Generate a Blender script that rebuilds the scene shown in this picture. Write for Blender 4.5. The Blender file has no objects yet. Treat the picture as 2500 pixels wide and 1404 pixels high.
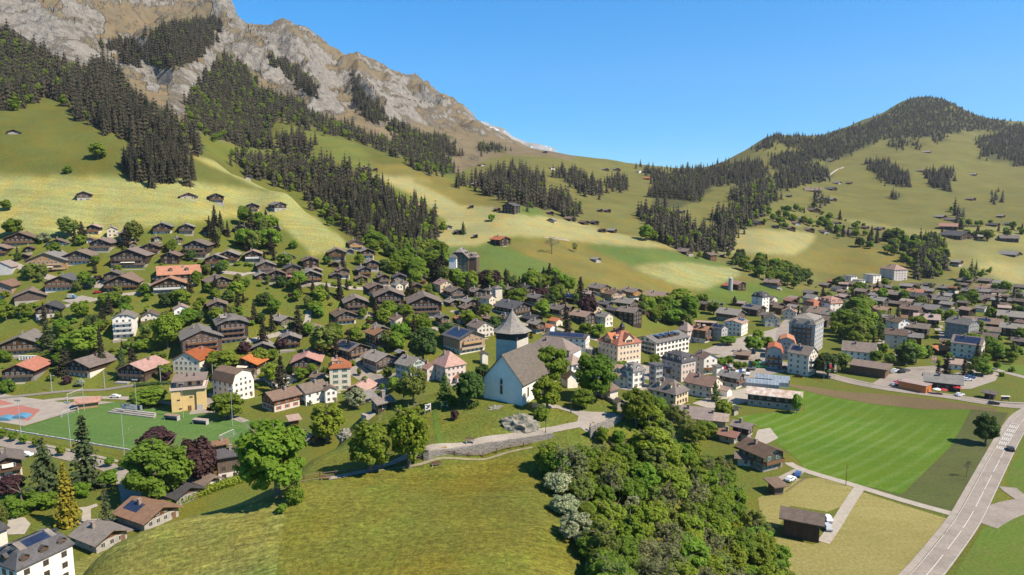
import bpy, math, random
import numpy as np
from mathutils import Vector, Matrix
R = math.radians
scene = bpy.context.scene
COL = scene.collection
rng = np.random.default_rng(7)
random.seed(7)
# ---------------------------------------------------------------- camera
FPX, CX, CY, HZ, CAMZ = 1667.0, 1250.0, 702.0, 478.0, 91.0
PITCH = math.atan((CY - HZ) / FPX)
CP, SP = math.cos(PITCH), math.sin(PITCH)
cam = bpy.data.objects.new('camera', bpy.data.cameras.new('camera'))
COL.objects.link(cam)
cam.location = (0, 0, CAMZ)
cam.rotation_euler = (math.pi / 2 - PITCH, 0, 0)
cam.data.sensor_width = 36.0
cam.data.lens = 36.0 * FPX / 2500.0
cam.data.clip_start = 1.0
cam.data.clip_end = 60000.0
scene.camera = cam
# ---------------------------------------------------------------- sky, sun, exposure
SUN_EL, SUN_AZ = R(48.5), math.atan2(0.92, -0.39)      # azimuth measured from +Y towards +X
world = bpy.data.worlds.new('World'); scene.world = world
world.use_nodes = True
wn, wl = world.node_tree.nodes, world.node_tree.links
wn.clear()
sky = wn.new('ShaderNodeTexSky'); sky.sky_type = 'NISHITA'; sky.sun_disc = False
sky.sun_elevation = SUN_EL; sky.sun_rotation = SUN_AZ
sky.altitude = 1000; sky.air_density = 1.0; sky.dust_density = 0.0; sky.ozone_density = 4.0
bg = wn.new('ShaderNodeBackground'); bg.inputs['Strength'].default_value = 0.115
wo = wn.new('ShaderNodeOutputWorld')
hs = wn.new('ShaderNodeHueSaturation'); hs.inputs['Saturation'].default_value = 1.35
geo_ = wn.new('ShaderNodeTexCoord'); sep_ = wn.new('ShaderNodeSeparateXYZ'); ramp_ = wn.new('ShaderNodeValToRGB'); mul_ = wn.new('ShaderNodeMix'); mul_.data_type = 'RGBA'; mul_.blend_type = 'MULTIPLY'; mul_.inputs[0].default_value = 1
wl.new(geo_.outputs['Generated'], sep_.inputs[0]); wl.new(sep_.outputs['Z'], ramp_.inputs[0])
ramp_.color_ramp.elements[0].position = 0.0; ramp_.color_ramp.elements[0].color = (.36, .52, .80, 1); ramp_.color_ramp.elements[1].position = .29; ramp_.color_ramp.elements[1].color = (.10, .95, 1.0, 1)
e_ = ramp_.color_ramp.elements.new(.52); e_.color = (.92, 1.0, .86, 1)
wl.new(sky.outputs[0], hs.inputs['Color']); wl.new(hs.outputs[0], mul_.inputs[6]); wl.new(ramp_.outputs[0], mul_.inputs[7]); wl.new(mul_.outputs[2], bg.inputs[0]); wl.new(bg.outputs[0], wo.inputs[0])
sun = bpy.data.objects.new('sun', bpy.data.lights.new('sun', 'SUN')); COL.objects.link(sun)
sun.data.energy = 5.0; sun.data.angle = R(0.53); sun.data.color = (1.0, 0.905, 0.76)
sd = Vector((math.sin(SUN_AZ) * math.cos(SUN_EL), math.cos(SUN_AZ) * math.cos(SUN_EL), math.sin(SUN_EL)))
sun.rotation_euler = sd.to_track_quat('Z', 'Y').to_euler()
sun.location = (300, -100, 400)
vs = scene.view_settings
vs.view_transform = 'Standard'; vs.look = 'None'; vs.gamma = 1.0; vs.exposure = 0.82
scene.cycles.max_bounces = 6; scene.cycles.diffuse_bounces = 4; scene.cycles.transmission_bounces = 4; scene.cycles.transparent_max_bounces = 6
# ---------------------------------------------------------------- pixel <-> world helpers
def elev(v):                       # tangent of elevation for a photo row
    t = (CY - np.asarray(v, float)) / FPX
    return (t * CP - SP) / (CP + t * SP)
def PY(u, v, Y):
    t = (CY - v) / FPX
    return ((u - CX) / FPX / (CP + t * SP) * Y, Y, CAMZ + elev(v) * Y)
def PZ(u, v, z):
    return PY(u, v, (z - CAMZ) / float(elev(v)))
def proj(x, y, z):
    dz = z - CAMZ
    zc = y * CP - dz * SP; yc = y * SP + dz * CP
    return CX + FPX * x / zc, CY - FPX * yc / zc
# ---------------------------------------------------------------- noise
def _hash(ix, iy, seed):
    h = (ix.astype(np.int64) * 374761393 + iy.astype(np.int64) * 668265263 + seed * 974711) & 0x7fffffff
    h = ((h ^ (h >> 13)) * 1274126177) & 0x7fffffff
    return ((h ^ (h >> 16)) & 0xffff) / 65535.0
def vnoise(x, y, seed=0):
    ix, iy = np.floor(x), np.floor(y); fx, fy = x - ix, y - iy
    fx = fx * fx * fx * (fx * (fx * 6 - 15) + 10); fy = fy * fy * fy * (fy * (fy * 6 - 15) + 10)
    a, b = _hash(ix, iy, seed), _hash(ix + 1, iy, seed)
    c, d = _hash(ix, iy + 1, seed), _hash(ix + 1, iy + 1, seed)
    return (a + (b - a) * fx) + ((c + (d - c) * fx) - (a + (b - a) * fx)) * fy
def fbm(x, y, oct=4, seed=0, gain=0.5):
    s, a, n = 0, 1.0, 0
    for i in range(oct):
        s = s + a * (vnoise(x, y, seed + i * 17) * 2 - 1); n += a
        a *= gain; x = x * 2.03 + 13.1; y = y * 2.03 + 7.7
    return s / n
def ridged(x, y, oct=4, seed=0):
    s, a, n = 0, 1.0, 0
    for i in range(oct):
        s = s + a * (1 - np.abs(vnoise(x, y, seed + i * 31) * 2 - 1)); n += a
        a *= 0.5; x = x * 2.1 + 3.3; y = y * 2.1 + 9.1
    return s / n
def sstep(a, b, x):
    t = np.clip((x - a) / (b - a), 0, 1); return t * t * (3 - 2 * t)
# ================================================================ TERRAIN SHAPE
# every row: a column direction and (photo row, distance) pairs -> real heights
PROFILE = {
 -600: [(930,315),(745,390),(600,450),(490,500),(325,590),(180,800),(0,1200),(-150,1600),(-250,2100),(-300,3600)],
 0: [(930,315),(870,345),(745,390),(665,420),(600,450),(545,475),(490,505),(430,540),(325,600),(260,680),(180,820),(100,1000),(0,1250),(-100,1550),(-200,2000),(-250,2600),(-260,3600)],
 250: [(940,315),(870,340),(760,380),(690,410),(640,430),(600,455),(550,490),(490,515),(430,550),(350,600),(300,650),(265,710),(200,850),(120,1100),(60,1350),(0,1650),(-80,2100),(-110,2600),(-100,3500)],
 480: [(940,320),(880,335),(800,365),(715,400),(650,435),(600,465),(560,490),(500,525),(430,580),(375,645),(345,740),(250,950),(180,1150),(120,1400),(60,1700),(20,2000),(-8,2250),(60,2800),(150,3500)],
 560: [(0,1950),(15,2150),(35,2300),(120,2800)],
 600: [(940,320),(850,350),(770,380),(700,410),(640,445),(590,490),(540,530),(500,560),(460,600),(433,625),(455,690),(400,780),(355,900),(300,1050),(200,1300),(130,1600),(90,1950),(62,2250),(120,2800),(220,3500)],
 650: [(66,2280),(140,2800)],
 690: [(140,1700),(90,1950),(58,2150),(42,2260),(120,2800)],
 740: [(75,2260),(140,2800)],
 1195: [(322,2330),(350,2800)],
 2205: [(246,2650),(300,3200)],
 2310: [(247,2700),(310,3200)],
 2160: [(272,2550),(320,3200)],
 700: [(945,320),(860,350),(780,380),(700,415),(650,445),(600,480),(550,520),(500,560),(470,590),(500,640),(480,700),(420,800),(380,870),(330,970),(300,1050),(270,1150),(200,1400),(220,3500)],
 800: [(950,310),(880,340),(800,375),(700,415),(650,450),(600,490),(560,520),(543,538),(570,580),(540,640),(470,730),(410,810),(370,880),(340,970),(323,1050),(300,1180),(240,1450),(180,1850),(122,2280),(200,2800),(300,3500)],
 900: [(950,310),(870,345),(790,385),(700,430),(650,470),(620,500),(600,525),(590,560),(560,600),(520,650),(470,720),(430,780),(400,850),(365,930),(352,1060),(300,1250),(250,1600),(200,2000),(160,2340),(230,2800),(320,3500)],
 1000: [(940,300),(870,340),(790,385),(720,430),(670,480),(640,520),(610,570),(560,630),(520,680),(480,740),(440,800),(395,890),(392,1000),(350,1250),(300,1600),(250,2000),(197,2400),(250,2800),(330,3500)],
 1130: [(940,300),(860,345),(790,390),(720,440),(668,500),(640,540),(600,590),(570,630),(530,690),(500,740),(470,800),(446,865),(448,950),(420,1150),(370,1400),(330,1750),(290,2150),(270,2430),(300,2800),(370,3500)],
 1250: [(900,330),(850,355),(790,390),(740,430),(690,480),(650,530),(600,590),(560,640),(521,690),(490,750),(470,820),(455,920),(430,1050),(400,1250),(375,1450),(360,1700),(343,2200),(350,2600),(370,3500)],
 1350: [(890,345),(840,365),(780,400),(730,450),(690,500),(650,550),(600,610),(560,680),(530,740),(500,820),(470,920),(430,1100),(400,1300),(375,1550),(400,2000),(420,3500)],
 1500: [(840,380),(790,415),(730,490),(690,540),(650,590),(610,650),(570,720),(530,820),(490,950),(450,1150),(415,1400),(397,1600),(420,2100),(440,3500)],
 1620: [(735,540),(700,570),(660,610),(620,670),(590,730),(560,800),(520,900),(480,1050),(440,1300),(415,1550),(408,1700),(430,2200),(440,3500)],
 1750: [(715,590),(690,620),(650,680),(630,730),(600,780),(560,850),(520,950),(480,1100),(440,1350),(412,1600),(402,1750),(420,2200),(440,3500)],
 1880: [(703,630),(670,680),(640,720),(600,780),(560,850),(530,920),(490,1050),(450,1250),(400,1500),(355,1800),(333,2050),(380,2600),(420,3500)],
 2000: [(680,720),(650,760),(620,800),(580,880),(550,950),(500,1080),(460,1250),(410,1500),(370,1750),(345,1950),(328,2150),(360,2600),(400,3500)],
 2120: [(670,740),(640,780),(600,850),(560,950),(520,1050),(470,1250),(420,1450),(370,1750),(330,2050),(288,2450),(330,3000),(360,3600)],
 2250: [(680,735),(650,770),(610,830),(570,920),(530,1030),(480,1200),(430,1400),(380,1650),(330,1950),(290,2250),(238,2700),(300,3200),(330,3700)],
 2380: [(675,745),(640,780),(600,840),(560,940),(530,1030),(490,1170),(440,1400),(390,1650),(340,1950),(300,2300),(285,2700),(330,3200),(340,3700)],
 2500: [(680,735),(640,780),(600,840),(560,930),(530,1020),(500,1130),(450,1380),(400,1650),(350,1950),(312,2300),(302,2650),(330,3200),(340,3700)],
 3100: [(680,735),(640,780),(600,840),(560,930),(530,1020),(500,1130),(450,1380),(400,1650),(350,1950),(312,2300),(302,2650),(330,3200),(340,3700)],
}
FLAT = {-600:[20,60,120,180,230,280],0:[20,60,120,180,230,285],250:[20,60,120,180,230,285],480:[20,60,120,180,230,285],600:[230,285],700:[20,60,120,180,230,280],800:[230],900:[120,230],
 1000:[20,60,180,230],1250:[120,220,270],1350:[280],1500:[20,60,120,180,240,300,350],1620:[300,380,440,490],1750:[20,60,120,180,240,300,380,450,520],1880:[350,460,570],2000:[20,60,120,180,240,300,380,470,560,640],
 2120:[300,460,620,690],2250:[20,60,120,180,240,300,380,470,570,680],2380:[300,460,680],2500:[20,60,120,180,240,300,380,470,570,680],3100:[20,60,120,240,380,570,680]}
KA = 2.4
_c, _w = [], []
for u, L in PROFILE.items():
    for v, Y in L:
        x, y, z = PY(u, v, Y); _c.append((x / y * KA, math.log(y))); _w.append(z / y)
for u, L in FLAT.items():
    for Y in L:
        v = HZ + 91 * FPX / Y
        _c.append((PY(u, min(v, 2500), Y)[0] / Y * KA, math.log(Y))); _w.append(0.0)
class TPS:
    def __init__(s, c, w, lam=0.0):
        c = np.array(c, float); w = np.array(w, float); n = len(c); s.c = c
        d2 = ((c[:, None] - c[None]) ** 2).sum(-1)
        K = 0.5 * d2 * np.log(d2 + 1e-12) + np.eye(n) * lam
        P = np.c_[np.ones(n), c]
        A = np.block([[K, P], [P.T, np.zeros((3, 3))]])
        s.k = np.linalg.solve(A, np.r_[w, 0, 0, 0])
    def __call__(s, px, py):
        px = np.asarray(px, float); sh = px.shape; px = px.ravel(); py = np.asarray(py, float).ravel()
        out = np.empty(len(px)); n = len(s.c)
        for i in range(0, len(px), 20000):
            a, b = px[i:i+20000], py[i:i+20000]
            d2 = (a[:, None] - s.c[:, 0]) ** 2 + (b[:, None] - s.c[:, 1]) ** 2
            out[i:i+20000] = (0.5 * d2 * np.log(d2 + 1e-12)) @ s.k[:n] + s.k[n] + s.k[n+1] * a + s.k[n+2] * b
        return out.reshape(sh)
base_tps = TPS(_c, _w, 0.0006)
# the church mound, as points (photo column, photo row, height)
MOUND = [(1000,1400,33.5),(660,1400,30),(250,1400,18.5),(350,1350,21.5),(480,1285,25),(560,1240,29),(1350,1400,33.5),(1000,1300,34),(700,1300,32.5),(430,1312,23.5),(1350,1300,34),(1000,1200,34.5),(1270,1200,34.5),
 (730,1220,34.5),(610,1220,32),(1310,1125,35),(1180,1112,35),(1040,1140,34.8),(850,1162,34.3),(700,1185,34),(1000,1700,32.5),(600,1750,25),(1300,1700,33),(200,1700,14),(-300,1900,7),(1500,1800,27),
 (1050,1099,37.2),(1180,1077,37.2),(1300,1060,37.4),(1380,1048,38),(1180,990,40),(1280,993,40),(1100,990,39.5),(1350,985,39.9),(1420,1000,39.4),(1470,975,39.4),(1500,1005,39),(1450,1030,38.8),
 (1200,930,40),(1300,925,40),(1370,940,39.5),(1100,955,38.5),(1265,1012,40.2),(1265,1062,37.4),(1225,1015,39.8),(1150,1030,38.6),(1080,1060,37.4),(1330,1035,38.6),
 (1055,1010,38.2),(1040,1050,37.4),(985,1080,35.4),(950,1060,34.5),(900,1105,34),(800,1130,32.5),(860,1040,32),(760,1125,31),(950,1000,33),(1530,1012,38.4),(1560,1035,37)]
MW = [PZ(u, v, z) for u, v, z in MOUND]
# feet of the mound (metres): the ground falls away to the valley floor
MW += [(-88,120,6),(-96,108,0),(-76,130,6),(-68,143,9),(-62,152,6),(-72,150,-2),(-54,163,12),(-60,175,2),(-50,185,9),(-45,205,3),(-28,190,26),(-30,215,10),(-15,210,25),(-12,232,8),(5,215,26),(8,235,6),
       (22,205,28),(28,222,8),(34,190,30),(42,205,6),(40,172,30),(52,185,4),(33,155,34),(44,160,24),(60,168,0),(23,140,30),(38,138,20),(56,140,6),(70,150,-3),(20,118,27),(36,115,16),(52,116,6),(68,118,-2),(14,100,31),(18,80,27),(34,80,14),(50,80,2),
       (-100,140,-14),(-90,175,-16),(-70,210,-14),(-40,240,-14),(0,260,-14),(40,240,-14),(75,210,-14),(95,160,-14),(95,110,-14),(90,60,-14),(-130,100,-20),(-120,50,-14),(-30,50,22),(10,50,24),(-70,50,8),(50,50,-4),(0,20,8),(-40,20,4)]
mound_tps = TPS([(x / 40, y / 40) for x, y, z in MW], [z for x, y, z in MW], 0.00002)
def _mhit(u, v, y0=950):
    Y = np.linspace(y0, 3000, 900); t = (CY - v) / FPX; a = (u - CX) / FPX / (CP + t * SP)
    g = base_tps(np.full(len(Y), a * KA), np.log(Y)) * Y - (CAMZ + float(elev(v)) * Y)
    k = int((g >= 0).argmax()) if (g >= 0).any() else int(np.argmax(g)); return (a * Y[k], Y[k])
# ribs (positive) and gullies (negative) of the mountain: photo line, height, half width in metres
RIBS = [([(668,70),(676,100),(690,135)], -62, 50), ([(712,80),(725,115),(745,150)], 24, 40), ([(352,150),(366,190),(372,235)], -32, 26), ([(385,120),(395,180),(405,235)], 24, 30), ([(872,165),(885,215),(915,275),(945,310)], 46, 42), ([(845,185),(850,225),(865,270)], -34, 40),
        ([(255,115),(300,85),(340,50),(385,5)], -40, 34), ([(525,40),(560,85),(610,140),(660,190)], 48, 45), ([(600,70),(640,120),(690,180)], -36, 38), ([(985,198),(1010,225),(1040,250)], -34, 30), ([(1030,205),(1060,240),(1090,270)], 24, 30), ([(735,185),(760,225),(790,270)], 34, 34), ([(440,60),(470,130),(480,200)], 30, 45), ([(230,60),(250,120),(275,170)], -34, 40), ([(120,20),(170,90),(215,140)], 32, 45), ([(780,120),(800,170),(830,215)], -26, 34), ([(940,195),(960,240),(990,290)], 26, 36), ([(1110,262),(1140,300),(1170,330)], 20, 30)]
RIBW = [(np.array([_mhit(*q) for q in L]), h, w) for L, h, w in RIBS]
def ribs(x, y):
    out = np.zeros(x.shape)
    for P, h, w in RIBW:
        d = np.full(x.shape, 1e9)
        for a, b in zip(P[:-1], P[1:]):
            e = b - a; t = np.clip(((x - a[0]) * e[0] + (y - a[1]) * e[1]) / (e @ e), 0, 1)
            d = np.minimum(d, np.hypot(x - a[0] - t * e[0], y - a[1] - t * e[1]))
        out += h * np.clip(1 - d / (w * 1.6), 0, 1) ** 1.3
    return out
def ground_z(x, y):
    x = np.asarray(x, float); y = np.asarray(y, float)
    yy = np.maximum(y, 15.0)
    z = base_tps(np.clip(x / yy, -1.5, 1.5) * KA, np.log(yy)) * yy
    z = np.where((y < 300), np.maximum(z, 0), z)
    z = np.maximum(z, -1.0)
    # undulating pastures, then rugged rock higher up
    far = sstep(380, 700, y)
    z = z + far * 2.6 * fbm(x / 85, y / 85, 3, 5) + sstep(900, 1500, y) * 9 * fbm(x / 230, y / 230, 3, 9)
    left = sstep(0.12, -0.02, x / yy)
    mt = sstep(150, 360, z) * left * sstep(700, 1000, y)
    wx = x + 60 * fbm(x / 260, y / 260, 3, 21); wy = y + 60 * fbm(x / 260, y / 260, 3, 33)
    q = 0.80 * wx - 0.6 * wy            # gullies run down towards the valley
    p = 0.6 * wx + 0.80 * wy
    z = z + mt * (62 * (ridged(q / 190, p / 620, 3, 41) - 0.6) + 42 * (ridged(q / 70, p / 230, 4, 55) - 0.6) + 17 * (ridged(wx / 34, wy / 34, 3, 71) - 0.55))
    kf = (y > 800) & (x / yy < .05)
    if kf.any(): z[kf] += ribs(wx[kf] * .35 + x[kf] * .65, wy[kf] * .35 + y[kf] * .65) * sstep(800, 950, y[kf])
    m = np.full(x.shape, -99.0)
    k = (np.abs(x) < 135) & (y < 270)
    if k.any():
        m[k] = mound_tps(x[k] / 40, y[k] / 40) + 0.18 * fbm(x[k] / 5, y[k] / 5, 3, 3)
    d = m - z
    s = 1.2
    return np.where(d > 6, m, np.where(d < -6, z, z + s * np.log1p(np.exp(np.clip(d / s, -30, 30)))))
NA, NS = 860, 700
A_, S_ = np.linspace(-1.08, 1.08, NA), np.linspace(math.log(16.0), math.log(3700.0), NS)
# rows get denser with the picture: spacing follows distance
GA, GS = np.meshgrid(A_, S_)
GY = np.exp(GS); GX = GA * GY
GZ = ground_z(GX, GY)
def hgt(x, y):
    """height of the built ground sheet at x, y"""
    x = np.asarray(x, float); y = np.maximum(np.asarray(y, float), 17.0)
    fa = np.clip((x / y - A_[0]) / (A_[1] - A_[0]), 0, NA - 1.001); fs = np.clip((np.log(y) - S_[0]) / (S_[1] - S_[0]), 0, NS - 1.001)
    i, j = fs.astype(int), fa.astype(int); a, b = fs - i, fa - j
    return (GZ[i, j] * (1 - b) + GZ[i, j+1] * b) * (1 - a) + (GZ[i+1, j] * (1 - b) + GZ[i+1, j+1] * b) * a
def H(x, y): return float(hgt(np.array([x]), np.array([y]))[0])
_SY = np.exp(np.linspace(math.log(70), math.log(3600), 2600))
def hits(us, vs_, ymin=None, ymax=3600):
    """where the sight lines through photo pixels first meet the ground"""
    us = np.asarray(us, float); vs_ = np.asarray(vs_, float)
    t = (CY - vs_) / FPX; ax = (us - CX) / FPX / (CP + t * SP); e = elev(vs_)
    out = np.full((len(us), 3), np.nan)
    for c in range(0, len(us), 400):
        a, ee = ax[c:c+400, None], e[c:c+400, None]
        Y = _SY[None]
        g = hgt(a * Y, np.broadcast_to(Y, (a.shape[0], len(_SY)))) - (CAMZ + ee * Y)
        ok = g >= 0
        if ymin is not None: ok &= _SY[None] >= ymin
        ok &= _SY[None] <= ymax
        k = ok.argmax(1); good = ok.any(1)
        y = _SY[k]; km = np.maximum(k - 1, 0)
        r = np.arange(len(k)); g1, g0 = g[r, k], g[r, km]
        f = np.where(np.abs(g1 - g0) > 1e-9, np.clip(-g0 / np.where(np.abs(g1 - g0) > 1e-9, g1 - g0, 1), 0, 1), 1)
        y = _SY[km] + f * (y - _SY[km])
        x = a[:, 0] * y
        out[c:c+400] = np.where(good[:, None], np.c_[x, y, hgt(x, y)], np.nan)
    return out
def hit(u, v, ymin=None):
    return hits([u], [v], ymin)[0]
# ================================================================ MATERIALS
def new_mat(name):
    m = bpy.data.materials.new(name); m.use_nodes = True
    nt = m.node_tree; b = nt.nodes['Principled BSDF']
    b.inputs['Specular IOR Level'].default_value = 0.25
    return m, nt, b
def nd(nt, t, **kw):
    n = nt.nodes.new(t)
    for k, v in kw.items():
        if k in n.inputs: n.inputs[k].default_value = v
        else: setattr(n, k, v)
    return n
def noise(nt, vec, scale, detail=4, rough=0.6):
    n = nd(nt, 'ShaderNodeTexNoise', Scale=scale, Detail=detail, Roughness=rough)
    if vec is not None: nt.links.new(vec, n.inputs['Vector'])
    return n.outputs['Fac']
def maprange(nt, val, a, b, c, d):
    n = nd(nt, 'ShaderNodeMapRange'); nt.links.new(val, n.inputs[0])
    for i, x in enumerate((a, b, c, d)): n.inputs[i + 1].default_value = x
    return n.outputs[0]
def mixc(nt, fac, c1, c2, mode='MIX'):
    n = nd(nt, 'ShaderNodeMix', data_type='RGBA', blend_type=mode)
    for sock, val in ((n.inputs[0], fac), (n.inputs[6], c1), (n.inputs[7], c2)):
        if hasattr(val, 'is_linked'): nt.links.new(val, sock)
        elif isinstance(val, (int, float)): sock.default_value = val
        else: sock.default_value = (*val, 1)
    return n.outputs[2]
def math_(nt, op, a, b=None):
    n = nd(nt, 'ShaderNodeMath', operation=op)
    for i, x in enumerate((a, b)):
        if x is None: continue
        if hasattr(x, 'is_linked'): nt.links.new(x, n.inputs[i])
        else: n.inputs[i].default_value = x
    return n.outputs[0]
def surf(name, c, var=0.25, scale=1.2, rough=0.85, bump=0.0, c2=None, objvar=0.0, stretch=None, spec=0.25, fine=9.0):
    """plain weathered surface: base colour, blotches, a second tone and a per-object shift"""
    m, nt, b = new_mat(name)
    tc = nd(nt, 'ShaderNodeTexCoord'); vec = tc.outputs['Object']
    if stretch:
        mp = nd(nt, 'ShaderNodeMapping'); mp.inputs['Scale'].default_value = stretch
        nt.links.new(vec, mp.inputs[0]); vec = mp.outputs[0]
    f = noise(nt, vec, scale, 5, 0.65)
    g = noise(nt, vec, scale * fine, 3, 0.6)
    c2 = c2 or tuple(x * 0.6 for x in c)
    col = mixc(nt, maprange(nt, f, 0.35, 0.68, 0, 1), c, c2)
    k = math_(nt, 'ADD', maprange(nt, g, 0.25, 0.75, 1 - var, 1 + var), 0.0)
    if objvar:
        oi = nd(nt, 'ShaderNodeObjectInfo')
        k = math_(nt, 'MULTIPLY', k, maprange(nt, oi.outputs['Random'], 0, 1, 1 - objvar, 1 + objvar)); hue_ = maprange(nt, math_(nt, 'FRACT', math_(nt, 'MULTIPLY', oi.outputs['Random'], 13.7)), 0, 1, .49, .508); sat_ = maprange(nt, math_(nt, 'FRACT', math_(nt, 'MULTIPLY', oi.outputs['Random'], 31.3)), 0, 1, .6, 1.25)
    hv = nd(nt, 'ShaderNodeHueSaturation'); nt.links.new(col, hv.inputs['Color']); nt.links.new(k, hv.inputs['Value'])
    if objvar: nt.links.new(hue_, hv.inputs['Hue']); nt.links.new(sat_, hv.inputs['Saturation'])
    nt.links.new(hv.outputs[0], b.inputs['Base Color'])
    b.inputs['Roughness'].default_value = rough; b.inputs['Specular IOR Level'].default_value = spec
    if bump:
        bp = nd(nt, 'ShaderNodeBump', Strength=bump, Distance=0.1); nt.links.new(g, bp.inputs['Height']); nt.links.new(bp.outputs[0], b.inputs['Normal'])
    return m
def leafmat(name, c, c2, trans=0.35, objvar=0.28):
    m, nt, b = new_mat(name)
    tc = nd(nt, 'ShaderNodeTexCoord'); geo = nd(nt, 'ShaderNodeNewGeometry')
    oi = nd(nt, 'ShaderNodeObjectInfo')
    f = maprange(nt, geo.outputs['Random Per Island'], 0, 1, 0, 1)
    col = mixc(nt, f, c, c2)
    hv = nd(nt, 'ShaderNodeHueSaturation'); nt.links.new(col, hv.inputs['Color'])
    nt.links.new(maprange(nt, oi.outputs['Random'], 0, 1, 1 - objvar, 1 + objvar), hv.inputs['Value'])
    r2 = math_(nt, 'FRACT', math_(nt, 'MULTIPLY', oi.outputs['Random'], 17.31))
    nt.links.new(maprange(nt, r2, 0, 1, 0.478, 0.52), hv.inputs['Hue'])
    nt.links.new(hv.outputs[0], b.inputs['Base Color']); b.inputs['Roughness'].default_value = 0.7
    b.inputs['Specular IOR Level'].default_value = 0.2
    tr = nd(nt, 'ShaderNodeBsdfTranslucent'); nt.links.new(hv.outputs[0], tr.inputs['Color'])
    mx = nd(nt, 'ShaderNodeMixShader'); mx.inputs[0].default_value = trans
    nt.links.new(b.outputs[0], mx.inputs[1]); nt.links.new(tr.outputs[0], mx.inputs[2])
    nt.links.new(mx.outputs[0], nt.nodes['Material Output'].inputs['Surface'])
    return m
M = {}
# ---------------------------------------------------------------- ground material
def ground_material():
    m, nt, b = new_mat('ground_cover')
    at = nd(nt, 'ShaderNodeAttribute', attribute_name='col'); rk = nd(nt, 'ShaderNodeAttribute', attribute_name='rock'); mw = nd(nt, 'ShaderNodeAttribute', attribute_name='mown')
    tc = nd(nt, 'ShaderNodeTexCoord'); v = tc.outputs['Object']
    n1 = noise(nt, v, 0.021, 4, 0.6); n2 = noise(nt, v, 0.16, 5, 0.65); n3 = noise(nt, v, 1.3, 4, 0.7); n4 = noise(nt, v, 0.055, 4, 0.6); n6 = noise(nt, v, 3.6, 3, 0.7)
    col = mixc(nt, maprange(nt, n4, 0.42, 0.66, 0, 0.75), at.outputs['Color'], mixc(nt, 1.0, at.outputs['Color'], (1.28, 1.02, 0.72), 'MULTIPLY'))
    col = mixc(nt, maprange(nt, n2, 0.48, 0.68, 0, 0.75), col, mixc(nt, 1.0, col, (0.72, 0.92, 0.75), 'MULTIPLY'))
    # mown streaks
    mp = nd(nt, 'ShaderNodeMapping'); mp.inputs['Rotation'].default_value = (0, 0, R(-52)); mp.inputs['Scale'].default_value = (0.16, 1.9, 0.3)
    nt.links.new(v, mp.inputs[0])
    st = noise(nt, mp.outputs[0], 1.1, 5, 0.65)
    k = math_(nt, 'MULTIPLY', maprange(nt, n1, 0.3, 0.7, 0.86, 1.14), maprange(nt, n3, 0.28, 0.72, 0.58, 1.42))
    k = math_(nt, 'MULTIPLY', k, maprange(nt, n2, 0.3, 0.7, 0.9, 1.1)); k = math_(nt, 'MULTIPLY', k, maprange(nt, n6, 0.3, 0.7, 0.72, 1.28))
    sk = math_(nt, 'ADD', 1.0, math_(nt, 'MULTIPLY', mw.outputs['Fac'], maprange(nt, st, 0.3, 0.72, -0.36, 0.42)))
    mp2 = nd(nt, 'ShaderNodeMapping'); mp2.inputs['Rotation'].default_value = (0, 0, R(8)); mp2.inputs['Scale'].default_value = (0.012, 0.30, 0.1); nt.links.new(v, mp2.inputs[0])
    st2 = noise(nt, mp2.outputs[0], 1.0, 3, 0.6)
    k = math_(nt, 'MULTIPLY', k, math_(nt, 'ADD', 1.0, math_(nt, 'MULTIPLY', math_(nt, 'MINIMUM', mw.outputs['Fac'], 0.5), maprange(nt, st2, 0.35, 0.65, -0.32, 0.28))))
    mp3 = nd(nt, 'ShaderNodeMapping'); mp3.inputs['Rotation'].default_value = (0, 0, R(75)); mp3.inputs['Scale'].default_value = (0.7, 2.4, 1.0); nt.links.new(v, mp3.inputs[0])
    st3 = noise(nt, mp3.outputs[0], 1.0, 4, 0.7)
    k = math_(nt, 'MULTIPLY', k, math_(nt, 'ADD', 1.0, math_(nt, 'MULTIPLY', math_(nt, 'MINIMUM', math_(nt, 'MULTIPLY', mw.outputs['Fac'], 3.0), 1.0), maprange(nt, st3, 0.3, 0.7, -0.34, 0.40))))
    k = math_(nt, 'MULTIPLY', k, sk)
    hv = nd(nt, 'ShaderNodeHueSaturation'); nt.links.new(col, hv.inputs['Color']); nt.links.new(k, hv.inputs['Value'])
    # rock showing through
    r1 = noise(nt, v, 0.012, 8, 0.72); r2 = noise(nt, v, 0.09, 5, 0.7)
    mq = nd(nt, 'ShaderNodeMapping'); mq.inputs['Rotation'].default_value = (0, 0, R(37)); mq.inputs['Scale'].default_value = (0.034, 0.007, 0.02)
    nt.links.new(v, mq.inputs[0])
    r3 = noise(nt, mq.outputs[0], 1.0, 6, 0.7)
    r5 = noise(nt, v, 0.05, 5, 0.75)
    rf = math_(nt, 'ADD', math_(nt, 'ADD', math_(nt, 'MULTIPLY', r1, 0.45), math_(nt, 'MULTIPLY', r3, 0.42)), math_(nt, 'MULTIPLY', r5, 0.36))
    rf = maprange(nt, math_(nt, 'SUBTRACT', math_(nt, 'ADD', rf, rk.outputs['Fac']), 1.0), 0.0, 0.15, 0, 1)
    rock = mixc(nt, maprange(nt, r2, 0.35, 0.65, 0, 1), (0.268, 0.242, 0.207), (0.138, 0.123, 0.104))
    rock = mixc(nt, maprange(nt, r1, 0.48, 0.66, 0, 0.4), rock, (0.25, 0.215, 0.175))
    fin = mixc(nt, rf, hv.outputs[0], rock)
    nt.links.new(fin, b.inputs['Base Color']); b.inputs['Roughness'].default_value = 0.95; b.inputs['Specular IOR Level'].default_value = 0.1
    bp = nd(nt, 'ShaderNodeBump', Strength=0.55, Distance=0.35); nt.links.new(n3, bp.inputs['Height'])
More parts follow.
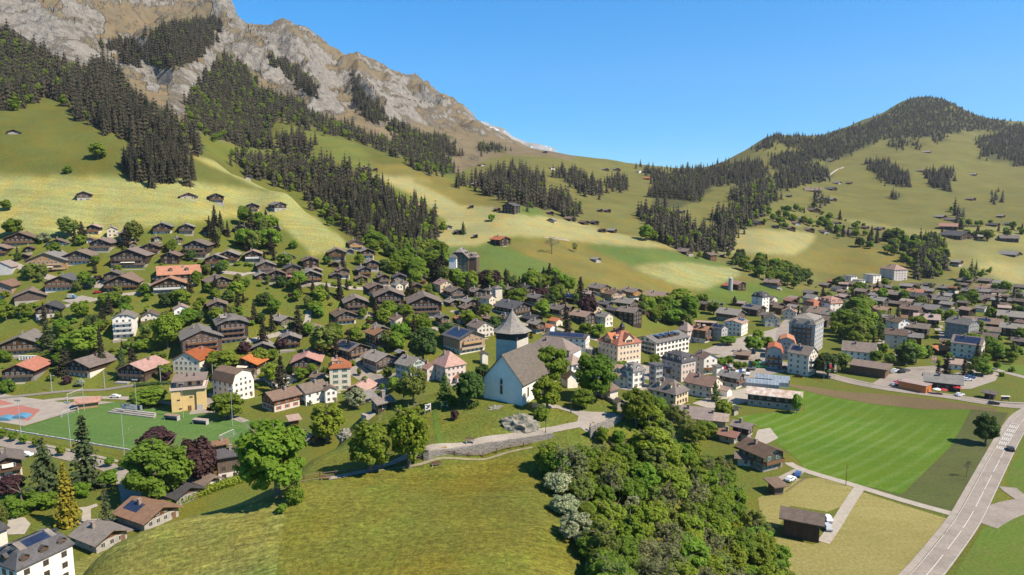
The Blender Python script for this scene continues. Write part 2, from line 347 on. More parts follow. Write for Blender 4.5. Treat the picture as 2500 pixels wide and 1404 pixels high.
    b2 = nd(nt, 'ShaderNodeBump', Strength=0.9, Distance=8.0); nt.links.new(math_(nt, 'MULTIPLY', math_(nt, 'ADD', r2, r3), rf), b2.inputs['Height']); nt.links.new(bp.outputs[0], b2.inputs['Normal'])
    nt.links.new(b2.outputs[0], b.inputs['Normal'])
    return m
M['ground'] = ground_material()
# ================================================================ GROUND PAINT (what grows where)
def inside(poly, x, y):
    c = np.zeros(x.shape, bool); n = len(poly); j = n - 1
    for i in range(n):
        xi, yi = poly[i]; xj, yj = poly[j]
        if yi != yj:
            c ^= ((yi > y) != (yj > y)) & (x < (xj - xi) * (y - yi) / (yj - yi) + xi)
        j = i
    return c
HAY, PAST, LAWN = (.225,.220,.082), (.092,.097,.023), (.100,.112,.021)
BROWN, PALE, GREEN = (.138,.120,.034), (.235,.215,.095), (.084,.118,.029)
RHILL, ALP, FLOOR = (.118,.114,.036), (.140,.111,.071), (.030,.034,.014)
NEAR, MOWN, DRYM = (.116,.114,.020), (.150,.144,.036), (.130,.130,.030)
OLIVE, EARTH, MIDG = (.105,.118,.027), (.20,.145,.085), (.085,.118,.024)
GRAVEL, BANK = (.30,.265,.22), (.112,.128,.024)
# (colour, photo outline, nearest and farthest distance, rock amount, streaks)
FIELDS = [
 (RHILL, [(1100,330),(1300,360),(1900,290),(2100,290),(2300,220),(2600,250),(2600,700),(1900,720),(1400,620),(1200,520)], 640, 4000, 0, 0),
 (ALP, [(-200,-60),(1400,-60),(1400,390),(1230,372),(1110,420),(960,360),(800,322),(690,300),(560,350),(450,310),(300,260),(190,210),(0,120),(-200,80)], 800, 4000, .475, 0),
 (PAST, [(-300,180),(0,235),(100,225),(190,270),(330,330),(480,360),(610,430),(700,470),(640,470),(450,455),(200,440),(-300,470)], 500, 1000, 0, 0),
 (HAY, [(-300,445),(0,432),(230,432),(420,438),(560,455),(680,470),(740,490),(800,560),(870,600),(760,625),(700,560),(640,525),(300,560),(330,590),(200,580),(-300,560)], 420, 640, 0, .35),
 (HAY, [(450,375),(560,400),(660,440),(760,505),(790,520),(700,480),(600,445),(520,410)], 520, 680, 0, .2),
 (BROWN, [(500,493),(560,497),(640,505),(720,514),(790,516),(700,512),(560,505)], 480, 620, 0, 0),
 (PAST, [(780,515),(830,545),(880,590),(920,600),(900,640),(840,590)], 500, 640, 0, 0),
 (PAST, [(640,300),(700,293),(790,320),(860,330),(960,370),(1060,430),(1110,460),(1000,440),(930,430),(760,405),(660,380),(600,350)], 760, 1120, 0, 0),
 (BROWN, [(920,400),(1000,400),(1090,440),(1200,480),(1240,490),(1150,470),(1000,440),(900,420),(880,380)], 700, 1000, 0, 0),
 (OLIVE, [(560,350),(640,350),(700,295),(760,310),(820,330),(860,345),(930,430),(820,395),(700,380),(600,370)], 760, 1000, 0, 0),
 (PALE, [(890,425),(1000,432),(1080,450),(1120,480),(1190,500),(1240,515),(1310,525),(1400,540),(1550,580),(1660,610),(1500,600),(1420,590),(1330,580),(1250,575),(1160,600),(1080,600),(1060,575),(1090,540),(1040,500),(940,440)], 560, 860, 0, .25),
 (BROWN, [(1000,440),(1100,450),(1180,480),(1230,505),(1120,500),(1060,470)], 640, 900, 0, 0),
 (GREEN, [(1230,515),(1280,495),(1330,520),(1300,530)], 600, 900, 0, 0),
 (GREEN, [(1060,600),(1240,600),(1330,640),(1420,680),(1350,700),(1200,700),(1120,640)], 500, 700, 0, 0),
 (BROWN, [(1230,600),(1300,582),(1420,590),(1480,610),(1560,650),(1650,680),(1700,720),(1640,745),(1520,730),(1420,690),(1330,640)], 520, 700, 0, 0),
 (GREEN, [(1420,600),(1500,600),(1600,610),(1700,625),(1790,650),(1740,660),(1640,645),(1540,650)], 560, 760, 0, 0),
 ((.20,.20,.085), [(1540,652),(1600,640),(1680,642),(1800,655),(1810,670),(1770,690),(1700,710),(1640,690),(1570,665)], 540, 740, 0, .5),
 (MIDG, [(1700,712),(1780,690),(1900,690),(1970,735),(1880,750),(1700,748)], 520, 740, 0, 0),
 (PALE, [(1790,560),(1850,557),(1985,568),(1980,600),(1940,622),(1850,620),(1760,615)], 720, 1100, 0, .15),
 (BROWN, [(1800,622),(1960,622),(2060,600),(2200,610),(2230,650),(2100,668),(1980,665),(1900,650)], 650, 980, 0, 0),
 ((.175,.165,.062), [(2050,535),(2150,545),(2260,565),(2420,555),(2600,590),(2600,700),(2400,690),(2300,640),(2200,590)], 720, 1200, 0, .1),
 (PALE, [(2380,650),(2420,640),(2600,640),(2600,700),(2460,695)], 690, 1000, 0, 0),
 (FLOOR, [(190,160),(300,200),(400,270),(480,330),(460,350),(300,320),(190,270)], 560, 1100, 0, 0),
 (NEAR, [(690,1190),(850,1160),(1040,1140),(1300,1110),(1420,1404),(1500,2400),(600,2400),(680,1404)], 30, 152, 0, .35),
 (MOWN, [(545,1200),(600,1188),(650,1182),(700,1180),(690,1300),(675,1420),(600,2400),(-800,2400),(70,1430),(260,1335),(400,1268),(480,1232)], 30, 170, 0, 1.0),
 (BANK, [(1040,1000),(1430,1000),(1420,1035),(1300,1062),(1180,1085),(1050,1105)], 140, 175, 0, 0),
]
WOODS = {
 'the steep wood at the upper left edge': [[(-40,70),(40,80),(100,130),(160,155),(190,215),(175,245),(110,225),(60,250),(-40,262)]],
 'the dark wood above the hay barns': [[(190,165),(250,140),(280,165),(320,235),(400,285),(470,320),(500,362),(440,345),(360,332),(270,312),(220,290),(190,270)]],
 'the broad wood under the rock face': [[(555,130),(600,160),(640,215),(700,240),(760,300),(690,285),(655,300),(660,352),(600,352),(520,330),(470,300),(460,260),(480,215)]],
 'the high wood on the mountain shoulder': [[(370,80),(440,52),(540,38),(520,95),(480,135),(430,158),(360,152)], [(305,100),(338,97),(340,150),(305,146)], [(255,110),(300,90),(290,110),(255,122)]],
 'the wood belt at the foot of the mountain': [[(700,232),(800,290),(850,300),(900,330),(960,342),(1010,372),(1080,402),(1112,412),(1100,422),(1040,412),(960,366),(860,332),(810,322),(740,298)], [(960,292),(1000,312),(1060,342),(1090,382),(1110,412),(1050,402),(990,352),(955,312)]],
 'the thin wood on the cliff ribs': [[(865,170),(885,230),(925,260),(940,295),(890,282),(868,250)], [(1048,326),(1090,335),(1122,375),(1100,378),(1060,350)], [(1160,352),(1230,355),(1235,366),(1165,364)], [(650,130),(720,160),(740,190),(700,180)], [(720,180),(760,190),(770,230),(740,220)]],
 'the ravine wood beside the hay meadow': [[(570,368),(640,376),(700,382),(760,392),(830,402),(890,422),(930,452),(960,492),(1010,502),(1055,522),(1060,572),(1050,612),(1000,612),(940,595),(880,580),(840,542),(790,502),(740,462),(680,442),(620,422),(580,402)]],
 'the clump in the pasture above the ravine': [[(680,330),(700,325),(740,328),(752,372),(690,360)], [(758,345),(768,345),(768,358),(758,358)]],
 'the clump on the upper left pasture': [[(310,385),(345,345),(380,360),(440,355),(455,405),(440,434),(390,434),(350,424),(310,417)]],
 'the wood on the green slope below the saddle': [[(1170,435),(1220,412),(1290,406),(1320,425),(1330,472),(1380,482),(1410,505),(1405,522),(1340,502),(1270,492),(1190,462)], [(1120,440),(1165,432),(1170,445),(1125,448)]],
 'the strip wood below the saddle huts': [[(1360,412),(1400,412),(1460,452),(1470,472),(1430,467),(1380,442)], [(1482,435),(1525,432),(1530,465),(1490,457)]],
 'the wood across the saddle': [[(1560,402),(1620,415),(1720,408),(1760,398),(1850,390),(1878,412),(1870,432),(1800,445),(1730,448),(1700,490),(1640,502),(1590,492),(1600,430)]],
 'the wood in the right hand ravine': [[(1560,515),(1620,505),(1650,532),(1720,562),(1740,602),(1700,612),(1650,592),(1590,565)], [(1740,565),(1750,525),(1800,492),(1880,445),(1900,482),(1840,532),(1800,562),(1770,602),(1742,602)], [(1780,470),(1880,430),(1880,450),(1800,490)]],
 'the clump above the right ravine': [[(1890,425),(1950,388),(2010,404),(2025,432),(1960,447),(1900,457)]],
 'the wood on the rounded summit': [[(1975,330),(2040,318),(2110,298),(2180,268),(2215,236),(2250,230),(2300,236),(2380,276),(2500,302),(2560,305),(2560,330),(2400,312),(2340,317),(2250,332),(2190,332),(2130,342),(2070,372),(2010,387),(1960,372)], [(1840,368),(1870,338),(1910,315),(1905,342),(1870,362)], [(1910,330),(1975,325),(1960,360),(1915,352)], [(1880,378),(1960,365),(2010,372),(1950,395),(1890,408)]],
 'the two clumps on the right hill': [[(2120,397),(2160,387),(2210,422),(2215,452),(2170,442),(2120,412)], [(2265,417),(2320,412),(2320,462),(2265,442)], [(2170,340),(2210,345),(2210,362),(2175,352)], [(2228,350),(2248,348),(2248,358),(2228,357)]],
 'the wood on the right edge of the hill': [[(2385,335),(2500,310),(2560,310),(2560,392),(2440,382),(2385,352)], [(2475,380),(2560,375),(2560,400),(2480,398)]],
 'the scattered firs on the right hill': [[(2180,470),(2190,468),(2192,480),(2182,480)], [(2425,470),(2440,468),(2440,482),(2428,482)], [(2030,365),(2060,362),(2055,380),(2035,380)], [(2270,330),(2300,322),(2310,335),(2280,340)], [(1990,480),(2010,475),(2010,495),(1992,495)], [(1600,560),(1625,556),(1630,580),(1602,580)], [(2390,370),(2410,366),(2412,380),(2395,380)], [(2330,505),(2345,505),(2345,518),(2332,518)]],
 'the wood behind the right hand farms': [[(2225,605),(2290,575),(2310,640),(2290,668),(2240,660)], [(2345,660),(2385,655),(2385,675),(2345,675)], [(2335,535),(2350,530),(2352,548),(2336,548)]],
}
def paint():
    u, v = proj(GX, GY, GZ)
    sc = np.where(GY < 300, 9, np.where(GY < 850, 45.0, 130.0)); am = np.where(GY < 850, 1.0, 3.5); ju = u + 8 * am * fbm(GX / sc, GY / sc, 4, 81); jv = v + 4 * am * fbm(GX / sc, GY / sc, 4, 91)
    col = np.empty(GX.shape + (3,)); col[:] = LAWN
    rock = np.zeros(GX.shape); mown = np.zeros(GX.shape)
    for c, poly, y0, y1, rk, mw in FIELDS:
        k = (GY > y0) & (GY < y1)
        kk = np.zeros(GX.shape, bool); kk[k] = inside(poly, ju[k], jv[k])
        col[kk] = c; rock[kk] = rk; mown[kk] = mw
    for polys in WOODS.values():                               # undergrowth under the woods, with shade of the understory painted into its dark colour
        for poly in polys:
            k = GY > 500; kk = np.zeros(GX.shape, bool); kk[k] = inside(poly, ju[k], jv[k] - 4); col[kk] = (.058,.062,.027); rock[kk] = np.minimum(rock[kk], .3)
    for _ in range(2):                                         # soft field edges
        b = (col[2:] + 2 * col[1:-1] + col[:-2]) / 4; c2 = col.copy(); c2[1:-1] = b; b = (c2[:, 2:] + 2 * c2[:, 1:-1] + c2[:, :-2]) / 4; c2[:, 1:-1] = b; f = (GY > 380)[..., None]; col = np.where(f, c2, col)
    # high ground: steep faces turn to rock
    gx = np.gradient(GZ, axis=1) / np.maximum(np.gradient(GX, axis=1), 1e-6)
    gs = (np.gradient(GZ, axis=0) - gx * np.gradient(GX, axis=0)) / np.maximum(np.gradient(GY, axis=0), 1e-6)
    slope = np.hypot(gx, gs)
    rock = np.where(rock > .4, rock - 0.14 + 0.26 * sstep(.6, 1.3, slope), rock)
    for poly, add in ROCKS:
        kk = (GY > 700) & inside(poly, ju, jv); rock[kk] += add
    return col, rock, mown
ROCKS = [([(-50,-10),(110,0),(170,80),(230,120),(270,160),(200,165),(110,130),(0,70)], .16), ([(350,150),(385,170),(385,230),(350,220)], .2),
 ([(540,60),(620,100),(760,200),(830,270),(760,290),(640,180),(560,120)], .13), ([(640,60),(700,50),(740,130),(700,140),(650,110)], .10),
 ([(400,170),(470,160),(480,260),(420,280)], .10), ([(730,160),(900,180),(1100,260),(1220,345),(1180,350),(1000,300),(850,260),(750,220)], .06),
 ([(250,0),(520,20),(500,60),(420,60),(380,100),(330,90),(260,90)], -.22), ([(700,60),(860,130),(960,190),(900,190),(800,130)], -.2),
 ([(840,200),(870,180),(870,260),(840,250)], -.15), ([(1100,300),(1240,350),(1200,372),(1080,330)], -.06)]
def mesh_from(name, V, F, mats, smooth=True, matidx=None):
    """one mesh from numpy arrays; F is (n,3) or (n,4)"""
    me = bpy.data.meshes.new(name); V = np.asarray(V, np.float32); F = np.asarray(F, np.int32)
    me.vertices.add(len(V)); me.vertices.foreach_set('co', V.ravel())
    me.loops.add(F.size); me.loops.foreach_set('vertex_index', F.ravel())
    me.polygons.add(len(F)); me.polygons.foreach_set('loop_start', np.arange(0, F.size, F.shape[1], dtype=np.int32))
    me.update(calc_edges=True)
    me.polygons.foreach_set('use_smooth', np.full(len(F), smooth))
    for m in mats: me.materials.append(m)
    if matidx is not None: me.polygons.foreach_set('material_index', np.asarray(matidx, np.int32))
    me.update()
    return me
def link(name, me, parent=None, **props):
    o = bpy.data.objects.new(name, me); COL.objects.link(o)
    if parent is not None: o.parent = parent
    for k, x in props.items(): o[k] = x
    return o
def build_ground():
    col, rock, mown = paint()
    dA = np.stack([np.gradient(GX, axis=1), np.gradient(GY, axis=1), np.gradient(GZ, axis=1)], -1)
    dS = np.stack([np.gradient(GX, axis=0), np.gradient(GY, axis=0), np.gradient(GZ, axis=0)], -1)
    N = np.cross(dA, dS); N /= np.linalg.norm(N, axis=-1, keepdims=True)
    V = np.stack([GX, GY, GZ], -1).reshape(-1, 3); N = N.reshape(-1, 3)
    idx = np.arange(NA * NS).reshape(NS, NA)
    F = np.stack([idx[:-1, :-1], idx[:-1, 1:], idx[1:, 1:], idx[1:, :-1]], -1).reshape(-1, 4)
    cy, cx, cz = GY[:-1, :-1].ravel(), GX[:-1, :-1].ravel(), GZ[:-1, :-1].ravel()
    cls = np.zeros(len(F), int)                                   # 0 ground
    cls[(cy > 600) & (rock[:-1, :-1].ravel() > .3)] = 1           # mountain
    cls[(cls == 0) & (cy > 720) & (cz > 12) & (cx / cy > 0.14)] = 2   # far hill
    cls[(cls == 0) & (cy > 330) & (cz > 9)] = 3                   # hillside
    cls[(cy < 270) & (np.abs(cx) < 135) & (cz > 4)] = 4           # church hill
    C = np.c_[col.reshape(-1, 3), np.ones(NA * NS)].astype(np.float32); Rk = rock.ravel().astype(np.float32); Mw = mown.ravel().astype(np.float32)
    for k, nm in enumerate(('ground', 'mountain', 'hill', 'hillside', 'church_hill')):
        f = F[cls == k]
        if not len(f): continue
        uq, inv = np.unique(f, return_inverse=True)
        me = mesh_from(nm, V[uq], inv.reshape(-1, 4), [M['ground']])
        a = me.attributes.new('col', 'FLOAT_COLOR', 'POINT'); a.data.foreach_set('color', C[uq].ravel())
        a = me.attributes.new('rock', 'FLOAT', 'POINT'); a.data.foreach_set('value', Rk[uq])
        a = me.attributes.new('mown', 'FLOAT', 'POINT'); a.data.foreach_set('value', Mw[uq])
        me.normals_split_custom_set_from_vertices(N[uq].tolist())
        link(nm, me, kind='structure')
build_ground()
# far limestone range beyond the saddle, with snow left in its gullies
def far_range():
    m, nt, b = new_mat('far_rock')
    tc = nd(nt, 'ShaderNodeTexCoord'); v = tc.outputs['Object']
    mp = nd(nt, 'ShaderNodeMapping'); mp.inputs['Scale'].default_value = (0.012, 0.004, 0.02); mp.inputs['Rotation'].default_value = (0, R(25), 0); nt.links.new(v, mp.inputs[0])
    f = noise(nt, mp.outputs[0], 1.0, 6, 0.7); g = noise(nt, v, 0.006, 6, .7)
    col = mixc(nt, maprange(nt, g, .4, .6, 0, 1), (.26,.26,.26), (.17,.155,.13))
    col = mixc(nt, maprange(nt, f, .60, .64, 0, 1), col, (.85,.87,.9))
    nt.links.new(col, b.inputs['Base Color']); b.inputs['Roughness'].default_value = .9
    prof = [(900,300),(1000,262),(1090,262),(1140,276),(1162,284),(1190,293),(1212,303),(1232,308),(1250,326),(1275,338),(1300,345),(1330,352),(1352,358),(1362,380),(1390,440),(1430,520)]
    Y0 = 6200.0
    us = np.linspace(900, 1430, 150); vv = np.interp(us, [p[0] for p in prof], [p[1] for p in prof])
    V = []; rows = 26
    for i in range(rows):
        t = i / (rows - 1) * 2 - 1                                  # -1 front foot, 0 crest, 1 back foot
        for u_, v_ in zip(us, vv):
            x, y, z = PY(u_, v_ - 7, Y0)
            y2 = y + t * 1500
            zz = z * (1 - abs(t) ** 0.8) + 70 * (ridged(np.array([x / 160]), np.array([y2 / 300]), 4, 3)[0] - .6) * (0.35 + abs(t)) - 60 * (abs(t) > .95)
            V.append((x, y2, zz))
    n = len(us); idx = np.arange(rows * n).reshape(rows, n)
    F = np.stack([idx[:-1, :-1], idx[:-1, 1:], idx[1:, 1:], idx[1:, :-1]], -1).reshape(-1, 4)
    link('far_mountain', mesh_from('far_mountain', V, F, [m], smooth=False), kind='structure')
far_range()
# ================================================================ TREES
M['bark'] = surf('bark', (.17,.135,.105), .3, 3, .95)
M['spruce'] = leafmat('spruce_needles', (.022,.022,.012), (.047,.039,.020), .15, .30)
M['spruce_near'] = leafmat('conifer_needles', (.035,.060,.022), (.075,.095,.032), .2, .2)
M['thuja_gold'] = leafmat('golden_needles', (.30,.235,.018), (.20,.175,.02), .3, .1)
M['larch'] = leafmat('larch_needles', (.10,.115,.05), (.065,.085,.035), .3, .15)
M['leaf'] = leafmat('leaf_green', (.185,.280,.028), (.255,.340,.042), .6, .25)
M['leaf_bright'] = leafmat('leaf_bright', (.150,.250,.020), (.215,.305,.032), .58, .12)
M['leaf_yellow'] = leafmat('leaf_yellow', (.24,.28,.022), (.165,.245,.022), .5, .12)
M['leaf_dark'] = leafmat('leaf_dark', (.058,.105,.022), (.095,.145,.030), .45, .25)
M['leaf_olive'] = leafmat('leaf_olive', (.235,.265,.062), (.185,.245,.046), .58, .2)
M['leaf_twig'] = leafmat('leaf_twiggy', (.22,.26,.085), (.19,.19,.09), .52, .15)
M['leaf_purple'] = leafmat('leaf_purple', (.042,.020,.023), (.068,.030,.030), .25, .2)
M['blossom'] = leafmat('blossom_white', (.62,.57,.40), (.15,.23,.05), .5, .1)
def tri_soup(parts):
    return np.concatenate(parts)
def quads_mesh(name, Q, mat):
    Q = np.asarray(Q, np.float32); n = len(Q)
    return mesh_from(name, Q.reshape(-1, 3), np.arange(n * 4).reshape(-1, 4), [mat], smooth=False)
def rand_dir(n, r):
    d = r.normal(size=(n, 3)); return d / np.linalg.norm(d, axis=1, keepdims=True)
def leaf_quads(P, Nrm, size, r, aspect=1.0):
    """one small quad per point, roughly facing Nrm"""
    n = len(P)
    N_ = Nrm + 0.45 * r.normal(size=(n, 3)); N_ /= np.linalg.norm(N_, axis=1, keepdims=True) + 1e-9
    a = np.cross(N_, rand_dir(n, r)); a /= np.linalg.norm(a, axis=1, keepdims=True) + 1e-9
    b = np.cross(N_, a); s = size * r.uniform(.6, 1.3, (n, 1))
    a = a * s; b = b * s * aspect
    return np.stack([P - a - b * .6, P + a * .7 - b, P + a + b * .6, P - a * .7 + b], 1)
def crown_quads(r, nclump=34, per=90, size=.35, W=1.0, Hh=1.0, kind='round', fill=.75):
    """foliage of a broad-leaved tree: leaf tufts on clumps spread through the crown (unit crown about 2 wide, 2 tall)"""
    out = []
    for i in range(nclump):
        d = rand_dir(1, r)[0]
        rad = r.uniform(.35, 1.0) ** .5
        c = d * rad * fill
        if kind == 'tall': c[2] *= 1.0
        if c[2] < -.5 and kind != 'bush': c[2] *= .6
        if kind == 'oak': c[:2] *= 1.05 - .35 * max(c[2], 0)
        cr = r.uniform(.20, .40) if nclump < 60 else r.uniform(.12, .26)
        dirs = rand_dir(per, r)
        p = c + dirs * cr * r.uniform(.55, 1.0, (per, 1)) * np.array([1, 1, .8])
        nrm = dirs * .7 + d * .3 + np.array([0, 0, .8])
        out.append(leaf_quads(p * np.array([W, W, Hh]), nrm, size, r))
    return np.concatenate(out)
def limb(p0, p1, r0, r1, n=5):
    p0, p1 = np.array(p0, float), np.array(p1, float)
    d = p1 - p0; d /= np.linalg.norm(d) + 1e-9
    a = np.cross(d, [0.3, 0.9, 0.1]); a /= np.linalg.norm(a); b = np.cross(d, a)
    ang = np.arange(n) * 2 * math.pi / n
    c0 = p0 + r0 * (np.cos(ang)[:, None] * a + np.sin(ang)[:, None] * b); c1 = p1 + r1 * (np.cos(ang)[:, None] * a + np.sin(ang)[:, None] * b)
    k = np.roll(np.arange(n), -1)
    return np.stack([c0, c0[k], c1[k], c1], 1)
def trunk_quads(r, h, rad, spread, nl=6, base=.35):
    q = [limb((0, 0, -1.0), (0.02 * h, 0, h * .55), rad * 1.25, rad * .7, 6), limb((0.02 * h, 0, h * .55), (0, 0, h * .9), rad * .7, rad * .15, 5)]
    for i in range(nl):
        z = h * r.uniform(base, .75); a = r.uniform(0, 6.28); l = spread * r.uniform(.5, .85)
        q.append(limb((0, 0, z), (math.cos(a) * l, math.sin(a) * l, z + l * r.uniform(.4, .9)), rad * .4, rad * .08, 4))
    return np.concatenate(q)
def spruce_quads(r, tiers=9, arms=11, rad=.17, low=.04):
    """unit-height spruce: jagged drooping skirts"""
    out = []
    for i in range(tiers):
        t = i / (tiers - 1)
        z = low + (1 - low) * (.93 * t ** .95); rr = rad * (1 - t) ** .85 * r.uniform(.85, 1.12) + .008
        hh = (1.0 - z) * .16 + .045
        off = r.uniform(0, 6.28)
        ang = off + np.arange(arms) * 2 * math.pi / arms + r.normal(0, .12, arms)
        R1 = rr * r.uniform(.72, 1.22, arms)
        tip = np.c_[np.cos(ang) * R1, np.sin(ang) * R1, z - hh * r.uniform(.25, .75, arms)]
        a2 = ang + math.pi / arms
        R2 = rr * r.uniform(.45, .7, arms)
        mid = np.c_[np.cos(a2) * R2, np.sin(a2) * R2, z - hh * .05 + 0 * R2]
        top = np.tile([0, 0, min(z + hh, 1.0)], (arms, 1))
        out.append(np.stack([top, np.roll(mid, 1, 0), tip, mid], 1))
    return np.concatenate(out)
def conifer_near_quads(r, whorls=26, arms=9, rad=.2, droop=.35, low=.03, tuft=.03, n=5):
    out = []
    for i in range(whorls):
        t = i / (whorls - 1); z = low + (.985 - low) * t
        rr = rad * (1 - t) ** .8 + .012
        for k in range(arms if t < .85 else 5):
            a = r.uniform(0, 6.28); L = rr * r.uniform(.65, 1.15)
            s = (np.arange(n) + r.uniform(.2, .9, n)) / n
            p = np.c_[np.cos(a) * L * s, np.sin(a) * L * s, z - droop * L * s ** 1.6 + r.normal(0, .006, n)]
            p[:, :2] += r.normal(0, .012, (n, 2))
            nrm = np.tile([math.cos(a) * .6, math.sin(a) * .6, .75], (n, 1))
            out.append(leaf_quads(p, nrm, tuft * (1 - .45 * t), r, .8))
    return np.concatenate(out)
def tree_proto():
    r = np.random.default_rng(11); T = {}
    T['spruce'] = [(quads_mesh('spruce_crown', spruce_quads(r, 10, 13, .17 + .03 * (i % 3)), M['spruce']), quads_mesh('spruce_trunk', limb((0, 0, -.06), (0, 0, .5), .016, .008, 5), M['bark'])) for i in range(6)]
    T['spruce_q'] = [spruce_quads(r, 6, 9, .17 + .03 * (i % 3)) for i in range(6)]
    def con(key, mat, n=3, **kw):
        T[key] = [(quads_mesh(key + '_crown', conifer_near_quads(r, **kw), M[mat]), quads_mesh(key + '_trunk', limb((0, 0, -.05), (0, 0, .9), .018, .003, 6), M['bark'])) for i in range(n)]
    con('conifer', 'spruce_near', 3, rad=.19)
    con('cedar', 'spruce_near', 1, rad=.36, whorls=20, arms=10, droop=.15, tuft=.045)
    con('golden', 'thuja_gold', 1, rad=.21, whorls=34, arms=15, droop=.1, tuft=.026)
    con('larch', 'larch', 2, rad=.17, whorls=24, arms=6, droop=.45, tuft=.024)
    con('yew', 'leaf_dark', 2, rad=.30, whorls=26, arms=12, droop=-.5, tuft=.036)
    con('darkfir', 'spruce', 3, rad=.23, whorls=24, arms=9, tuft=.034)
    def dec(key, mat, n, nclump, per, size, W, Hh, kind='round', trunk=.36, fill=.75, nl=7):
        L = []
        for i in range(n):
            q = crown_quads(r, nclump, per, size, W, Hh, kind, fill)
            zc = trunk + Hh * .86
            q[..., 2] += zc
            h = zc + Hh
            s = 1.0 / h
            L.append((quads_mesh(key + '_crown', q * s, M[mat]), quads_mesh(key + '_trunk', trunk_quads(r, h, .075, W, nl) * s, M['bark'])))
        T[key] = L
    dec('broad', 'leaf', 4, 40, 100, .075, 1.0, .95)
    dec('bright', 'leaf_bright', 3, 46, 120, .07, 1.0, .95)
    dec('yellowish', 'leaf_yellow', 2, 36, 90, .075, .95, 1.0, trunk=.45)
    dec('beech', 'leaf_purple', 2, 50, 110, .07, .85, 1.05, trunk=.2)
    dec('poplar', 'leaf', 2, 40, 90, .075, .62, 1.2, trunk=.25)
    dec('birch', 'leaf_olive', 3, 36, 80, .065, .75, 1.1, trunk=.3)
    dec('darkleaf', 'leaf_dark', 3, 40, 100, .075, .95, 1.0, trunk=.2)
    dec('bush', 'leaf', 4, 22, 80, .09, 1.0, .75, 'bush', trunk=0)
    dec('brightbush', 'leaf_bright', 2, 24, 90, .085, 1.0, .75, 'bush', trunk=0)
    dec('purplebush', 'leaf_purple', 2, 22, 80, .09, 1.0, .8, 'bush', trunk=0)
    dec('blossom', 'blossom', 2, 30, 90, .06, 1.0, 1.0, trunk=.15)
    dec('sparse', 'leaf_olive', 3, 26, 45, .055, .95, 1.1, trunk=.35, fill=.9, nl=16)
    dec('near_leaf', 'leaf', 4, 84, 80, .048, 1.0, .95, trunk=.12)
    dec('near_bright', 'leaf_bright', 3, 96, 90, .048, 1.0, .95, trunk=.1)
    dec('near_yellow', 'leaf_yellow', 3, 80, 74, .048, .95, 1.05, trunk=.15)
    dec('near_olive', 'leaf_olive', 4, 76, 62, .044, .9, 1.05, trunk=.25, fill=.82, nl=14)
    dec('near_dark', 'leaf_dark', 3, 86, 90, .048, .95, 1.0, trunk=.1)
    dec('near_sparse', 'leaf_twig', 3, 64, 30, .042, .95, 1.1, trunk=.35, fill=.9, nl=26)
    dec('near_bush', 'leaf', 3, 28, 130, .058, 1.0, .8, 'bush', trunk=0)
    dec('near_blossom', 'blossom', 2, 80, 100, .040, 1.0, 1.0, trunk=.1)
    dec('farbroad', 'leaf', 3, 16, 26, .16, 1.0, 1.0, trunk=.2)
    # leafless tree
    q = [limb((0, 0, -.05), (0, 0, .42), .03, .022, 6)]
    def grow(p, d, l, rd, n):
        e = p + d * l; q.append(limb(p, e, rd, rd * .65, 4))
        if n: 
            for _ in range(3):
                dd = d + .62 * r.normal(size=3); dd[2] = abs(dd[2]) * .8 + .12; grow(e, dd / np.linalg.norm(dd), l * r.uniform(.6, .85), rd * .6, n - 1)
    for _ in range(5):
        d = np.array([r.normal() * .7, r.normal() * .7, 1.0]); grow(np.array([0, 0, .4]), d / np.linalg.norm(d), .2, .016, 4)
    qq = np.concatenate(q)
    T['bare'] = [(quads_mesh('bare_branches', qq[1:], M['bark']), quads_mesh('bare_trunk', limb((0, 0, -.05), (0, 0, .45), .035, .02, 6), M['bark']))]
    return T
TP = tree_proto()
TREES, WHOLE = [], {}
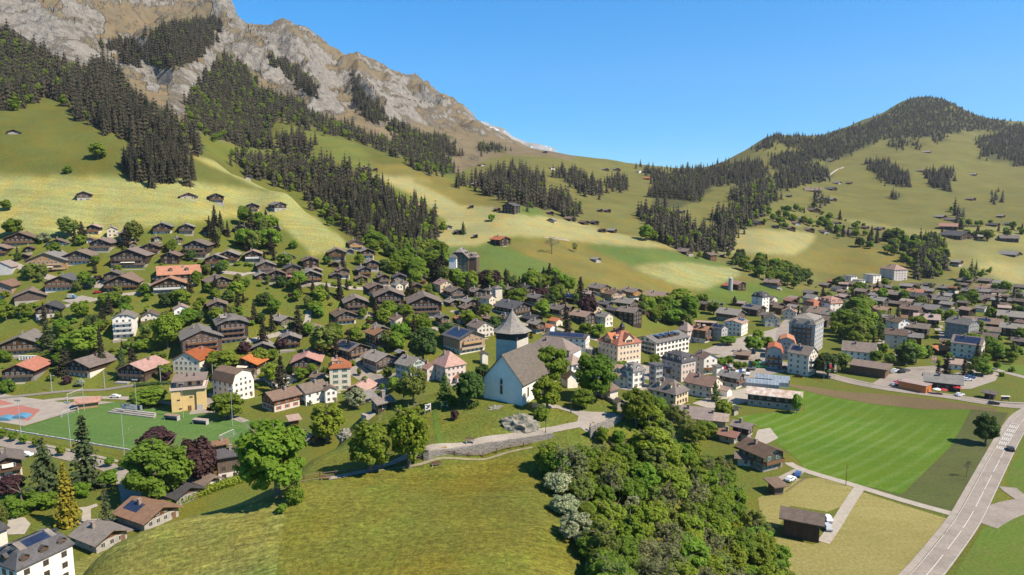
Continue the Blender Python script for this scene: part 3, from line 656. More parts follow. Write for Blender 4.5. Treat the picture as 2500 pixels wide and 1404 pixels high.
#      # (root, kind, x, y, z, height, width)
NAMES = dict(spruce='spruce_tree', conifer='conifer_tree', cedar='cedar_tree', golden='golden_cypress', larch='larch_tree', yew='yew_tree', darkfir='fir_tree', broad='leafy_tree', bright='maple_tree',
             yellowish='ash_tree', beech='copper_beech', poplar='poplar_tree', birch='birch_tree', darkleaf='dark_tree', bush='bush', brightbush='bush', purplebush='purple_bush', blossom='blossoming_tree', sparse='sparse_tree', near_leaf='deciduous_tree', near_bright='maple_tree', near_yellow='ash_tree', near_olive='birch_tree', near_dark='dark_tree', near_sparse='sparse_tree', near_bush='bush', near_blossom='blossoming_tree', farbroad='leafy_tree', bare='bare_tree')
def add_tree(kind, x, y, z, h, wscale=1.0, rot=None, name=None):
    L = TP[kind]; c, t = L[int(rng.integers(len(L)))]
    if h * FPX / y < 26:                                         # a few pixels tall: one mesh, no parts
        if (kind, c.name) not in WHOLE:
            bm = bpy.data.meshes.new(NAMES[kind]); n1, n2 = len(c.vertices), len(t.vertices)
            V = np.empty((n1 + n2) * 3, np.float32); c.vertices.foreach_get('co', V[:n1 * 3]); t.vertices.foreach_get('co', V[n1 * 3:])
            WHOLE[(kind, c.name)] = mesh_from(NAMES[kind], V.reshape(-1, 3), np.arange(n1 + n2).reshape(-1, 4), [c.materials[0], t.materials[0]], False, np.r_[np.zeros(n1 // 4), np.ones(n2 // 4)])
        r = link(name or NAMES[kind], WHOLE[(kind, c.name)])
        r.location = (x, y, z); r.scale = (h * wscale, h * wscale, h); r.rotation_euler = (0, 0, rng.uniform(0, 6.28) if rot is None else rot)
        TREES.append(dict(o=r, kind=kind, x=x, y=y, z=z, h=h, w=wscale)); return r
    r = bpy.data.objects.new(name or NAMES[kind], None); COL.objects.link(r)
    r.location = (x, y, z); r.scale = (h * wscale, h * wscale, h); r.rotation_euler = (0, 0, rng.uniform(0, 6.28) if rot is None else rot)
    r.empty_display_size = .1
    a = link('crown' if kind != 'bare' else 'branches', c, r)
    link('trunk', t, r)
    TREES.append(dict(o=r, kind=kind, x=x, y=y, z=z, h=h, w=wscale))
    return r
def tree_px(kind, u, vbase, hpx, wpx=None, ymin=None, z=None):
    """a tree whose foot is seen at photo pixel (u, vbase)"""
    p = hit(u, vbase, ymin) if z is None else np.array(PZ(u, vbase, z))
    if np.isnan(p[0]): return None
    h = hpx * p[1] / FPX * 1.02
    base = {'spruce': .34, 'conifer': .4, 'cedar': .72, 'golden': .42, 'larch': .36, 'yew': .6, 'darkfir': .46, 'poplar': .45, 'beech': .72, 'birch': .62, 'bush': 1.25, 'brightbush': 1.25, 'purplebush': 1.2, 'near_bush': 1.25}.get(kind, .85)
    ws = 1.0 if wpx is None else wpx / hpx / base
    return add_tree(kind, p[0], p[1], p[2], h, ws)
# ---------------------------------------------------------------- conifer woods (photo outlines of the woods; stems stand on the slopes)
def poly_sample(poly, n, r):
    p = np.array(poly, float); lo, hi = p.min(0), p.max(0); out = []
    while len(out) < n:
        q = r.uniform(lo, hi, (n * 3, 2)); q = q[inside(poly, q[:, 0], q[:, 1])]; out.extend(q.tolist())
    return np.array(out[:n])
def area(poly):
    p = np.array(poly, float); return .5 * abs(np.dot(p[:, 0], np.roll(p[:, 1], 1)) - np.dot(p[:, 1], np.roll(p[:, 0], 1)))
wood_stems, wood_leafy = [], []
def plant_woods():
    r = np.random.default_rng(5)
    for nm, polys in WOODS.items():
        for poly in polys:
            c = hit(*np.mean(poly, 0))
            if np.isnan(c[0]): c = hit(*(np.mean(poly, 0) + [0, 25]))
            Y = c[1]; wf = 1 + .30 * min(max((Y - 900) / 1400, 0), 1); s = 5.2 * wf * FPX / Y
            n = int(max(3, area(poly) / (s * s * .36)))
            n = min(n, 3200)
            q = poly_sample(poly, n, r); q = q + r.normal(0, 1, q.shape) * np.array([.9, .6]) * (s * 1.1)
            hp = 10 * FPX / Y
            P = hits(q[:, 0], q[:, 1] + hp * .55, Y * .72)
            for p in P[~np.isnan(P[:, 0])]:
                hgt_ = r.uniform(12, 26) * (1 - .45 * min(max((Y - 900) / 1300, 0), 1))
                if nm.startswith('the ravine') or 'upper left edge' in nm or 'right hand ravine' in nm: leafy = r.random() < .26
                elif 'behind the right' in nm: leafy = r.random() < .55
                elif 'belt' in nm or 'under the rock' in nm: leafy = r.random() < .28
                else: leafy = r.random() < .05
                (wood_leafy if leafy else wood_stems).append((hgt_ * FPX / p[1] * (.6 if leafy else 1), p, hgt_ * (.6 if leafy else 1), nm))
plant_woods()
wood_stems.sort(key=lambda t: -t[0])
print('wood stems', len(wood_stems), 'leafy', len(wood_leafy))
def plant_stems():
    for px, p, h, nm in wood_stems[:270]:
        o = add_tree('spruce', p[0], p[1], p[2], h, float(rng.uniform(.85, 1.2)))
        o['category'] = 'spruce'; o['group'] = 'spruces of ' + nm; o['label'] = 'tall dark spruce in ' + nm; TREES[-1]['done'] = True
    rest = wood_stems[270:]
    V = []
    r = np.random.default_rng(3)
    for px, p, h, nm in rest:
        q = TP['spruce_q'][int(r.integers(6))]; a = r.uniform(0, 6.28); c, s = math.cos(a), math.sin(a); w = h * r.uniform(1.0, 1.4) * (1 + .40 * min(max((p[1] - 900) / 1400, 0), 1))
        qq = q.copy(); x, y = qq[..., 0] * w, qq[..., 1] * w
        qq[..., 0] = x * c - y * s + p[0]; qq[..., 1] = x * s + y * c + p[1]; qq[..., 2] = q[..., 2] * h + p[2]
        V.append(qq)
    if V:
        o = link('spruce_forest', quads_mesh('spruce_forest', np.concatenate(V), M['spruce']), kind='stuff')
        o['label'] = 'dense dark spruce forest covering the slopes under the mountain'
    wood_leafy.sort(key=lambda t: -t[0])
    V = []
    cq = [crown_quads(r, 12, 14, .2, .8, 1.0) for _ in range(4)]
    for px, p, h, nm in wood_leafy:
        q = cq[int(r.integers(4))]; V.append(q * np.array([h * .42, h * .42, h * .46]) + np.array([p[0], p[1], p[2] + h * .5]))
    nb = len(V) // 2; Vq = np.concatenate(V); nq = len(Vq)
    o = link('broadleaf_wood', mesh_from('broadleaf_wood', Vq.reshape(-1, 3), np.arange(nq * 4).reshape(-1, 4), [M['leaf'], M['leaf_bright']], False, np.concatenate([np.full(len(q), (i * 7) % 5 < 2) for i, q in enumerate(V)])), kind='stuff')
    o['label'] = 'light green broad-leaved trees scattered among the dark spruce woods'
plant_stems()
# ================================================================ BUILDINGS
for k, c, c2 in (('rb', (.165,.118,.088), (.110,.080,.061)), ('rg', (.205,.178,.152), (.140,.124,.110)), ('rr', (.35,.150,.090), (.24,.11,.07)), ('ro', (.27,.155,.095), (.18,.11,.07)),
                 ('rd', (.080,.074,.076), (.055,.052,.054)), ('rp', (.285,.195,.150), (.21,.15,.12)), ('rm', (.46,.43,.39), (.30,.19,.13))):
    M[k] = surf('roof_' + k, c, .3, .55, .8, .4, c2, .28, None, .25, 6)
for k, c, c2 in (('tn', (.062,.038,.024), (.036,.023,.016)), ('tm', (.125,.072,.040), (.080,.046,.027)), ('tl', (.33,.185,.085), (.24,.13,.06))):
    M[k] = surf('timber_' + k, c, .35, .8, .8, .3, c2, .2, (3, 3, .25), .2, 6)
M['tr'] = surf('timber_ground_floor', (.085,.054,.034), .35, .8, .8, .3, (.055,.036,.024), .2, (3, 3, .25), .2, 6)
for k, c, c2 in (('b', (.60,.54,.46), (.50,.44,.37)), ('w', (.76,.70,.61), (.67,.61,.53)), ('c', (.64,.53,.38), (.56,.46,.33)), ('p', (.56,.43,.37), (.49,.38,.33)), ('y', (.60,.42,.20), (.52,.36,.17)), ('x', (.40,.38,.355), (.32,.30,.28)), ('g', (.27,.245,.225), (.20,.18,.165))):
    M['pl_' + k] = surf('plaster_' + k, c, .08, .35, .9, .15, c2, .06)
M['stone'] = surf('rubble_stone', (.40,.345,.28), .35, 1.2, .95, .6, (.26,.225,.19), .1)
M['concrete'] = surf('concrete', (.46,.44,.41), .12, .5, .9, .2, (.37,.35,.33))
M['terrace_slab'] = surf('terrace_slab', (.33,.29,.245), .15, .6, .95, .1, (.26,.23,.195), .15)
M['solar'] = surf('solar_glass', (.014,.020,.045), .2, .6, .18, 0, (.022,.032,.070), 0, None, .6)
M['glass'] = surf('window_glass', (.030,.034,.038), .3, .5, .12, 0, (.05,.055,.06), .3, None, .6)
M['frame'] = surf('window_frame', (.62,.58,.52), .1, 2, .6); M['framebrown'] = surf('window_frame_brown', (.20,.11,.06), .2, 2, .6)
M['shut_green'] = surf('shutter_green', (.045,.20,.13), .2, 2, .6); M['shut_grey'] = surf('shutter_grey', (.30,.29,.29), .1, 2, .6); M['shut_red'] = surf('shutter_red', (.45,.06,.03), .2, 2, .6)
M['rail'] = surf('rail_wood', (.17,.095,.05), .3, 2, .8, .2, (.11,.065,.036), .25); M['raillight'] = surf('rail_wood_light', (.44,.29,.15), .2, 2, .8, 0, (.36,.23,.12), .1)
M['railwhite'] = surf('rail_white', (.66,.62,.56), .1, 2, .7); M['brickch'] = surf('chimney_render', (.30,.24,.20), .3, 3, .9)
M['awning'] = surf('awning_cloth', (.72,.64,.5), .1, 2, .9)
class MB:
    def __init__(s): s.v, s.f, s.m = [], [], []
    def poly(s, pts, mi=0):
        k = len(s.v); s.v.extend([tuple(map(float, p)) for p in pts]); s.f.append(tuple(range(k, k + len(pts)))); s.m.append(mi); return s
    def box(s, x0, x1, y0, y1, z0, z1, mi=0):
        a = [(x0,y0,z0),(x1,y0,z0),(x1,y1,z0),(x0,y1,z0),(x0,y0,z1),(x1,y0,z1),(x1,y1,z1),(x0,y1,z1)]
        for q in ((3,2,1,0),(4,5,6,7),(0,1,5,4),(1,2,6,5),(2,3,7,6),(3,0,4,7)): s.poly([a[i] for i in q], mi)
        return s
    def extr(s, prof, y0, y1, mi=0, caps=True):
        """profile in x,z (counter-clockwise seen from -y) pushed along y"""
        n = len(prof)
        for i in range(n):
            (xa, za), (xb, zb) = prof[i], prof[(i + 1) % n]
            s.poly([(xa,y0,za),(xb,y0,zb),(xb,y1,zb),(xa,y1,za)][::-1], mi)
        if caps:
            s.poly([(x, y0, z) for x, z in prof], mi); s.poly([(x, y1, z) for x, z in prof][::-1], mi)
        return s
    def cyl(s, x, y, z0, z1, r0, r1=None, n=8, mi=0, cap=True):
        r1 = r0 if r1 is None else r1
        A = [(x + r0 * math.cos(i * 2 * math.pi / n), y + r0 * math.sin(i * 2 * math.pi / n), z0) for i in range(n)]
        B = [(x + r1 * math.cos(i * 2 * math.pi / n), y + r1 * math.sin(i * 2 * math.pi / n), z1) for i in range(n)]
        for i in range(n): s.poly([A[i], A[(i+1) % n], B[(i+1) % n], B[i]], mi)
        if cap: s.poly(B, mi); s.poly(A[::-1], mi)
        return s
    def shell(s, polys, t, mi=0, mj=None):
        """a roof: top faces plus the same faces t lower, closed round the edge"""
        mj = mi if mj is None else mj; cnt = {}
        key = lambda p: tuple(round(c, 3) for c in p)
        for P in polys:
            s.poly(P, mi); s.poly([(x, y, z - t) for x, y, z in P][::-1], mj)
            for a, b in zip(P, list(P[1:]) + [P[0]]): cnt[(key(a), key(b))] = (a, b)
        for (a, b), (p, q) in cnt.items():
            if (b, a) not in cnt: s.poly([p, (p[0],p[1],p[2]-t), (q[0],q[1],q[2]-t), q], mj)
        return s
    def mesh(s, name, mats):
        me = bpy.data.meshes.new(name); me.from_pydata(s.v, [], s.f)
        for m in mats: me.materials.append(m if not isinstance(m, str) else M[m])
        if len(mats) > 1: me.polygons.foreach_set('material_index', s.m)
        me.update(); return me
    def obj(s, name, mats, parent=None, **kw): return link(name, s.mesh(name, mats), parent, **kw)
def empty(name, loc, rz=0, **kw):
    o = bpy.data.objects.new(name, None); COL.objects.link(o); o.location = loc; o.rotation_euler = (0, 0, rz); o.empty_display_size = .1
    for k, v in kw.items(): o[k] = v
    return o
def win_mesh(key, w, h, shutter=None, fr='frame'):
    b = MB(); t = .09
    b.box(-w/2, w/2, -.05, .03, 0, t, 0).box(-w/2, w/2, -.05, .03, h - t, h, 0).box(-w/2, -w/2 + t, -.048, .03, t, h - t, 0).box(w/2 - t, w/2, -.048, .03, t, h - t, 0).box(-t/3, t/3, -.04, .02, t, h - t, 0)
    b.box(-w/2 + t, w/2 - t, -.02, .02, t, h - t, 1)
    if shutter:
        b.box(-w/2 - w*.5, -w/2 - .03, -.07, .0, 0, h, 2).box(w/2 + .03, w/2 + w*.5, -.07, .0, 0, h, 2)
    return b.mesh('window', [fr, 'glass'] + ([shutter] if shutter else []))
WIN = {'': win_mesh('', 1.15, 1.35), 'b': win_mesh('b', 1.3, 1.4, None, 'framebrown'), 'G': win_mesh('G', 1.1, 1.5, 'shut_green'), 'Y': win_mesh('Y', 1.1, 1.5, 'shut_grey'), 'R': win_mesh('R', 1.1, 1.5, 'shut_red'), 'L': win_mesh('L', 2.2, 1.7), 'l': win_mesh('l', 1.2, .6, None, 'framebrown'), 'H': win_mesh('H', 1.2, 2.1)}
HOUSES = []
WALLS = {'t': ('pl_b', 'tn'), 'T': ('pl_b', 'tl'), 'm': ('pl_b', 'tm'), 'n': ('tn', 'tn'), 'w': ('pl_w', 'pl_w'), 'c': ('pl_c', 'pl_c'), 's': ('stone', 'tm'), 'S': ('stone', 'tn'), 'p': ('pl_p', 'pl_p'), 'x': ('pl_x', 'pl_x'), 'y': ('pl_y', 'pl_y'), 'g': ('pl_g', 'pl_g'), 'W': ('tl', 'tl'), 'k': ('concrete', 'concrete'), 'e': ('pl_w', 'pl_c'), 'r': ('tm', 'tm'), 'R': ('shut_red', 'shut_red')}
def gable_prof(W, H, tan): return [(-W/2, -0.0), (W/2, 0.0), (W/2, H), (0, H + W/2 * tan), (-W/2, H)]
def build_house(name, x, y, z, yaw, W, L, fl, roof, wall, kind='g', tan=.42, opts='', det=2, tm=None, sh=2.7, base=None, deep=3.0, ov=None, og=None):
    """one building; its gable looks along -y of its own frame"""
    o = empty(name, (x, y, z), R(yaw))
    lo, up = WALLS[wall]; Hh = fl * sh + .5
    if lo == 'pl_b': lo = ('pl_b', 'stone', 'pl_g', 'pl_b', 'tr', 'stone')[(len(HOUSES) * 7) % 6]
    hb = sh + .2 if lo != up else 0
    vis = -1 if yaw > 0 else 1                                    # side wall that shows beside the gable
    if ov is None: ov = 1.1 if up[0] == 't' else .6
    if og is None: og = 1.2 if up[0] == 't' else .5
    P = {}
    if kind in 'gjk':
        top = [(W/2, Hh), (0, Hh + W/2 * tan), (-W/2, Hh)]
        if kind == 'j': q = .62; top = [(W/2, Hh), (W/2*(1-q), Hh + W/2*tan*q), (-W/2*(1-q), Hh + W/2*tan*q), (-W/2, Hh)]
        if kind == 'k': top = [(W/2, Hh), (W*.37, Hh + W*.30), (0, Hh + W*.44), (-W*.37, Hh + W*.30), (-W/2, Hh)]
    else: top = [(W/2, Hh), (-W/2, Hh)]
    if det == 0 or lo == up:
        b = MB()
        if lo != up:
            b.box(-W/2, W/2, -L/2, L/2, -deep, hb, 0); b.extr([(-W/2-.06, hb), (W/2+.06, hb)] + [(px * (1 + .12 / W), pz - .05) for px, pz in top], -L/2 - .06, L/2 + .06, 1)
            b.obj('wall', [lo, up], o)
        else: b.extr([(-W/2, -deep), (W/2, -deep)] + top, -L/2, L/2, 0); b.obj('wall', [lo], o)
    else:
        MB().box(-W/2, W/2, -L/2, L/2, -deep, hb, 0).obj('ground_floor', [lo], o)
        MB().extr([(-W/2-.08, hb), (W/2+.08, hb)] + [(px * (1 + .16 / W), pz - .05) for px, pz in top], -L/2 - .08, L/2 + .08, 0).obj('upper_floor', [up], o)
    # roof
    xe, y0, y1 = W/2 + ov, -L/2 - og, L/2 + og; ze = Hh - ov * tan + .12; zr = Hh + W/2 * tan + .12
    b = MB(); th = .28
    if kind == 'g': polys = [[(-xe,y0,ze),(0,y0,zr),(0,y1,zr),(-xe,y1,ze)][::-1], [(xe,y0,ze),(0,y0,zr),(0,y1,zr),(xe,y1,ze)]]
    elif kind == 'j':
        q = .62; xm = xe * (1 - q); zm = ze + (zr - ze) * q; d = W * .16 + og
        polys = [[(-xe,y0,ze),(-xe,y1,ze),(-xm,y1,zm),(0,y1-d,zr),(0,y0+d,zr),(-xm,y0,zm)][::-1], [(xe,y0,ze),(xe,y1,ze),(xm,y1,zm),(0,y1-d,zr),(0,y0+d,zr),(xm,y0,zm)],
                 [(-xm,y0,zm),(xm,y0,zm),(0,y0+d,zr)], [(xm,y1,zm),(-xm,y1,zm),(0,y1-d,zr)]]
    elif kind == 'k':
        pr = [(-xe+.4, Hh-.5), (-W*.37-.1, Hh+W*.30+.12), (0, Hh+W*.44+.14), (W*.37+.1, Hh+W*.30+.12), (xe-.4, Hh-.5)]
        polys = [[(a[0],y0,a[1]),(b_[0],y0,b_[1]),(b_[0],y1,b_[1]),(a[0],y1,a[1])] for a, b_ in zip(pr, pr[1:])]
    elif kind in 'hP':
        d = min(W/2 + ov, L/2 + og) * (.8 if kind == 'h' else 1); rl = max(L/2 + og - d, .05)
        zr = ze + (W/2 + ov) * tan
        polys = [[(-xe,y0,ze),(-xe,y1,ze),(0,rl,zr),(0,-rl,zr)][::-1], [(xe,y0,ze),(xe,y1,ze),(0,rl,zr),(0,-rl,zr)], [(-xe,y0,ze),(xe,y0,ze),(0,-rl,zr)], [(xe,y1,ze),(-xe,y1,ze),(0,rl,zr)]]
    elif kind == 'm':
        i = 1.3; hm = 3.0; xi, yi0, yi1 = W/2 - i, -L/2 + i, L/2 - i; zt = Hh + hm; zr = zt + xi * .35; rl = max(abs(yi0) - xi * .8, .1); xe, y0, y1, ze = W/2 + .45, -L/2 - .45, L/2 + .45, Hh + .05
        polys = [[(-xe,y0,ze),(xe,y0,ze),(xi,yi0,zt),(-xi,yi0,zt)], [(xe,y1,ze),(-xe,y1,ze),(-xi,yi1,zt),(xi,yi1,zt)], [(-xe,y1,ze),(-xe,y0,ze),(-xi,yi0,zt),(-xi,yi1,zt)], [(xe,y0,ze),(xe,y1,ze),(xi,yi1,zt),(xi,yi0,zt)],
                 [(-xi,yi0,zt),(xi,yi0,zt),(0,-rl,zr)], [(xi,yi1,zt),(-xi,yi1,zt),(0,rl,zr)], [(-xi,yi1,zt),(-xi,yi0,zt),(0,-rl,zr),(0,rl,zr)], [(xi,yi0,zt),(xi,yi1,zt),(0,rl,zr),(0,-rl,zr)]]
    elif kind == 'f':
        polys = [[(-xe,y0,Hh+.1),(xe,y0,Hh+.1),(xe,y1,Hh+.3),(-xe,y1,Hh+.3)]]; th = .35
    elif kind == 'a':                                            # single slope
        polys = [[(-xe,y0,Hh),(xe,y0,Hh),(xe,y1,Hh+L*.2),(-xe,y1,Hh+L*.2)]]
    b.shell(polys, th); ro = b.obj('roof', [roof], o)
    # chimney, panels, dormers sit on the roof
    def roof_z(px, py=0): return Hh + (W/2 - abs(px)) * tan + .12
    if det and 'x' not in opts and kind in 'ghj':
        cx, cy = vis * W * .14, L * .12
        c = MB().box(cx-.4, cx+.4, cy-.45, cy+.45, roof_z(cx) - .6, roof_z(cx) + 1.5, 0).box(cx-.5, cx+.5, cy-.55, cy+.55, roof_z(cx) + 1.5, roof_z(cx) + 1.65, 0)
        c.obj('chimney', ['brickch'], ro)
    def slope_panel(nm, side, f0, f1, g0, g1, mat, up_=.06, th_=.06):
        """a flat panel lying on one slope: f along the slope from ridge to eave, g along the ridge"""
        xa, xb = side * (W/2) * f0, side * (W/2) * f1; ya, yb = -L/2 + L * g0, -L/2 + L * g1
        za, zb = roof_z(xa) + up_, roof_z(xb) + up_
        pl = [(xa,ya,za),(xb,ya,zb),(xb,yb,zb),(xa,yb,za)]
        if side > 0: pl = pl[::-1]
        n = MB(); n.shell([pl[::-1]], th_); return n.obj(nm, [mat], ro)
    if 'S' in opts: slope_panel('solar_panel', vis, .12, .92, .08, .92, 'solar')
    if 'Q' in opts: slope_panel('solar_panel', vis, .2, .75, .45, .95, 'solar')
    if 'V' in opts:
        for g in ((.2, .26), (.42, .48), (.68, .74)): slope_panel('skylight', vis, .35, .55, *g, 'glass')
    def dormer(px, py, face, w=1.8, h=1.6, zb=None, mat=None):
        """face: 0 looks to -y, 1 to the visible long side"""
        dm = empty('dormer', (px, py, zb), 0 if face == 0 else R(90) * vis); dm.parent = o
        MB().extr([(-w/2, -.6), (w/2, -.6), (w/2, h), (0, h + w*.3), (-w/2, h)], 0, 2.6, 0).obj('dormer_wall', [up if mat is None else mat], dm)
        MB().shell([[(-w/2-.25,-.3,h-.1),(0,-.3,h+w*.36),(0,2.8,h+w*.36),(-w/2-.25,2.8,h-.1)][::-1], [(w/2+.25,-.3,h-.1),(0,-.3,h+w*.36),(0,2.8,h+w*.36),(w/2+.25,2.8,h-.1)]], .12).obj('dormer_roof', [roof], dm)
        wo_ = link('window', WIN['b' if mat else ''], dm); wo_.location = (0, -.03, .1); wo_.scale = (.85, 1, .85)
    if 'D' in opts:
        if kind == 'm':
            for k in range(max(2, int(L / 4))): dormer(vis * (W/2 - .2), -L/2 + L * (k + .5) / max(2, int(L / 4)), 1, zb=Hh + .5, mat='tm' if 'b' in opts else None)
            for k in range(max(1, int(W / 5))): dormer(-W/2 + W * (k + .5) / max(1, int(W / 5)), -L/2 + .2, 0, zb=Hh + .5, mat='tm' if 'b' in opts else None)
        else:
            for k in (.3, .7): dormer(vis * W * .36, -L/2 + L * k, 1, zb=roof_z(W * .36))
            if kind in 'hP': dormer(0, -L/2 + W * .14, 0, zb=Hh + W * .08)
    # windows and balconies
    key = next((c for c in opts if c in 'GYRbL'), '')
    wm = WIN[key]
    def window(px, py, pz, rot, mesh=wm, s=1):
        w_ = link('window', mesh, o); w_.location = (px, py, pz); w_.rotation_euler = (0, 0, rot); w_.scale = (s, 1, s); return w_
    def allow(i): return .08 if lo != up and i > 0 else 0
    if det and 'n' not in opts:
        nf = max(2, int(W / (2.6 if det == 2 else 4.2))); ns = max(1, int(L / (3.2 if det == 2 else 7)))
        if key in 'GYR' and key: nf = max(2, int(W / 3.2))
        wsp = .86 * W
        for i in range(fl):
            zz = i * sh + .95
            for k in range(nf): window(-wsp/2 + wsp * (k + .5) / nf, -L/2 - allow(i) - .03, zz, 0)
            if abs(yaw) > 12:
                for k in range(ns): window(vis * (W/2 + allow(i) + .03), -L/2 + L * (k + .5) / ns, zz, R(90) * vis)
        if kind in 'gjk' and W > 9:
            for k in (-1, 1): window(k * W * .11, -L/2 - allow(1) - .03, fl * sh + .55, 0, s=.85)
        d = MB().box(-.55, .55, -.06, .03, 0, 2.05, 0); dd = d.obj('door', ['framebrown'], o); dd.location = (W * .36, -L/2 - .03, 0)
    if 'B' in opts or ('N' not in opts and det and up[0] == 't' and fl >= 2 and wall in 'tTm'):
        rl = 'raillight' if (wall == 'T' or 'l' in opts) else ('railwhite' if 'i' in opts else 'rail')
        for i in range(1, fl if det == 2 else 2):
            zz = i * sh + .12; wb = W * (.94 if i == 1 else .78); dp = 1.35
            b = MB().box(-wb/2, wb/2, -L/2 - dp, -L/2 - .09, zz - .16, zz, 0).box(-wb/2, wb/2, -L/2 - dp, -L/2 - dp + .08, zz + .12, zz + 1.05, 0).box(-wb/2, -wb/2 + .08, -L/2 - dp + .09, -L/2 - .1, zz + .12, zz + 1.05, 0).box(wb/2 - .08, wb/2, -L/2 - dp + .09, -L/2 - .1, zz + .12, zz + 1.05, 0)
            for k in range(int(wb / 2) + 1):
                px = -wb/2 + .1 + k * (wb - .2) / max(1, int(wb / 2)); b.box(px - .05, px + .05, -L/2 - dp + .01, -L/2 - dp + .07, zz, zz + .12, 0)
            b.obj('balcony', [rl], o)
    if det and 'n' not in opts and (len(HOUSES) * 5) % 3 and kind in 'gjh':
        wt = W * (.5 + .4 * ((len(HOUSES) * 3) % 4) / 3); xo = (W - wt) / 2 * (1 if len(HOUSES) % 2 else -1)
        MB().box(xo - wt/2, xo + wt/2, -L/2 - 3.2, -L/2 - .1, -deep, .06).obj('terrace', ['terrace_slab'], o)
    if 'A' in opts:
        z_ = sh + 2.2; MB().poly([(-W*.2,-L/2-.1,z_),(W*.2,-L/2-.1,z_),(W*.2,-L/2-2,z_-.7),(-W*.2,-L/2-2,z_-.7)][::-1]).poly([(-W*.2,-L/2-.1,z_-.05),(W*.2,-L/2-.1,z_-.05),(W*.2,-L/2-2,z_-.75),(-W*.2,-L/2-2,z_-.75)]).obj('awning', ['awning'], o)
    HOUSES.append(dict(o=o, x=x, y=y, z=z, W=W, L=L, H=Hh + W * .25, roof=roof, wall=wall, kind=kind, fl=fl, opts=opts, name=name, yaw=yaw))
    return o
def house_px(u, v, wpx, yaw, fl, roof, wall, kind='g', opts='', name=None, asp=1.15, tan=None, det=None, ymin=None, z=None, sh=2.7, fac=1.16):
    p = hit(u, v, ymin) if z is None else np.array(PZ(u, v, z))
    if np.isnan(p[0]): print('no ground for', u, v); return None
    wm = wpx * fac * p[1] / FPX
    ca, sa = abs(math.cos(R(yaw))), abs(math.sin(R(yaw)))
    ov = (1.1 if WALLS[wall][1][0] == 't' else .6)
    W = max(3.0, (wm - 2 * ov * (ca + sa)) / (ca + asp * sa)); L = W * asp
    if tan is None: tan = .42 if WALLS[wall][1][0] == 't' else .55
    y = p[1] + (L/2 * ca + W/2 * sa) * .92; x = p[0] * y / p[1]
    gz = min(p[2], H(x, y)) + .05
    gz = p[2] - .1
    if det is None: det = 2 if wpx >= 62 else (1 if wpx >= 37 else 0)
    if name is None: name = {'s': 'barn', 'S': 'barn', 'n': 'barn'}.get(wall, 'chalet' if WALLS[wall][1][0] == 't' else 'house')
    o = build_house(name, x, y, gz, yaw, W, L, fl, roof, wall, kind, tan, opts, det, sh=sh); HOUSES[-1]['src'] = (int(u), int(v)); return o
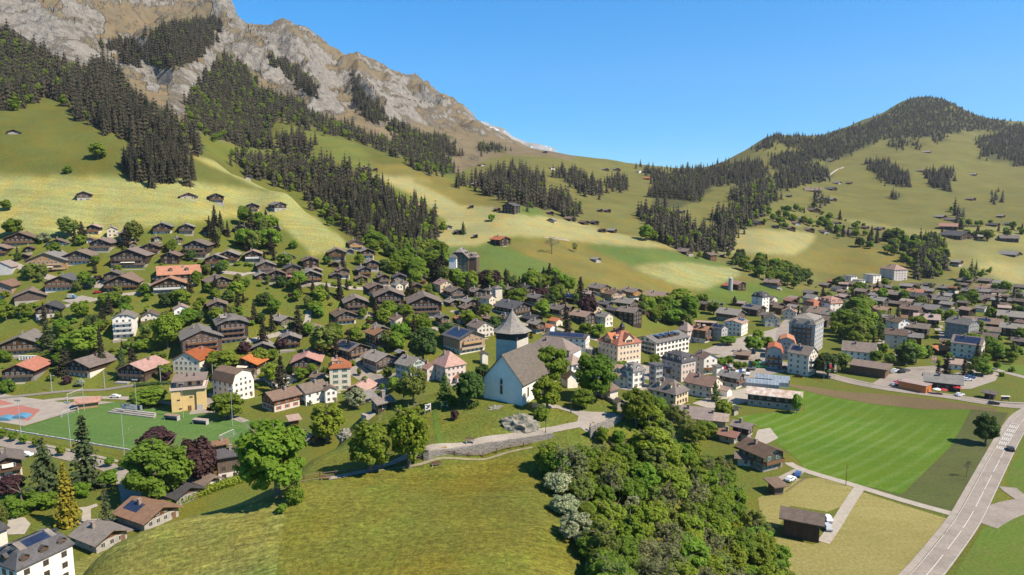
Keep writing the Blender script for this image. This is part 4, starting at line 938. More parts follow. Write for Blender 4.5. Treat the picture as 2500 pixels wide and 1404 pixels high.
# u v width yaw floors roof wall kind opts
LIST = '''
208 492 43 25 2 rg s g x
459 488 55 30 1 rr s g x
62 603 85 20 2 rb t g
147 604 58 20 1 rb t g
5 628 52 15 2 rb t g
256 614 55 10 2 rb t g
400 573 55 20 2 rg t g
457 573 45 20 2 rg t g
373 623 50 15 2 rb t g
205 647 75 12 2 rb t g
133 669 105 15 3 rg T g A
330 657 92 12 3 rb t g A
422 646 50 10 2 rb n g
486 630 65 10 3 rb t g
438 693 112 -62 2 rr t g Di
165 712 86 15 2 rd m g
310 713 92 14 2 rb t g
280 693 50 18 2 rb t g
398 692 52 25 1 rg t g
420 718 100 22 2 ro t g i
79 747 90 30 2 rb s g nx
128 779 72 20 2 rd t g N
310 828 62 20 4 rg w j Bi
371 800 55 22 2 rb c g B
446 793 48 26 3 rp w g B
15 675 56 15 2 rp k g xn
18 722 62 10 2 ro W g x
222 693 24 20 1 rb n g
64 634 24 15 1 rb n g
527 497 48 30 2 rb t g x
617 519 40 20 2 rg t g x
678 517 47 42 2 rg S g x
513 576 35 15 2 rg t g
551 574 26 15 1 rg n g
587 573 34 20 2 rg t g
633 565 22 15 1 rg n g
673 577 32 15 2 rg t g
561 644 60 15 2 rg t g
620 641 52 18 2 rp t g i
531 653 60 15 2 rg t g
522 667 26 10 1 rp t g
700 638 50 32 1 rg t g
868 612 45 20 2 rb T g
823 636 52 15 2 rb m g
855 622 26 15 1 rg t g
895 633 43 22 2 rg t g
758 657 52 22 2 rb n g
818 654 28 15 1 rb n g
650 669 57 22 2 rg m g
715 676 52 24 2 rd m g
770 672 42 20 1 ro n g
836 682 44 28 2 rb m g Q
887 679 46 28 2 rg t g
907 661 42 22 2 rg t g
535 712 86 35 2 rb t g
639 684 46 30 1 rg n g
676 690 53 20 2 rb t g
706 695 50 15 1 rr t g
756 695 72 22 2 rg t g
820 683 36 20 1 rb n g
882 691 40 20 1 rb n g
935 697 41 24 2 rb t g Q
975 687 42 15 1 rd t g
917 725 60 25 2 rb t g
949 757 84 14 3 rb t g
868 773 72 18 3 rb t g
839 795 70 28 2 rb t g
533 781 60 25 3 ro t g
690 795 62 52 1 rg r g
567 842 98 28 4 rg t j D
710 853 62 15 2 rg t g
759 809 42 60 1 rb t h
925 818 58 32 1 rg m g
975 806 48 30 2 rb e g
1035 774 94 12 3 rb t g
1096 561 20 20 1 rb s g
1119 573 25 25 1 rb n g
1222 601 50 38 2 rr n g
1248 523 43 -25 3 rd n g x
1347 544 26 -20 1 rg s g
1390 540 30 45 1 rb n g
1425 549 28 40 1 rb n g
1451 549 24 30 1 rd n g
1343 525 20 20 1 rb n g
1470 568 20 20 1 rb n g
1494 569 26 50 1 rg n g
1455 641 27 35 1 rg s g
1024 509 36 60 1 rr n g
1151 509 15 20 1 rg n g
1214 517 20 30 1 rb n g
1161 582 11 20 1 rg n g
1465 518 15 20 1 rg n g
1483 519 18 20 1 rb n g
1013 669 26 10 3 rb c h
1083 716 50 30 2 rr c g
1110 733 60 30 2 rb m g
1163 733 45 30 2 rb n g
1214 735 27 25 3 rb c h
1310 749 50 38 2 rg m g
1286 725 45 30 2 rd n g
1392 738 52 40 1 rd n g S
1016 719 36 20 2 rb n g
1104 749 42 30 1 rg n g
1146 759 48 32 2 rg n g
1142 775 45 30 2 rb n g
1128 791 40 20 1 rr t g
1030 791 46 32 1 rg n g
1080 799 41 32 2 rg t g
1253 776 92 42 2 rd t g
1363 778 56 42 2 rb t g
1422 795 64 45 2 rp n g
1473 797 46 45 2 rg e g
1300 791 55 42 1 rd t g
1357 797 36 40 1 rr c g
1342 813 36 42 1 rr w g
1310 815 47 35 2 rg m g
1173 826 66 32 2 rb c g i
1100 809 46 35 1 rb n g
1478 753 42 40 1 rd n g
1496 768 36 40 1 rd n g
1463 723 56 38 2 rb T g
1490 737 56 38 2 rb T g
1507 732 40 38 2 rb T g
1542 731 52 38 2 rb T g
1604 742 66 42 2 rp T g
1528 760 62 48 2 rg n g
1537 794 62 48 3 rb n g
1571 768 33 40 1 rp n g
1885 705 45 50 2 ro m g
1732 636 37 -50 2 rb r g
1668 621 42 45 1 rb n g
1763 628 15 40 1 rp n g
1663 521 20 35 1 rg n g
1647 520 8 30 1 rb n g
1926 482 14 30 1 rg n g
1831 653 15 20 1 rg n g
1935 662 24 20 1 rb t g
1718 583 12 30 1 rb n g
1847 526 15 30 1 rg n g
1859 530 18 30 1 rd n g
1894 537 27 10 1 rb t g
1983 518 30 15 1 rb n g
1850 550 28 15 1 rd n g
1893 558 16 15 1 rd n g
1957 542 22 15 1 rd n g
1942 550 22 15 1 rb t g
1927 563 25 15 1 rb n g
1973 566 25 15 1 rb n g
1720 759 30 30 2 rb n g
1783 787 70 45 2 rg m g
1745 762 40 40 2 rg n g
1840 773 56 35 2 rb n g Q
1893 762 37 25 2 rb n g
1929 751 33 20 2 rr n g
1978 731 33 20 2 rg n g
1927 781 42 -25 2 rp c g Q
1982 746 36 20 2 rg e g
1884 799 44 -15 2 rb c g
1971 771 40 -30 2 rp m g
2000 785 60 40 2 rp p g
2030 790 48 35 2 rg x g
2005 800 50 45 2 rb n g
1712 838 54 45 3 ro m g D
1755 834 40 40 3 rd x g S
1716 973 92 48 2 ro e g N
1785 950 66 45 2 rg m g
1770 969 36 40 1 rp w g
1720 914 52 20 3 rb w g B
1750 923 23 20 2 rg w f
70 869 116 18 2 rg t g
70 933 84 8 2 rr t g
224 922 92 -12 2 rb t g
352 931 86 -10 2 rr t g
492 880 124 30 4 rg m g
481 920 78 -8 3 rr c g
614 915 78 -6 2 rr t g A
753 911 80 10 2 rr t g
645 862 66 15 1 rg n g
685 950 86 45 1 rg w g
780 937 43 70 1 rb k g
687 1006 96 -42 2 rb m g RN
760 990 86 -40 2 rb w g
718 1043 38 30 1 rp r a nx
885 966 66 -16 1 rr n g
858 882 94 48 2 rb t g S
924 854 70 38 3 ro t g G
928 908 92 42 2 rg s g B
979 874 32 35 1 rg n g
1182 892 22 20 2 rb c g
880 992 78 -45 1 rg n g
930 1009 56 -45 1 rb n g
805 984 44 30 2 rb w g
560 1176 80 -62 3 rd m g b
540 1122 42 -60 2 ro m g
440 1236 112 60 1 rd m g
505 1202 78 58 1 rb m g
365 1296 150 62 1 ro s g Q
250 1350 132 62 1 rg s g
22 1172 96 38 2 rb t g A
750 1090 56 55 1 rg n g
790 1075 40 55 1 rb n g
1787 1015 42 42 1 rd S g n
1812 1080 62 50 2 rb S g
1780 1084 62 50 1 rr m g
1690 1040 112 70 1 rp m g n
1745 1044 74 70 1 ro m g n
1855 1152 106 28 2 rb m g G
1820 1140 60 72 1 rb m g
1893 1209 40 15 1 rb r a n
1812 879 45 65 1 rp r g n
2095 886 90 62 2 rb w g
2135 822 33 50 2 rb n g
2190 818 44 15 3 rb w g B
2185 853 60 60 3 rb c g
2227 846 52 60 2 rg n g
2240 823 62 50 2 rb n g
2345 836 66 30 4 rg g j
2260 800 66 62 2 rp n g D
2225 784 52 40 3 rb r g i
2262 774 66 45 2 rg n g
2300 779 62 48 1 rg n g
2288 866 50 -70 1 rr n g n
2360 879 80 48 3 rb e g S
2310 846 36 55 1 rb n g
2330 904 50 65 1 rp w g
2400 799 66 48 1 rb n g
2470 794 72 48 2 rg n g
2412 812 70 55 2 rb n g Q
2402 849 66 45 2 rb n g
2470 824 62 50 2 rg n g
2490 846 46 50 1 rb n g
2416 976 24 40 1 rb n g
2180 684 46 15 4 rp p h
2029 491 22 20 1 rg n g
2008 491 22 20 1 rd n g
2040 550 24 25 1 rb n g
2045 558 30 25 1 ro n g
2112 560 18 25 1 rb n g
2147 563 23 25 1 rg t g
2010 571 26 25 1 rb t g
2075 574 34 25 1 rb t g
2296 534 24 20 1 rg n g
2322 541 28 45 1 rb t g
2315 563 46 55 2 rr n g x
2335 586 60 20 2 rd n g
2391 583 23 60 1 rg n g
2462 593 46 60 2 rb n g
2443 532 18 25 1 rg n g
2425 554 26 30 1 rd n g
2465 552 22 30 1 rd n g
2370 490 19 20 1 rb n g
2334 652 28 30 2 rg t g
2302 652 22 30 1 rg t g
2465 628 46 30 1 rg n g x
2240 662 24 30 1 rb t g
2040 695 29 20 1 rr n g
2077 701 40 30 1 rb n g
2016 703 27 25 1 rb n g
2045 713 31 30 1 rd t g
2104 727 35 30 2 rb n g
2103 709 41 40 1 rd n g S
2150 719 31 30 1 rr t g
2166 709 31 40 1 rg n g
2214 706 35 40 1 rg n g
2235 703 27 40 1 rb n g
2267 703 29 40 1 rd n g
2307 711 37 45 1 rg n g
2182 735 35 30 2 rg n g
2235 722 45 45 1 rr n g
2139 730 35 35 1 rg n g
2240 742 54 30 2 rd n g
2278 733 33 40 1 rb n g
2307 730 37 45 1 rg n g
2296 749 43 50 2 rg n g
2144 751 45 35 2 rg n g
2179 749 33 40 1 rb n g
2216 754 45 45 1 rb n g
2107 738 31 30 1 rb n g
2358 693 39 40 1 rb n g
2406 693 35 35 1 rg n g
2441 699 36 50 1 rg n g
2400 711 39 45 1 rp n g
2433 711 45 45 1 rp n g
2438 722 41 45 1 rb n g
2398 720 40 45 1 rg n g
2441 733 41 45 1 rp n g
2406 735 45 45 1 rb n g
2491 709 36 45 1 rb n g
2489 722 37 45 1 rg n g
2492 731 40 45 1 rb n g
2366 719 37 40 1 rg n g
2152 775 43 35 2 rp n g
2331 768 27 40 1 rg n g
2016 741 23 20 1 rr n g
2480 745 40 45 1 rg n g
2350 705 34 45 1 rb n g
2265 718 34 45 1 rg n g
37 330 36 25 1 rb s g
472 380 33 40 1 ro n g
605 439 22 30 1 rb s g
895 416 25 25 1 rr n g
917 418 14 25 1 rb n g
1058 419 14 30 1 rr n g
797 328 28 60 1 rb n g
1175 406 20 40 1 rb s g
1158 455 30 50 1 rp n g
1330 374 12 20 1 rb n g
1347 414 14 30 1 rg w g
1477 417 18 20 1 rg n g
1503 417 22 20 1 rb n g
1560 422 15 30 1 rg w g
1580 439 21 50 1 rr n g
2025 395 21 40 1 rg n g
2043 450 21 35 1 rb t g
2073 450 15 35 1 rb n g
1983 469 40 75 1 rb r g
2027 465 28 30 1 rd n g
2262 374 22 50 1 rg n g
2248 420 17 40 1 rb n g
2375 429 18 40 1 rg n g
'''
for ln in LIST.strip().splitlines():
    t = ln.split()
    house_px(float(t[0]), float(t[1]), float(t[2]), float(t[3]), int(t[4]), t[5], t[6], t[7], t[8] if len(t) > 8 else '', z=0.0 if (float(t[1]) > 1110 and float(t[0]) < 620) else None)
# ---------------------------------------------------------------- special buildings
def yellow_building():
    p = hit(452, 1003); k = p[1] / FPX
    x, y, z = p[0], p[1] + 6, p[2] - .1
    o = empty('community_building', (x, y, z), R(20))
    W, L = 11.5, 11.0
    b = MB().box(-W/2, W/2, -L/2, L/2, -2, 9.6).box(-W/2 - 1.2, -W/2 + 2.4, -L/2 - 1.3, -L/2 + .01, -2, 9.6).box(W/2 - 3.0, W/2 + .7, -L/2 - .9, -L/2 + .02, -2, 9.6).obj('wall', ['pl_y'], o)
    MB().box(-W/2 - 1.6, W/2 + 1.1, -L/2 - 1.8, L/2 + .3, 9.61, 9.95).box(-W/2 - 1.6, W/2 + 1.1, -L/2 - 1.8, -L/2 - 1.65, 9.95, 10.7).box(W/2 + .95, W/2 + 1.1, -L/2 - 1.64, L/2 + .3, 9.95, 10.7).box(-W/2 - 1.6, -W/2 - 1.45, -L/2 - 1.64, L/2 + .3, 9.95, 10.7).obj('terrace', ['pl_p'], o)
    MB().box(-W/2 + .6, W/2 - .6, -L/2 + 2.2, L/2 - .2, 9.96, 13.0).obj('penthouse_wall', ['pl_y'], o)
    MB().shell([[(-W/2-1,-L/2-.2,13.05),(W/2+1.2,-L/2-.2,13.05),(W/2+1.2,L/2+1,13.6),(-W/2-1,L/2+1,13.6)]], .3).obj('roof', ['rp'], o)
    for px in (-3.4, .2, 3.6):
        w = MB().box(-.9, .9, -.05, .04, 0, 2.2, 0).box(-.78, .78, -.08, -.05, .1, 2.1, 1).obj('window', ['frame', 'glass'], o); w.location = (px, -L/2 + 2.17, 10.2)
    for px, pz in ((-3.6, 1.2), (.6, 5.6), (3.8, .8), (-4.2, 5.0)):
        w = link('window', WIN['l'], o); w.location = (px, -L/2 - (1.33 if px < -3.5 else (.93 if px > 3 else .03)), pz)
    d = MB().box(-1.2, 1.2, -.06, .04, 0, 2.6, 0).obj('door', ['pl_x'], o); d.location = (3.9, -L/2 - .93, -.1)
    d = MB().box(-.7, .7, -.06, .04, 0, 2.2, 0).obj('door', ['framebrown'], o); d.location = (-.2, -L/2 - .03, 0)
    for k in range(3):
        w = link('window', WIN['l'], o); w.location = (W/2 + .03, -2 + k * 3, 6.2); w.rotation_euler = (0, 0, R(90))
    for a in (-1.2, 1.6): MB().cyl(a, 1.5, 13.2, 14.6, .3, .3, 8).obj('chimney', ['belfry' if 'belfry' in M else 'tn'], o)
    HOUSES.append(dict(o=o, x=x, y=y, z=z, W=W, L=L, H=13, roof='rp', wall='y', kind='f', fl=4, opts='', name='community_building', yaw=20, tag='yellow tower'))

def special(tag_, *a, **kw):
    kw.setdefault('fac', 1.03)
    o = house_px(*a, **kw)
    if o: HOUSES[-1]['tag'] = tag_
    return o
o = special('front mansard', 92, 1474, 172, -24, 3, 'rd', 'w', 'm', 'Db', name='house', asp=1.35, z=0)
special('corner turret', 2, 1400, 40, -24, 4, 'rd', 'c', 'P', 'n', name='tower_house', asp=1.0, z=0, det=0, tan=1.4)
special('metal barn', 1888, 1003, 145, 66, 2, 'rm', 'S', 'g', 'x', name='barn', asp=2.6, tan=.42)
special('front barn', 1955, 1325, 128, 64, 2, 'rb', 'n', 'g', 'nx', name='barn', asp=1.5, tan=.45)
special('emblem hall', 1614, 872, 150, -52, 3, 'rg', 'w', 'g', 'L', name='school_hall', asp=1.75, tan=.32)
special('red school', 1511, 898, 110, 32, 4, 'rr', 'e', 'h', 'DH', name='school', asp=1.0, tan=.85, sh=3.1)
yellow_building()
special('gambrel', 572, 978, 108, 58, 3, 'rb', 'w', 'k', 'V', name='house', asp=1.3)
special('green shutter villa', 832, 955, 68, 14, 4, 'rr', 'c', 'h', 'DG', name='villa', asp=1.0, tan=.75)
special('salmon hip', 1097, 938, 92, 38, 3, 'rr', 'p', 'h', '', name='house', asp=1.0, tan=.95)
special('salmon annex', 1050, 930, 56, 38, 2, 'rr', 'p', 'g', '', name='house', asp=.9)
special('red annex', 1120, 938, 44, 40, 1, 'rr', 'p', 'g', 'n', name='outbuilding', asp=.9)
special('stone house', 1005, 938, 86, 50, 3, 'rg', 'x', 'g', 'GB', name='house', asp=1.0, tan=.6)
special('solar chalet', 1133, 866, 118, 38, 3, 'rd', 'T', 'g', 'S', name='chalet', asp=1.0)
special('white long solar', 1385, 851, 118, 70, 2, 'rd', 'w', 'g', 'Sx', name='house', asp=2.4, tan=.3)
special('pink roof long', 1350, 905, 150, 62, 3, 'rp', 'w', 'h', 'n', name='house', asp=1.4, tan=.75)
special('pink roof wing', 1395, 935, 70, 40, 2, 'rp', 'w', 'h', '', name='house', asp=1.0, tan=.75)
special('dormer roof', 1500, 946, 100, 60, 2, 'rp', 'c', 'h', 'D', name='house', asp=1.5, tan=.8)
special('low hip', 1488, 978, 52, 40, 1, 'rb', 'c', 'h', 'n', name='outbuilding', asp=1.0, tan=.9)
special('chapel', 1390, 948, 40, 20, 1, 'rb', 'w', 'g', 'n', name='chapel', asp=1.4, tan=.9)
special('grey mansard', 1545, 950, 62, 34, 3, 'rg', 'w', 'm', 'DY', name='house', asp=1.0)
special('glazed wing', 1600, 948, 40, 34, 4, 'rd', 'x', 'f', 'L', name='house', asp=1.0)
special('narrow chalet', 1633, 926, 34, 20, 2, 'rg', 'm', 'g', '', name='chalet', asp=1.4)
special('orange mansard', 1655, 932, 88, 36, 3, 'rd', 'p', 'm', 'D', name='hotel', asp=1.2, sh=3.1)
special('cream hip', 1630, 992, 108, 46, 2, 'rb', 'c', 'h', 'Db', name='house', asp=1.3, tan=.85)
special('tower roof', 1674, 838, 46, 40, 3, 'rp', 'p', 'h', '', name='house', asp=1.0, tan=1.1)
special('flat shed', 1722, 798, 56, 70, 1, 'rp', 'm', 'g', 'nx', name='shed', asp=2.6, tan=.15)
special('white modern', 1795, 821, 72, -35, 3, 'rp', 'w', 'g', 'QN', name='house', asp=1.2, tan=.25)
special('white tower house', 1855, 769, 46, 36, 5, 'rd', 'w', 'm', 'D', name='house', asp=1.0, det=1)
special('red mansard hotel', 2024, 777, 56, 20, 4, 'rr', 'w', 'm', 'DB', name='hotel', asp=1.1, det=1)
special('yellow hotel wing', 1985, 775, 50, 20, 3, 'rr', 'y', 'm', '', name='hotel', asp=1.0, det=1)
special('grey block', 1965, 862, 104, -38, 6, 'rg', 'x', 'm', 'DB', name='apartment_block', asp=1.3)
special('round gable twin', 1888, 902, 66, -22, 3, 'rr', 'x', 'k', 'B', name='apartment_house', asp=1.5)
special('round gable rear', 1918, 880, 66, -22, 3, 'rr', 'x', 'k', '', name='apartment_house', asp=1.2)
special('beige flats', 1957, 919, 78, 42, 4, 'rb', 'c', 'g', 'QBi', name='apartment_house', asp=1.1, tan=.7)
special('wood market', 2122, 924, 118, 52, 1, 'rb', 'r', 'f', 'n', name='shop', asp=1.2, sh=4.4)
special('restaurant', 2298, 956, 104, 62, 1, 'rg', 'n', 'g', '', name='restaurant', asp=1.4, tan=.5, sh=3.6)
special('red annex shop', 2240, 958, 42, -40, 1, 'rr', 'R', 'f', 'n', name='annex', asp=1.2) if False else None
special('white flats', 2075, 695, 32, 25, 3, 'rg', 'w', 'f', '', name='apartment_house', asp=1.0, det=1)
special('white flats low', 2096, 698, 30, 25, 2, 'rg', 'w', 'f', '', name='apartment_house', asp=1.0, det=1)
special('white flats right', 2128, 692, 40, 25, 3, 'rg', 'w', 'f', '', name='apartment_house', asp=1.0, det=1)
special('red barn', 1797, 709, 48, 28, 2, 'rr', 'n', 'g', 'x', name='barn', asp=1.3)
special('red barn wing', 1775, 705, 28, 55, 1, 'rr', 'S', 'g', 'x', name='barn', asp=1.0)
special('grand hotel', 1126, 674, 60, -12, 5, 'rg', 'm', 'j', 'GD', name='grand_hotel', asp=.8, tan=.9)
special('grand hotel tower', 1108, 674, 26, -12, 5, 'rg', 'w', 'P', '', name='hotel_tower', asp=1.0, tan=1.1)
special('grand hotel wing', 1155, 675, 36, -12, 5, 'rp', 'm', 'm', 'DB', name='hotel_wing', asp=1.0)
special('pavilion roof', 216, 1000, 70, -62, 1, 'rr', 'W', 'g', 'nx', name='club_house', asp=1.4, tan=.4)
def school_extras():
    h = next(d for d in HOUSES if d.get('tag') == 'red school'); o, W, L, Hh = h['o'], h['W'], h['L'], 4 * 3.1 + .5
    def cross(px, py, rot, w, hh, dp):
        e = empty('cross_gable', (px, py, Hh - .3), rot); e.parent = o
        MB().extr([(-w/2, -.2), (w/2, -.2), (w/2, hh), (0, hh + w*.42), (-w/2, hh)], 0, dp).obj('gable_wall', ['pl_c'], e)
        MB().shell([[(-w/2-.5,-.6,hh-.35),(0,-.6,hh+w*.48),(0,dp+.4,hh+w*.48),(-w/2-.5,dp+.4,hh-.35)][::-1], [(w/2+.5,-.6,hh-.35),(0,-.6,hh+w*.48),(0,dp+.4,hh+w*.48),(w/2+.5,dp+.4,hh-.35)]], .2).obj('gable_roof', ['rr'], e)
        for k in (-1, 0, 1): w_ = link('window', WIN['b'], e); w_.location = (k * w * .26, -.03, .5)
    cross(0, -L/2 + .2, 0, W * .36, 2.6, 5); cross(-W/2 + .2, 0, R(-90), L * .34, 2.4, 5)
    t = empty('turret', (0, -L * .12, Hh + W * .34), 0); t.parent = o
    MB().box(-.9, .9, -.9, .9, -2, 2.2).obj('turret_wall', ['tn'], t); b = MB()
    for k in range(4):
        A = [(-1.3,-1.3,2.2),(1.3,-1.3,2.2),(1.3,1.3,2.2),(-1.3,1.3,2.2)]; B = [(x * .25, y * .25, 4.2) for x, y, z in A]; b.poly([A[k], A[(k+1)%4], B[(k+1)%4], B[k]]); b.poly([B[k], B[(k+1)%4], (0,0,8.2)])
    b.poly(A[::-1]); b.obj('turret_roof', ['rd'], t)
    h = next(d for d in HOUSES if d.get('tag') == 'emblem hall'); o, W, L = h['o'], h['W'], h['L']; ro = next(c for c in o.children if c.name.startswith('roof')); Hh = 3 * 2.7 + .5; tan = .32
    for k in range(4):
        y = -L * .32 + k * L * .17; x0 = W * .12; zz = Hh + (W/2 - x0) * tan + .15
        MB().box(x0, x0 + W * .22, y, y + L * .12, zz - 2.4, zz + .35).obj('roof_light', ['tn'], ro)
        MB().box(x0 - W * .1, x0 + W * .22, y + .2, y + L * .12 - .2, zz + .36, zz + .45).obj('solar_panel', ['solar'], ro)
school_extras()
def mansard_panels():
    h = next(d for d in HOUSES if d.get('tag') == 'front mansard'); o, W, L = h['o'], h['W'], h['L']; ro = next(c for c in o.children if c.name.startswith('roof')); Hh = 3 * 2.7 + .5 + 3.0; xi = W/2 - 1.3; k = .35
    def pan(nm, side, f0, f1, y0, y1, mat):
        a, b = side * xi * f0, side * xi * f1; za, zb = Hh + xi * k - abs(a) * k + .06, Hh + xi * k - abs(b) * k + .06
        pl = [(a,y0,za),(b,y0,zb),(b,y1,zb),(a,y1,za)]; pl = pl[::-1] if side > 0 else pl
        m_ = MB(); m_.shell([pl[::-1]], .05); m_.obj(nm, [mat], ro)
    for sd in (-1, 1):
        pan('solar_panel', sd, .15, .85, -2.6, 2.6, 'solar')
        pan('skylight', sd, .3, .6, 4.2, 5.2, 'glass'); pan('skylight', sd, .3, .6, -5.4, -4.4, 'glass')
        pan('light_roof_field', sd, .04, .92, 2.8, 3.9, 'rg'); pan('light_roof_field', sd, .04, .92, -4.2, -2.8, 'rg')
mansard_panels()
def infill():
    r = np.random.default_rng(12)
    for poly, n, px in (([(2010,705),(2250,700),(2500,712),(2500,830),(2160,838),(2070,770)], 46, 36), ([(960,690),(1180,712),(1450,735),(1450,800),(1210,805),(960,775)], 16, 42), ([(1560,745),(1720,752),(1980,740),(2000,790),(1900,800),(1780,770)], 8, 38), ([(20,560),(480,590),(480,640),(60,660)], 8, 44)):
        q = poly_sample(poly, 600, r); P = hits(q[:, 0], q[:, 1]); got = 0
        for (u, v), p in zip(q, P):
            if np.isnan(p[0]) or got >= n: continue
            w = r.uniform(9, 13); 
            if any(math.hypot(h['x'] - p[0], h['y'] - p[1] - 5) < max(h['W'], h['L']) * .62 + w * .62 for h in HOUSES): continue
            house_px(u, v, w * FPX / p[1] / 1.0, r.uniform(15, 60), int(r.choice([1, 2, 2])), str(r.choice(['rb', 'rb', 'rg', 'rp', 'ro'])), str(r.choice(['n', 't', 'm', 'n', 'c'])), 'g', '', fac=1.0, det=0 if px < 40 else 1); got += 1
infill()
print('houses', len(HOUSES))
# ================================================================ ROADS, PATHS, FIELDS LAID ON THE GROUND
from mathutils.geometry import delaunay_2d_cdt
M['asphalt'] = surf('asphalt', (.275,.229,.190), .16, .12, .95, .1, (.205,.171,.142), 0)
M['asphalt_dark'] = surf('asphalt_dark', (.17,.155,.145), .12, .35, .95, .1, (.13,.12,.115), 0)
M['paving'] = surf('paving', (.31,.262,.215), .14, .25, .95, .1, (.245,.208,.172), 0)
M['gravel'] = surf('gravel', (.36,.31,.25), .2, .5, .95, .2, (.29,.25,.20), 0)
M['paint'] = surf('road_paint', (.60,.58,.54), .15, 1.5, .8, 0, (.42,.40,.37), 0)
M['chalk'] = surf('worn_chalk', (.26,.32,.17), .15, .5, .9, 0, (.12,.2,.06), 0)
M['trodden'] = surf('trodden_path', (.25,.205,.135), .2, .5, .95, .2, (.17,.15,.075), 0)
M['ballast'] = surf('ballast', (.22,.185,.15), .3, 1.5, .95, .3, (.16,.135,.11), 0)
M['steel'] = surf('steel', (.33,.33,.33), .2, 2, .5, 0, (.25,.25,.25), 0)
M['court'] = surf('court_red', (.33,.125,.095), .1, .4, .9, 0, (.28,.11,.085), 0)
M['galv'] = surf('galvanised', (.30,.31,.31), .1, 2, .5, 0, (.36,.37,.37), 0)
def sheet(name, px, mat, dz=.10, step=4.0, world=None, kind='structure', flat=None):
    pts = [hit(u, v)[:2] for u, v in px] if world is None else [np.array(p[:2], float) for p in world]
    pts = [p for p in pts if not np.isnan(p[0])]
    edge = []
    for a, b in zip(pts, pts[1:] + pts[:1]):
        n = max(1, int(np.hypot(*(b - a)) / step)); edge += [a + (b - a) * k / n for k in range(n)]
    lo, hi = np.min(edge, 0), np.max(edge, 0); poly = [tuple(e) for e in edge]
    gx, gy = np.meshgrid(np.arange(lo[0] + step / 2, hi[0], step), np.arange(lo[1] + step / 2, hi[1], step))
    k = inside(poly, gx.ravel(), gy.ravel()); inn = list(zip(gx.ravel()[k], gy.ravel()[k]))
    vv = [Vector(p) for p in edge] + [Vector(p) for p in inn]
    n = len(edge)
    r = delaunay_2d_cdt(vv, [(i, (i + 1) % n) for i in range(n)], [list(range(n))], 1, 1e-4)
    P = np.array([(p.x, p.y) for p in r[0]]); z = hgt(P[:, 0], P[:, 1]) + dz if flat is None else np.full(len(P), flat)
    F = np.array([f for f in r[2] if len(f) == 3])
    a, b, c = P[F[:, 0]], P[F[:, 1]], P[F[:, 2]]
    cr = (b[:, 0]-a[:, 0])*(c[:, 1]-a[:, 1]) - (b[:, 1]-a[:, 1])*(c[:, 0]-a[:, 0]); F[cr < 0] = F[cr < 0][:, ::-1]
    return link(name, mesh_from(name, np.c_[P, z], F, [M[mat] if isinstance(mat, str) else mat]), kind=kind)
def smooth_line(pts, step=2.0):
    P = np.array(pts, float); d = np.r_[0, np.cumsum(np.hypot(*np.diff(P, axis=0).T))]
    n = max(4, int(d[-1] / step)); t = np.linspace(0, d[-1], n); X = np.c_[np.interp(t, d, P[:, 0]), np.interp(t, d, P[:, 1])]
    k = max(1, int(6 / step))
    for _ in range(2):
        Y = X.copy()
        for i in range(1, len(X) - 1):
            a = max(0, i - k); b = min(len(X), i + k + 1); w = min(i - a, b - 1 - i); Y[i] = X[i - w:i + w + 1].mean(0)
        X = Y
    return X
def ribbon(name, px, width, mat, dz=.12, step=2.0, world=None, off=0.0, kind='structure', dash=None):
    W = [hit(u, v)[:2] for u, v in px] if world is None else world
    W = [w for w in W if not np.isnan(w[0])]
    X = smooth_line(W, step); T = np.gradient(X, axis=0); T /= np.linalg.norm(T, axis=1, keepdims=True) + 1e-9; N = np.c_[-T[:, 1], T[:, 0]]
    cols = np.linspace(-.5, .5, 2 if width < 1 else 4)
    P = np.stack([X + N * (off + c * width) for c in cols], 1); n, m = P.shape[:2]
    z = hgt(P[..., 0], P[..., 1]) + dz
    V = np.concatenate([P, z[..., None]], -1).reshape(-1, 3); idx = np.arange(n * m).reshape(n, m)
    F = np.stack([idx[:-1, 1:], idx[:-1, :-1], idx[1:, :-1], idx[1:, 1:]], -1)
    if dash: F = F[[i for i in range(n - 1) if (i * step) % (dash[0] + dash[1]) < dash[0]]]
    F = F.reshape(-1, 4)
    return link(name, mesh_from(name, V, F, [M[mat]]), kind=kind), X
# main road
ML = [(2130,1560),(2190,1480),(2266,1404),(2362,1278),(2428,1148),(2468,1070),(2500,1020),(2560,985),(2700,955)]
_, MAINX = ribbon('road', ML, 5.9, 'asphalt', .14)
ribbon('pavement', ML, 1.7, 'paving', .22, off=3.85)
ribbon('road_markings', ML, .16, 'paint', .17, world=MAINX, off=0.0, dash=(14, 3))
ribbon('road_markings', ML, .10, 'paint', .17, world=MAINX, off=-2.75)
ribbon('road_markings', ML, .10, 'paint', .17, world=MAINX, off=2.75, dash=(60, 1))
CR = [(2560,992),(2480,994),(2430,988),(2380,980),(2330,970),(2260,962),(2180,952),(2100,939),(2050,926),(1990,909),(1940,896),(1900,886),(1850,878),(1800,868),(1740,880),(1690,893)]
_, CX_ = ribbon('road', CR, 7.0, 'asphalt', .15)
ribbon('pavement', CR, 1.8, 'paving', .2, world=CX_, off=-4.4)
ribbon('road_markings', CR, .18, 'paint', .18, world=CX_[:40], off=0, dash=(6, 5))
ribbon('road', [(1850,876),(1890,862),(1908,840),(1907,812),(1922,786),(1938,772),(1950,760)], 6.5, 'asphalt', .16)
ribbon('road', [(2395,1278),(2440,1248),(2500,1232),(2560,1228)], 8, 'asphalt', .13)
ribbon('road', [(2460,1190),(2480,1212),(2520,1232)], 5, 'asphalt', .125)
for off in (-.9, -.3, .3, .9): ribbon('road_markings', [(2440,1098),(2462,1060),(2478,1035)], .25, 'paint', .175, off=off, dash=(4, 2), step=1)
ribbon('track', [(2335,1258),(2200,1222),(2070,1180),(2000,1160),(1950,1150),(1925,1130)], 3.2, 'gravel', .12)
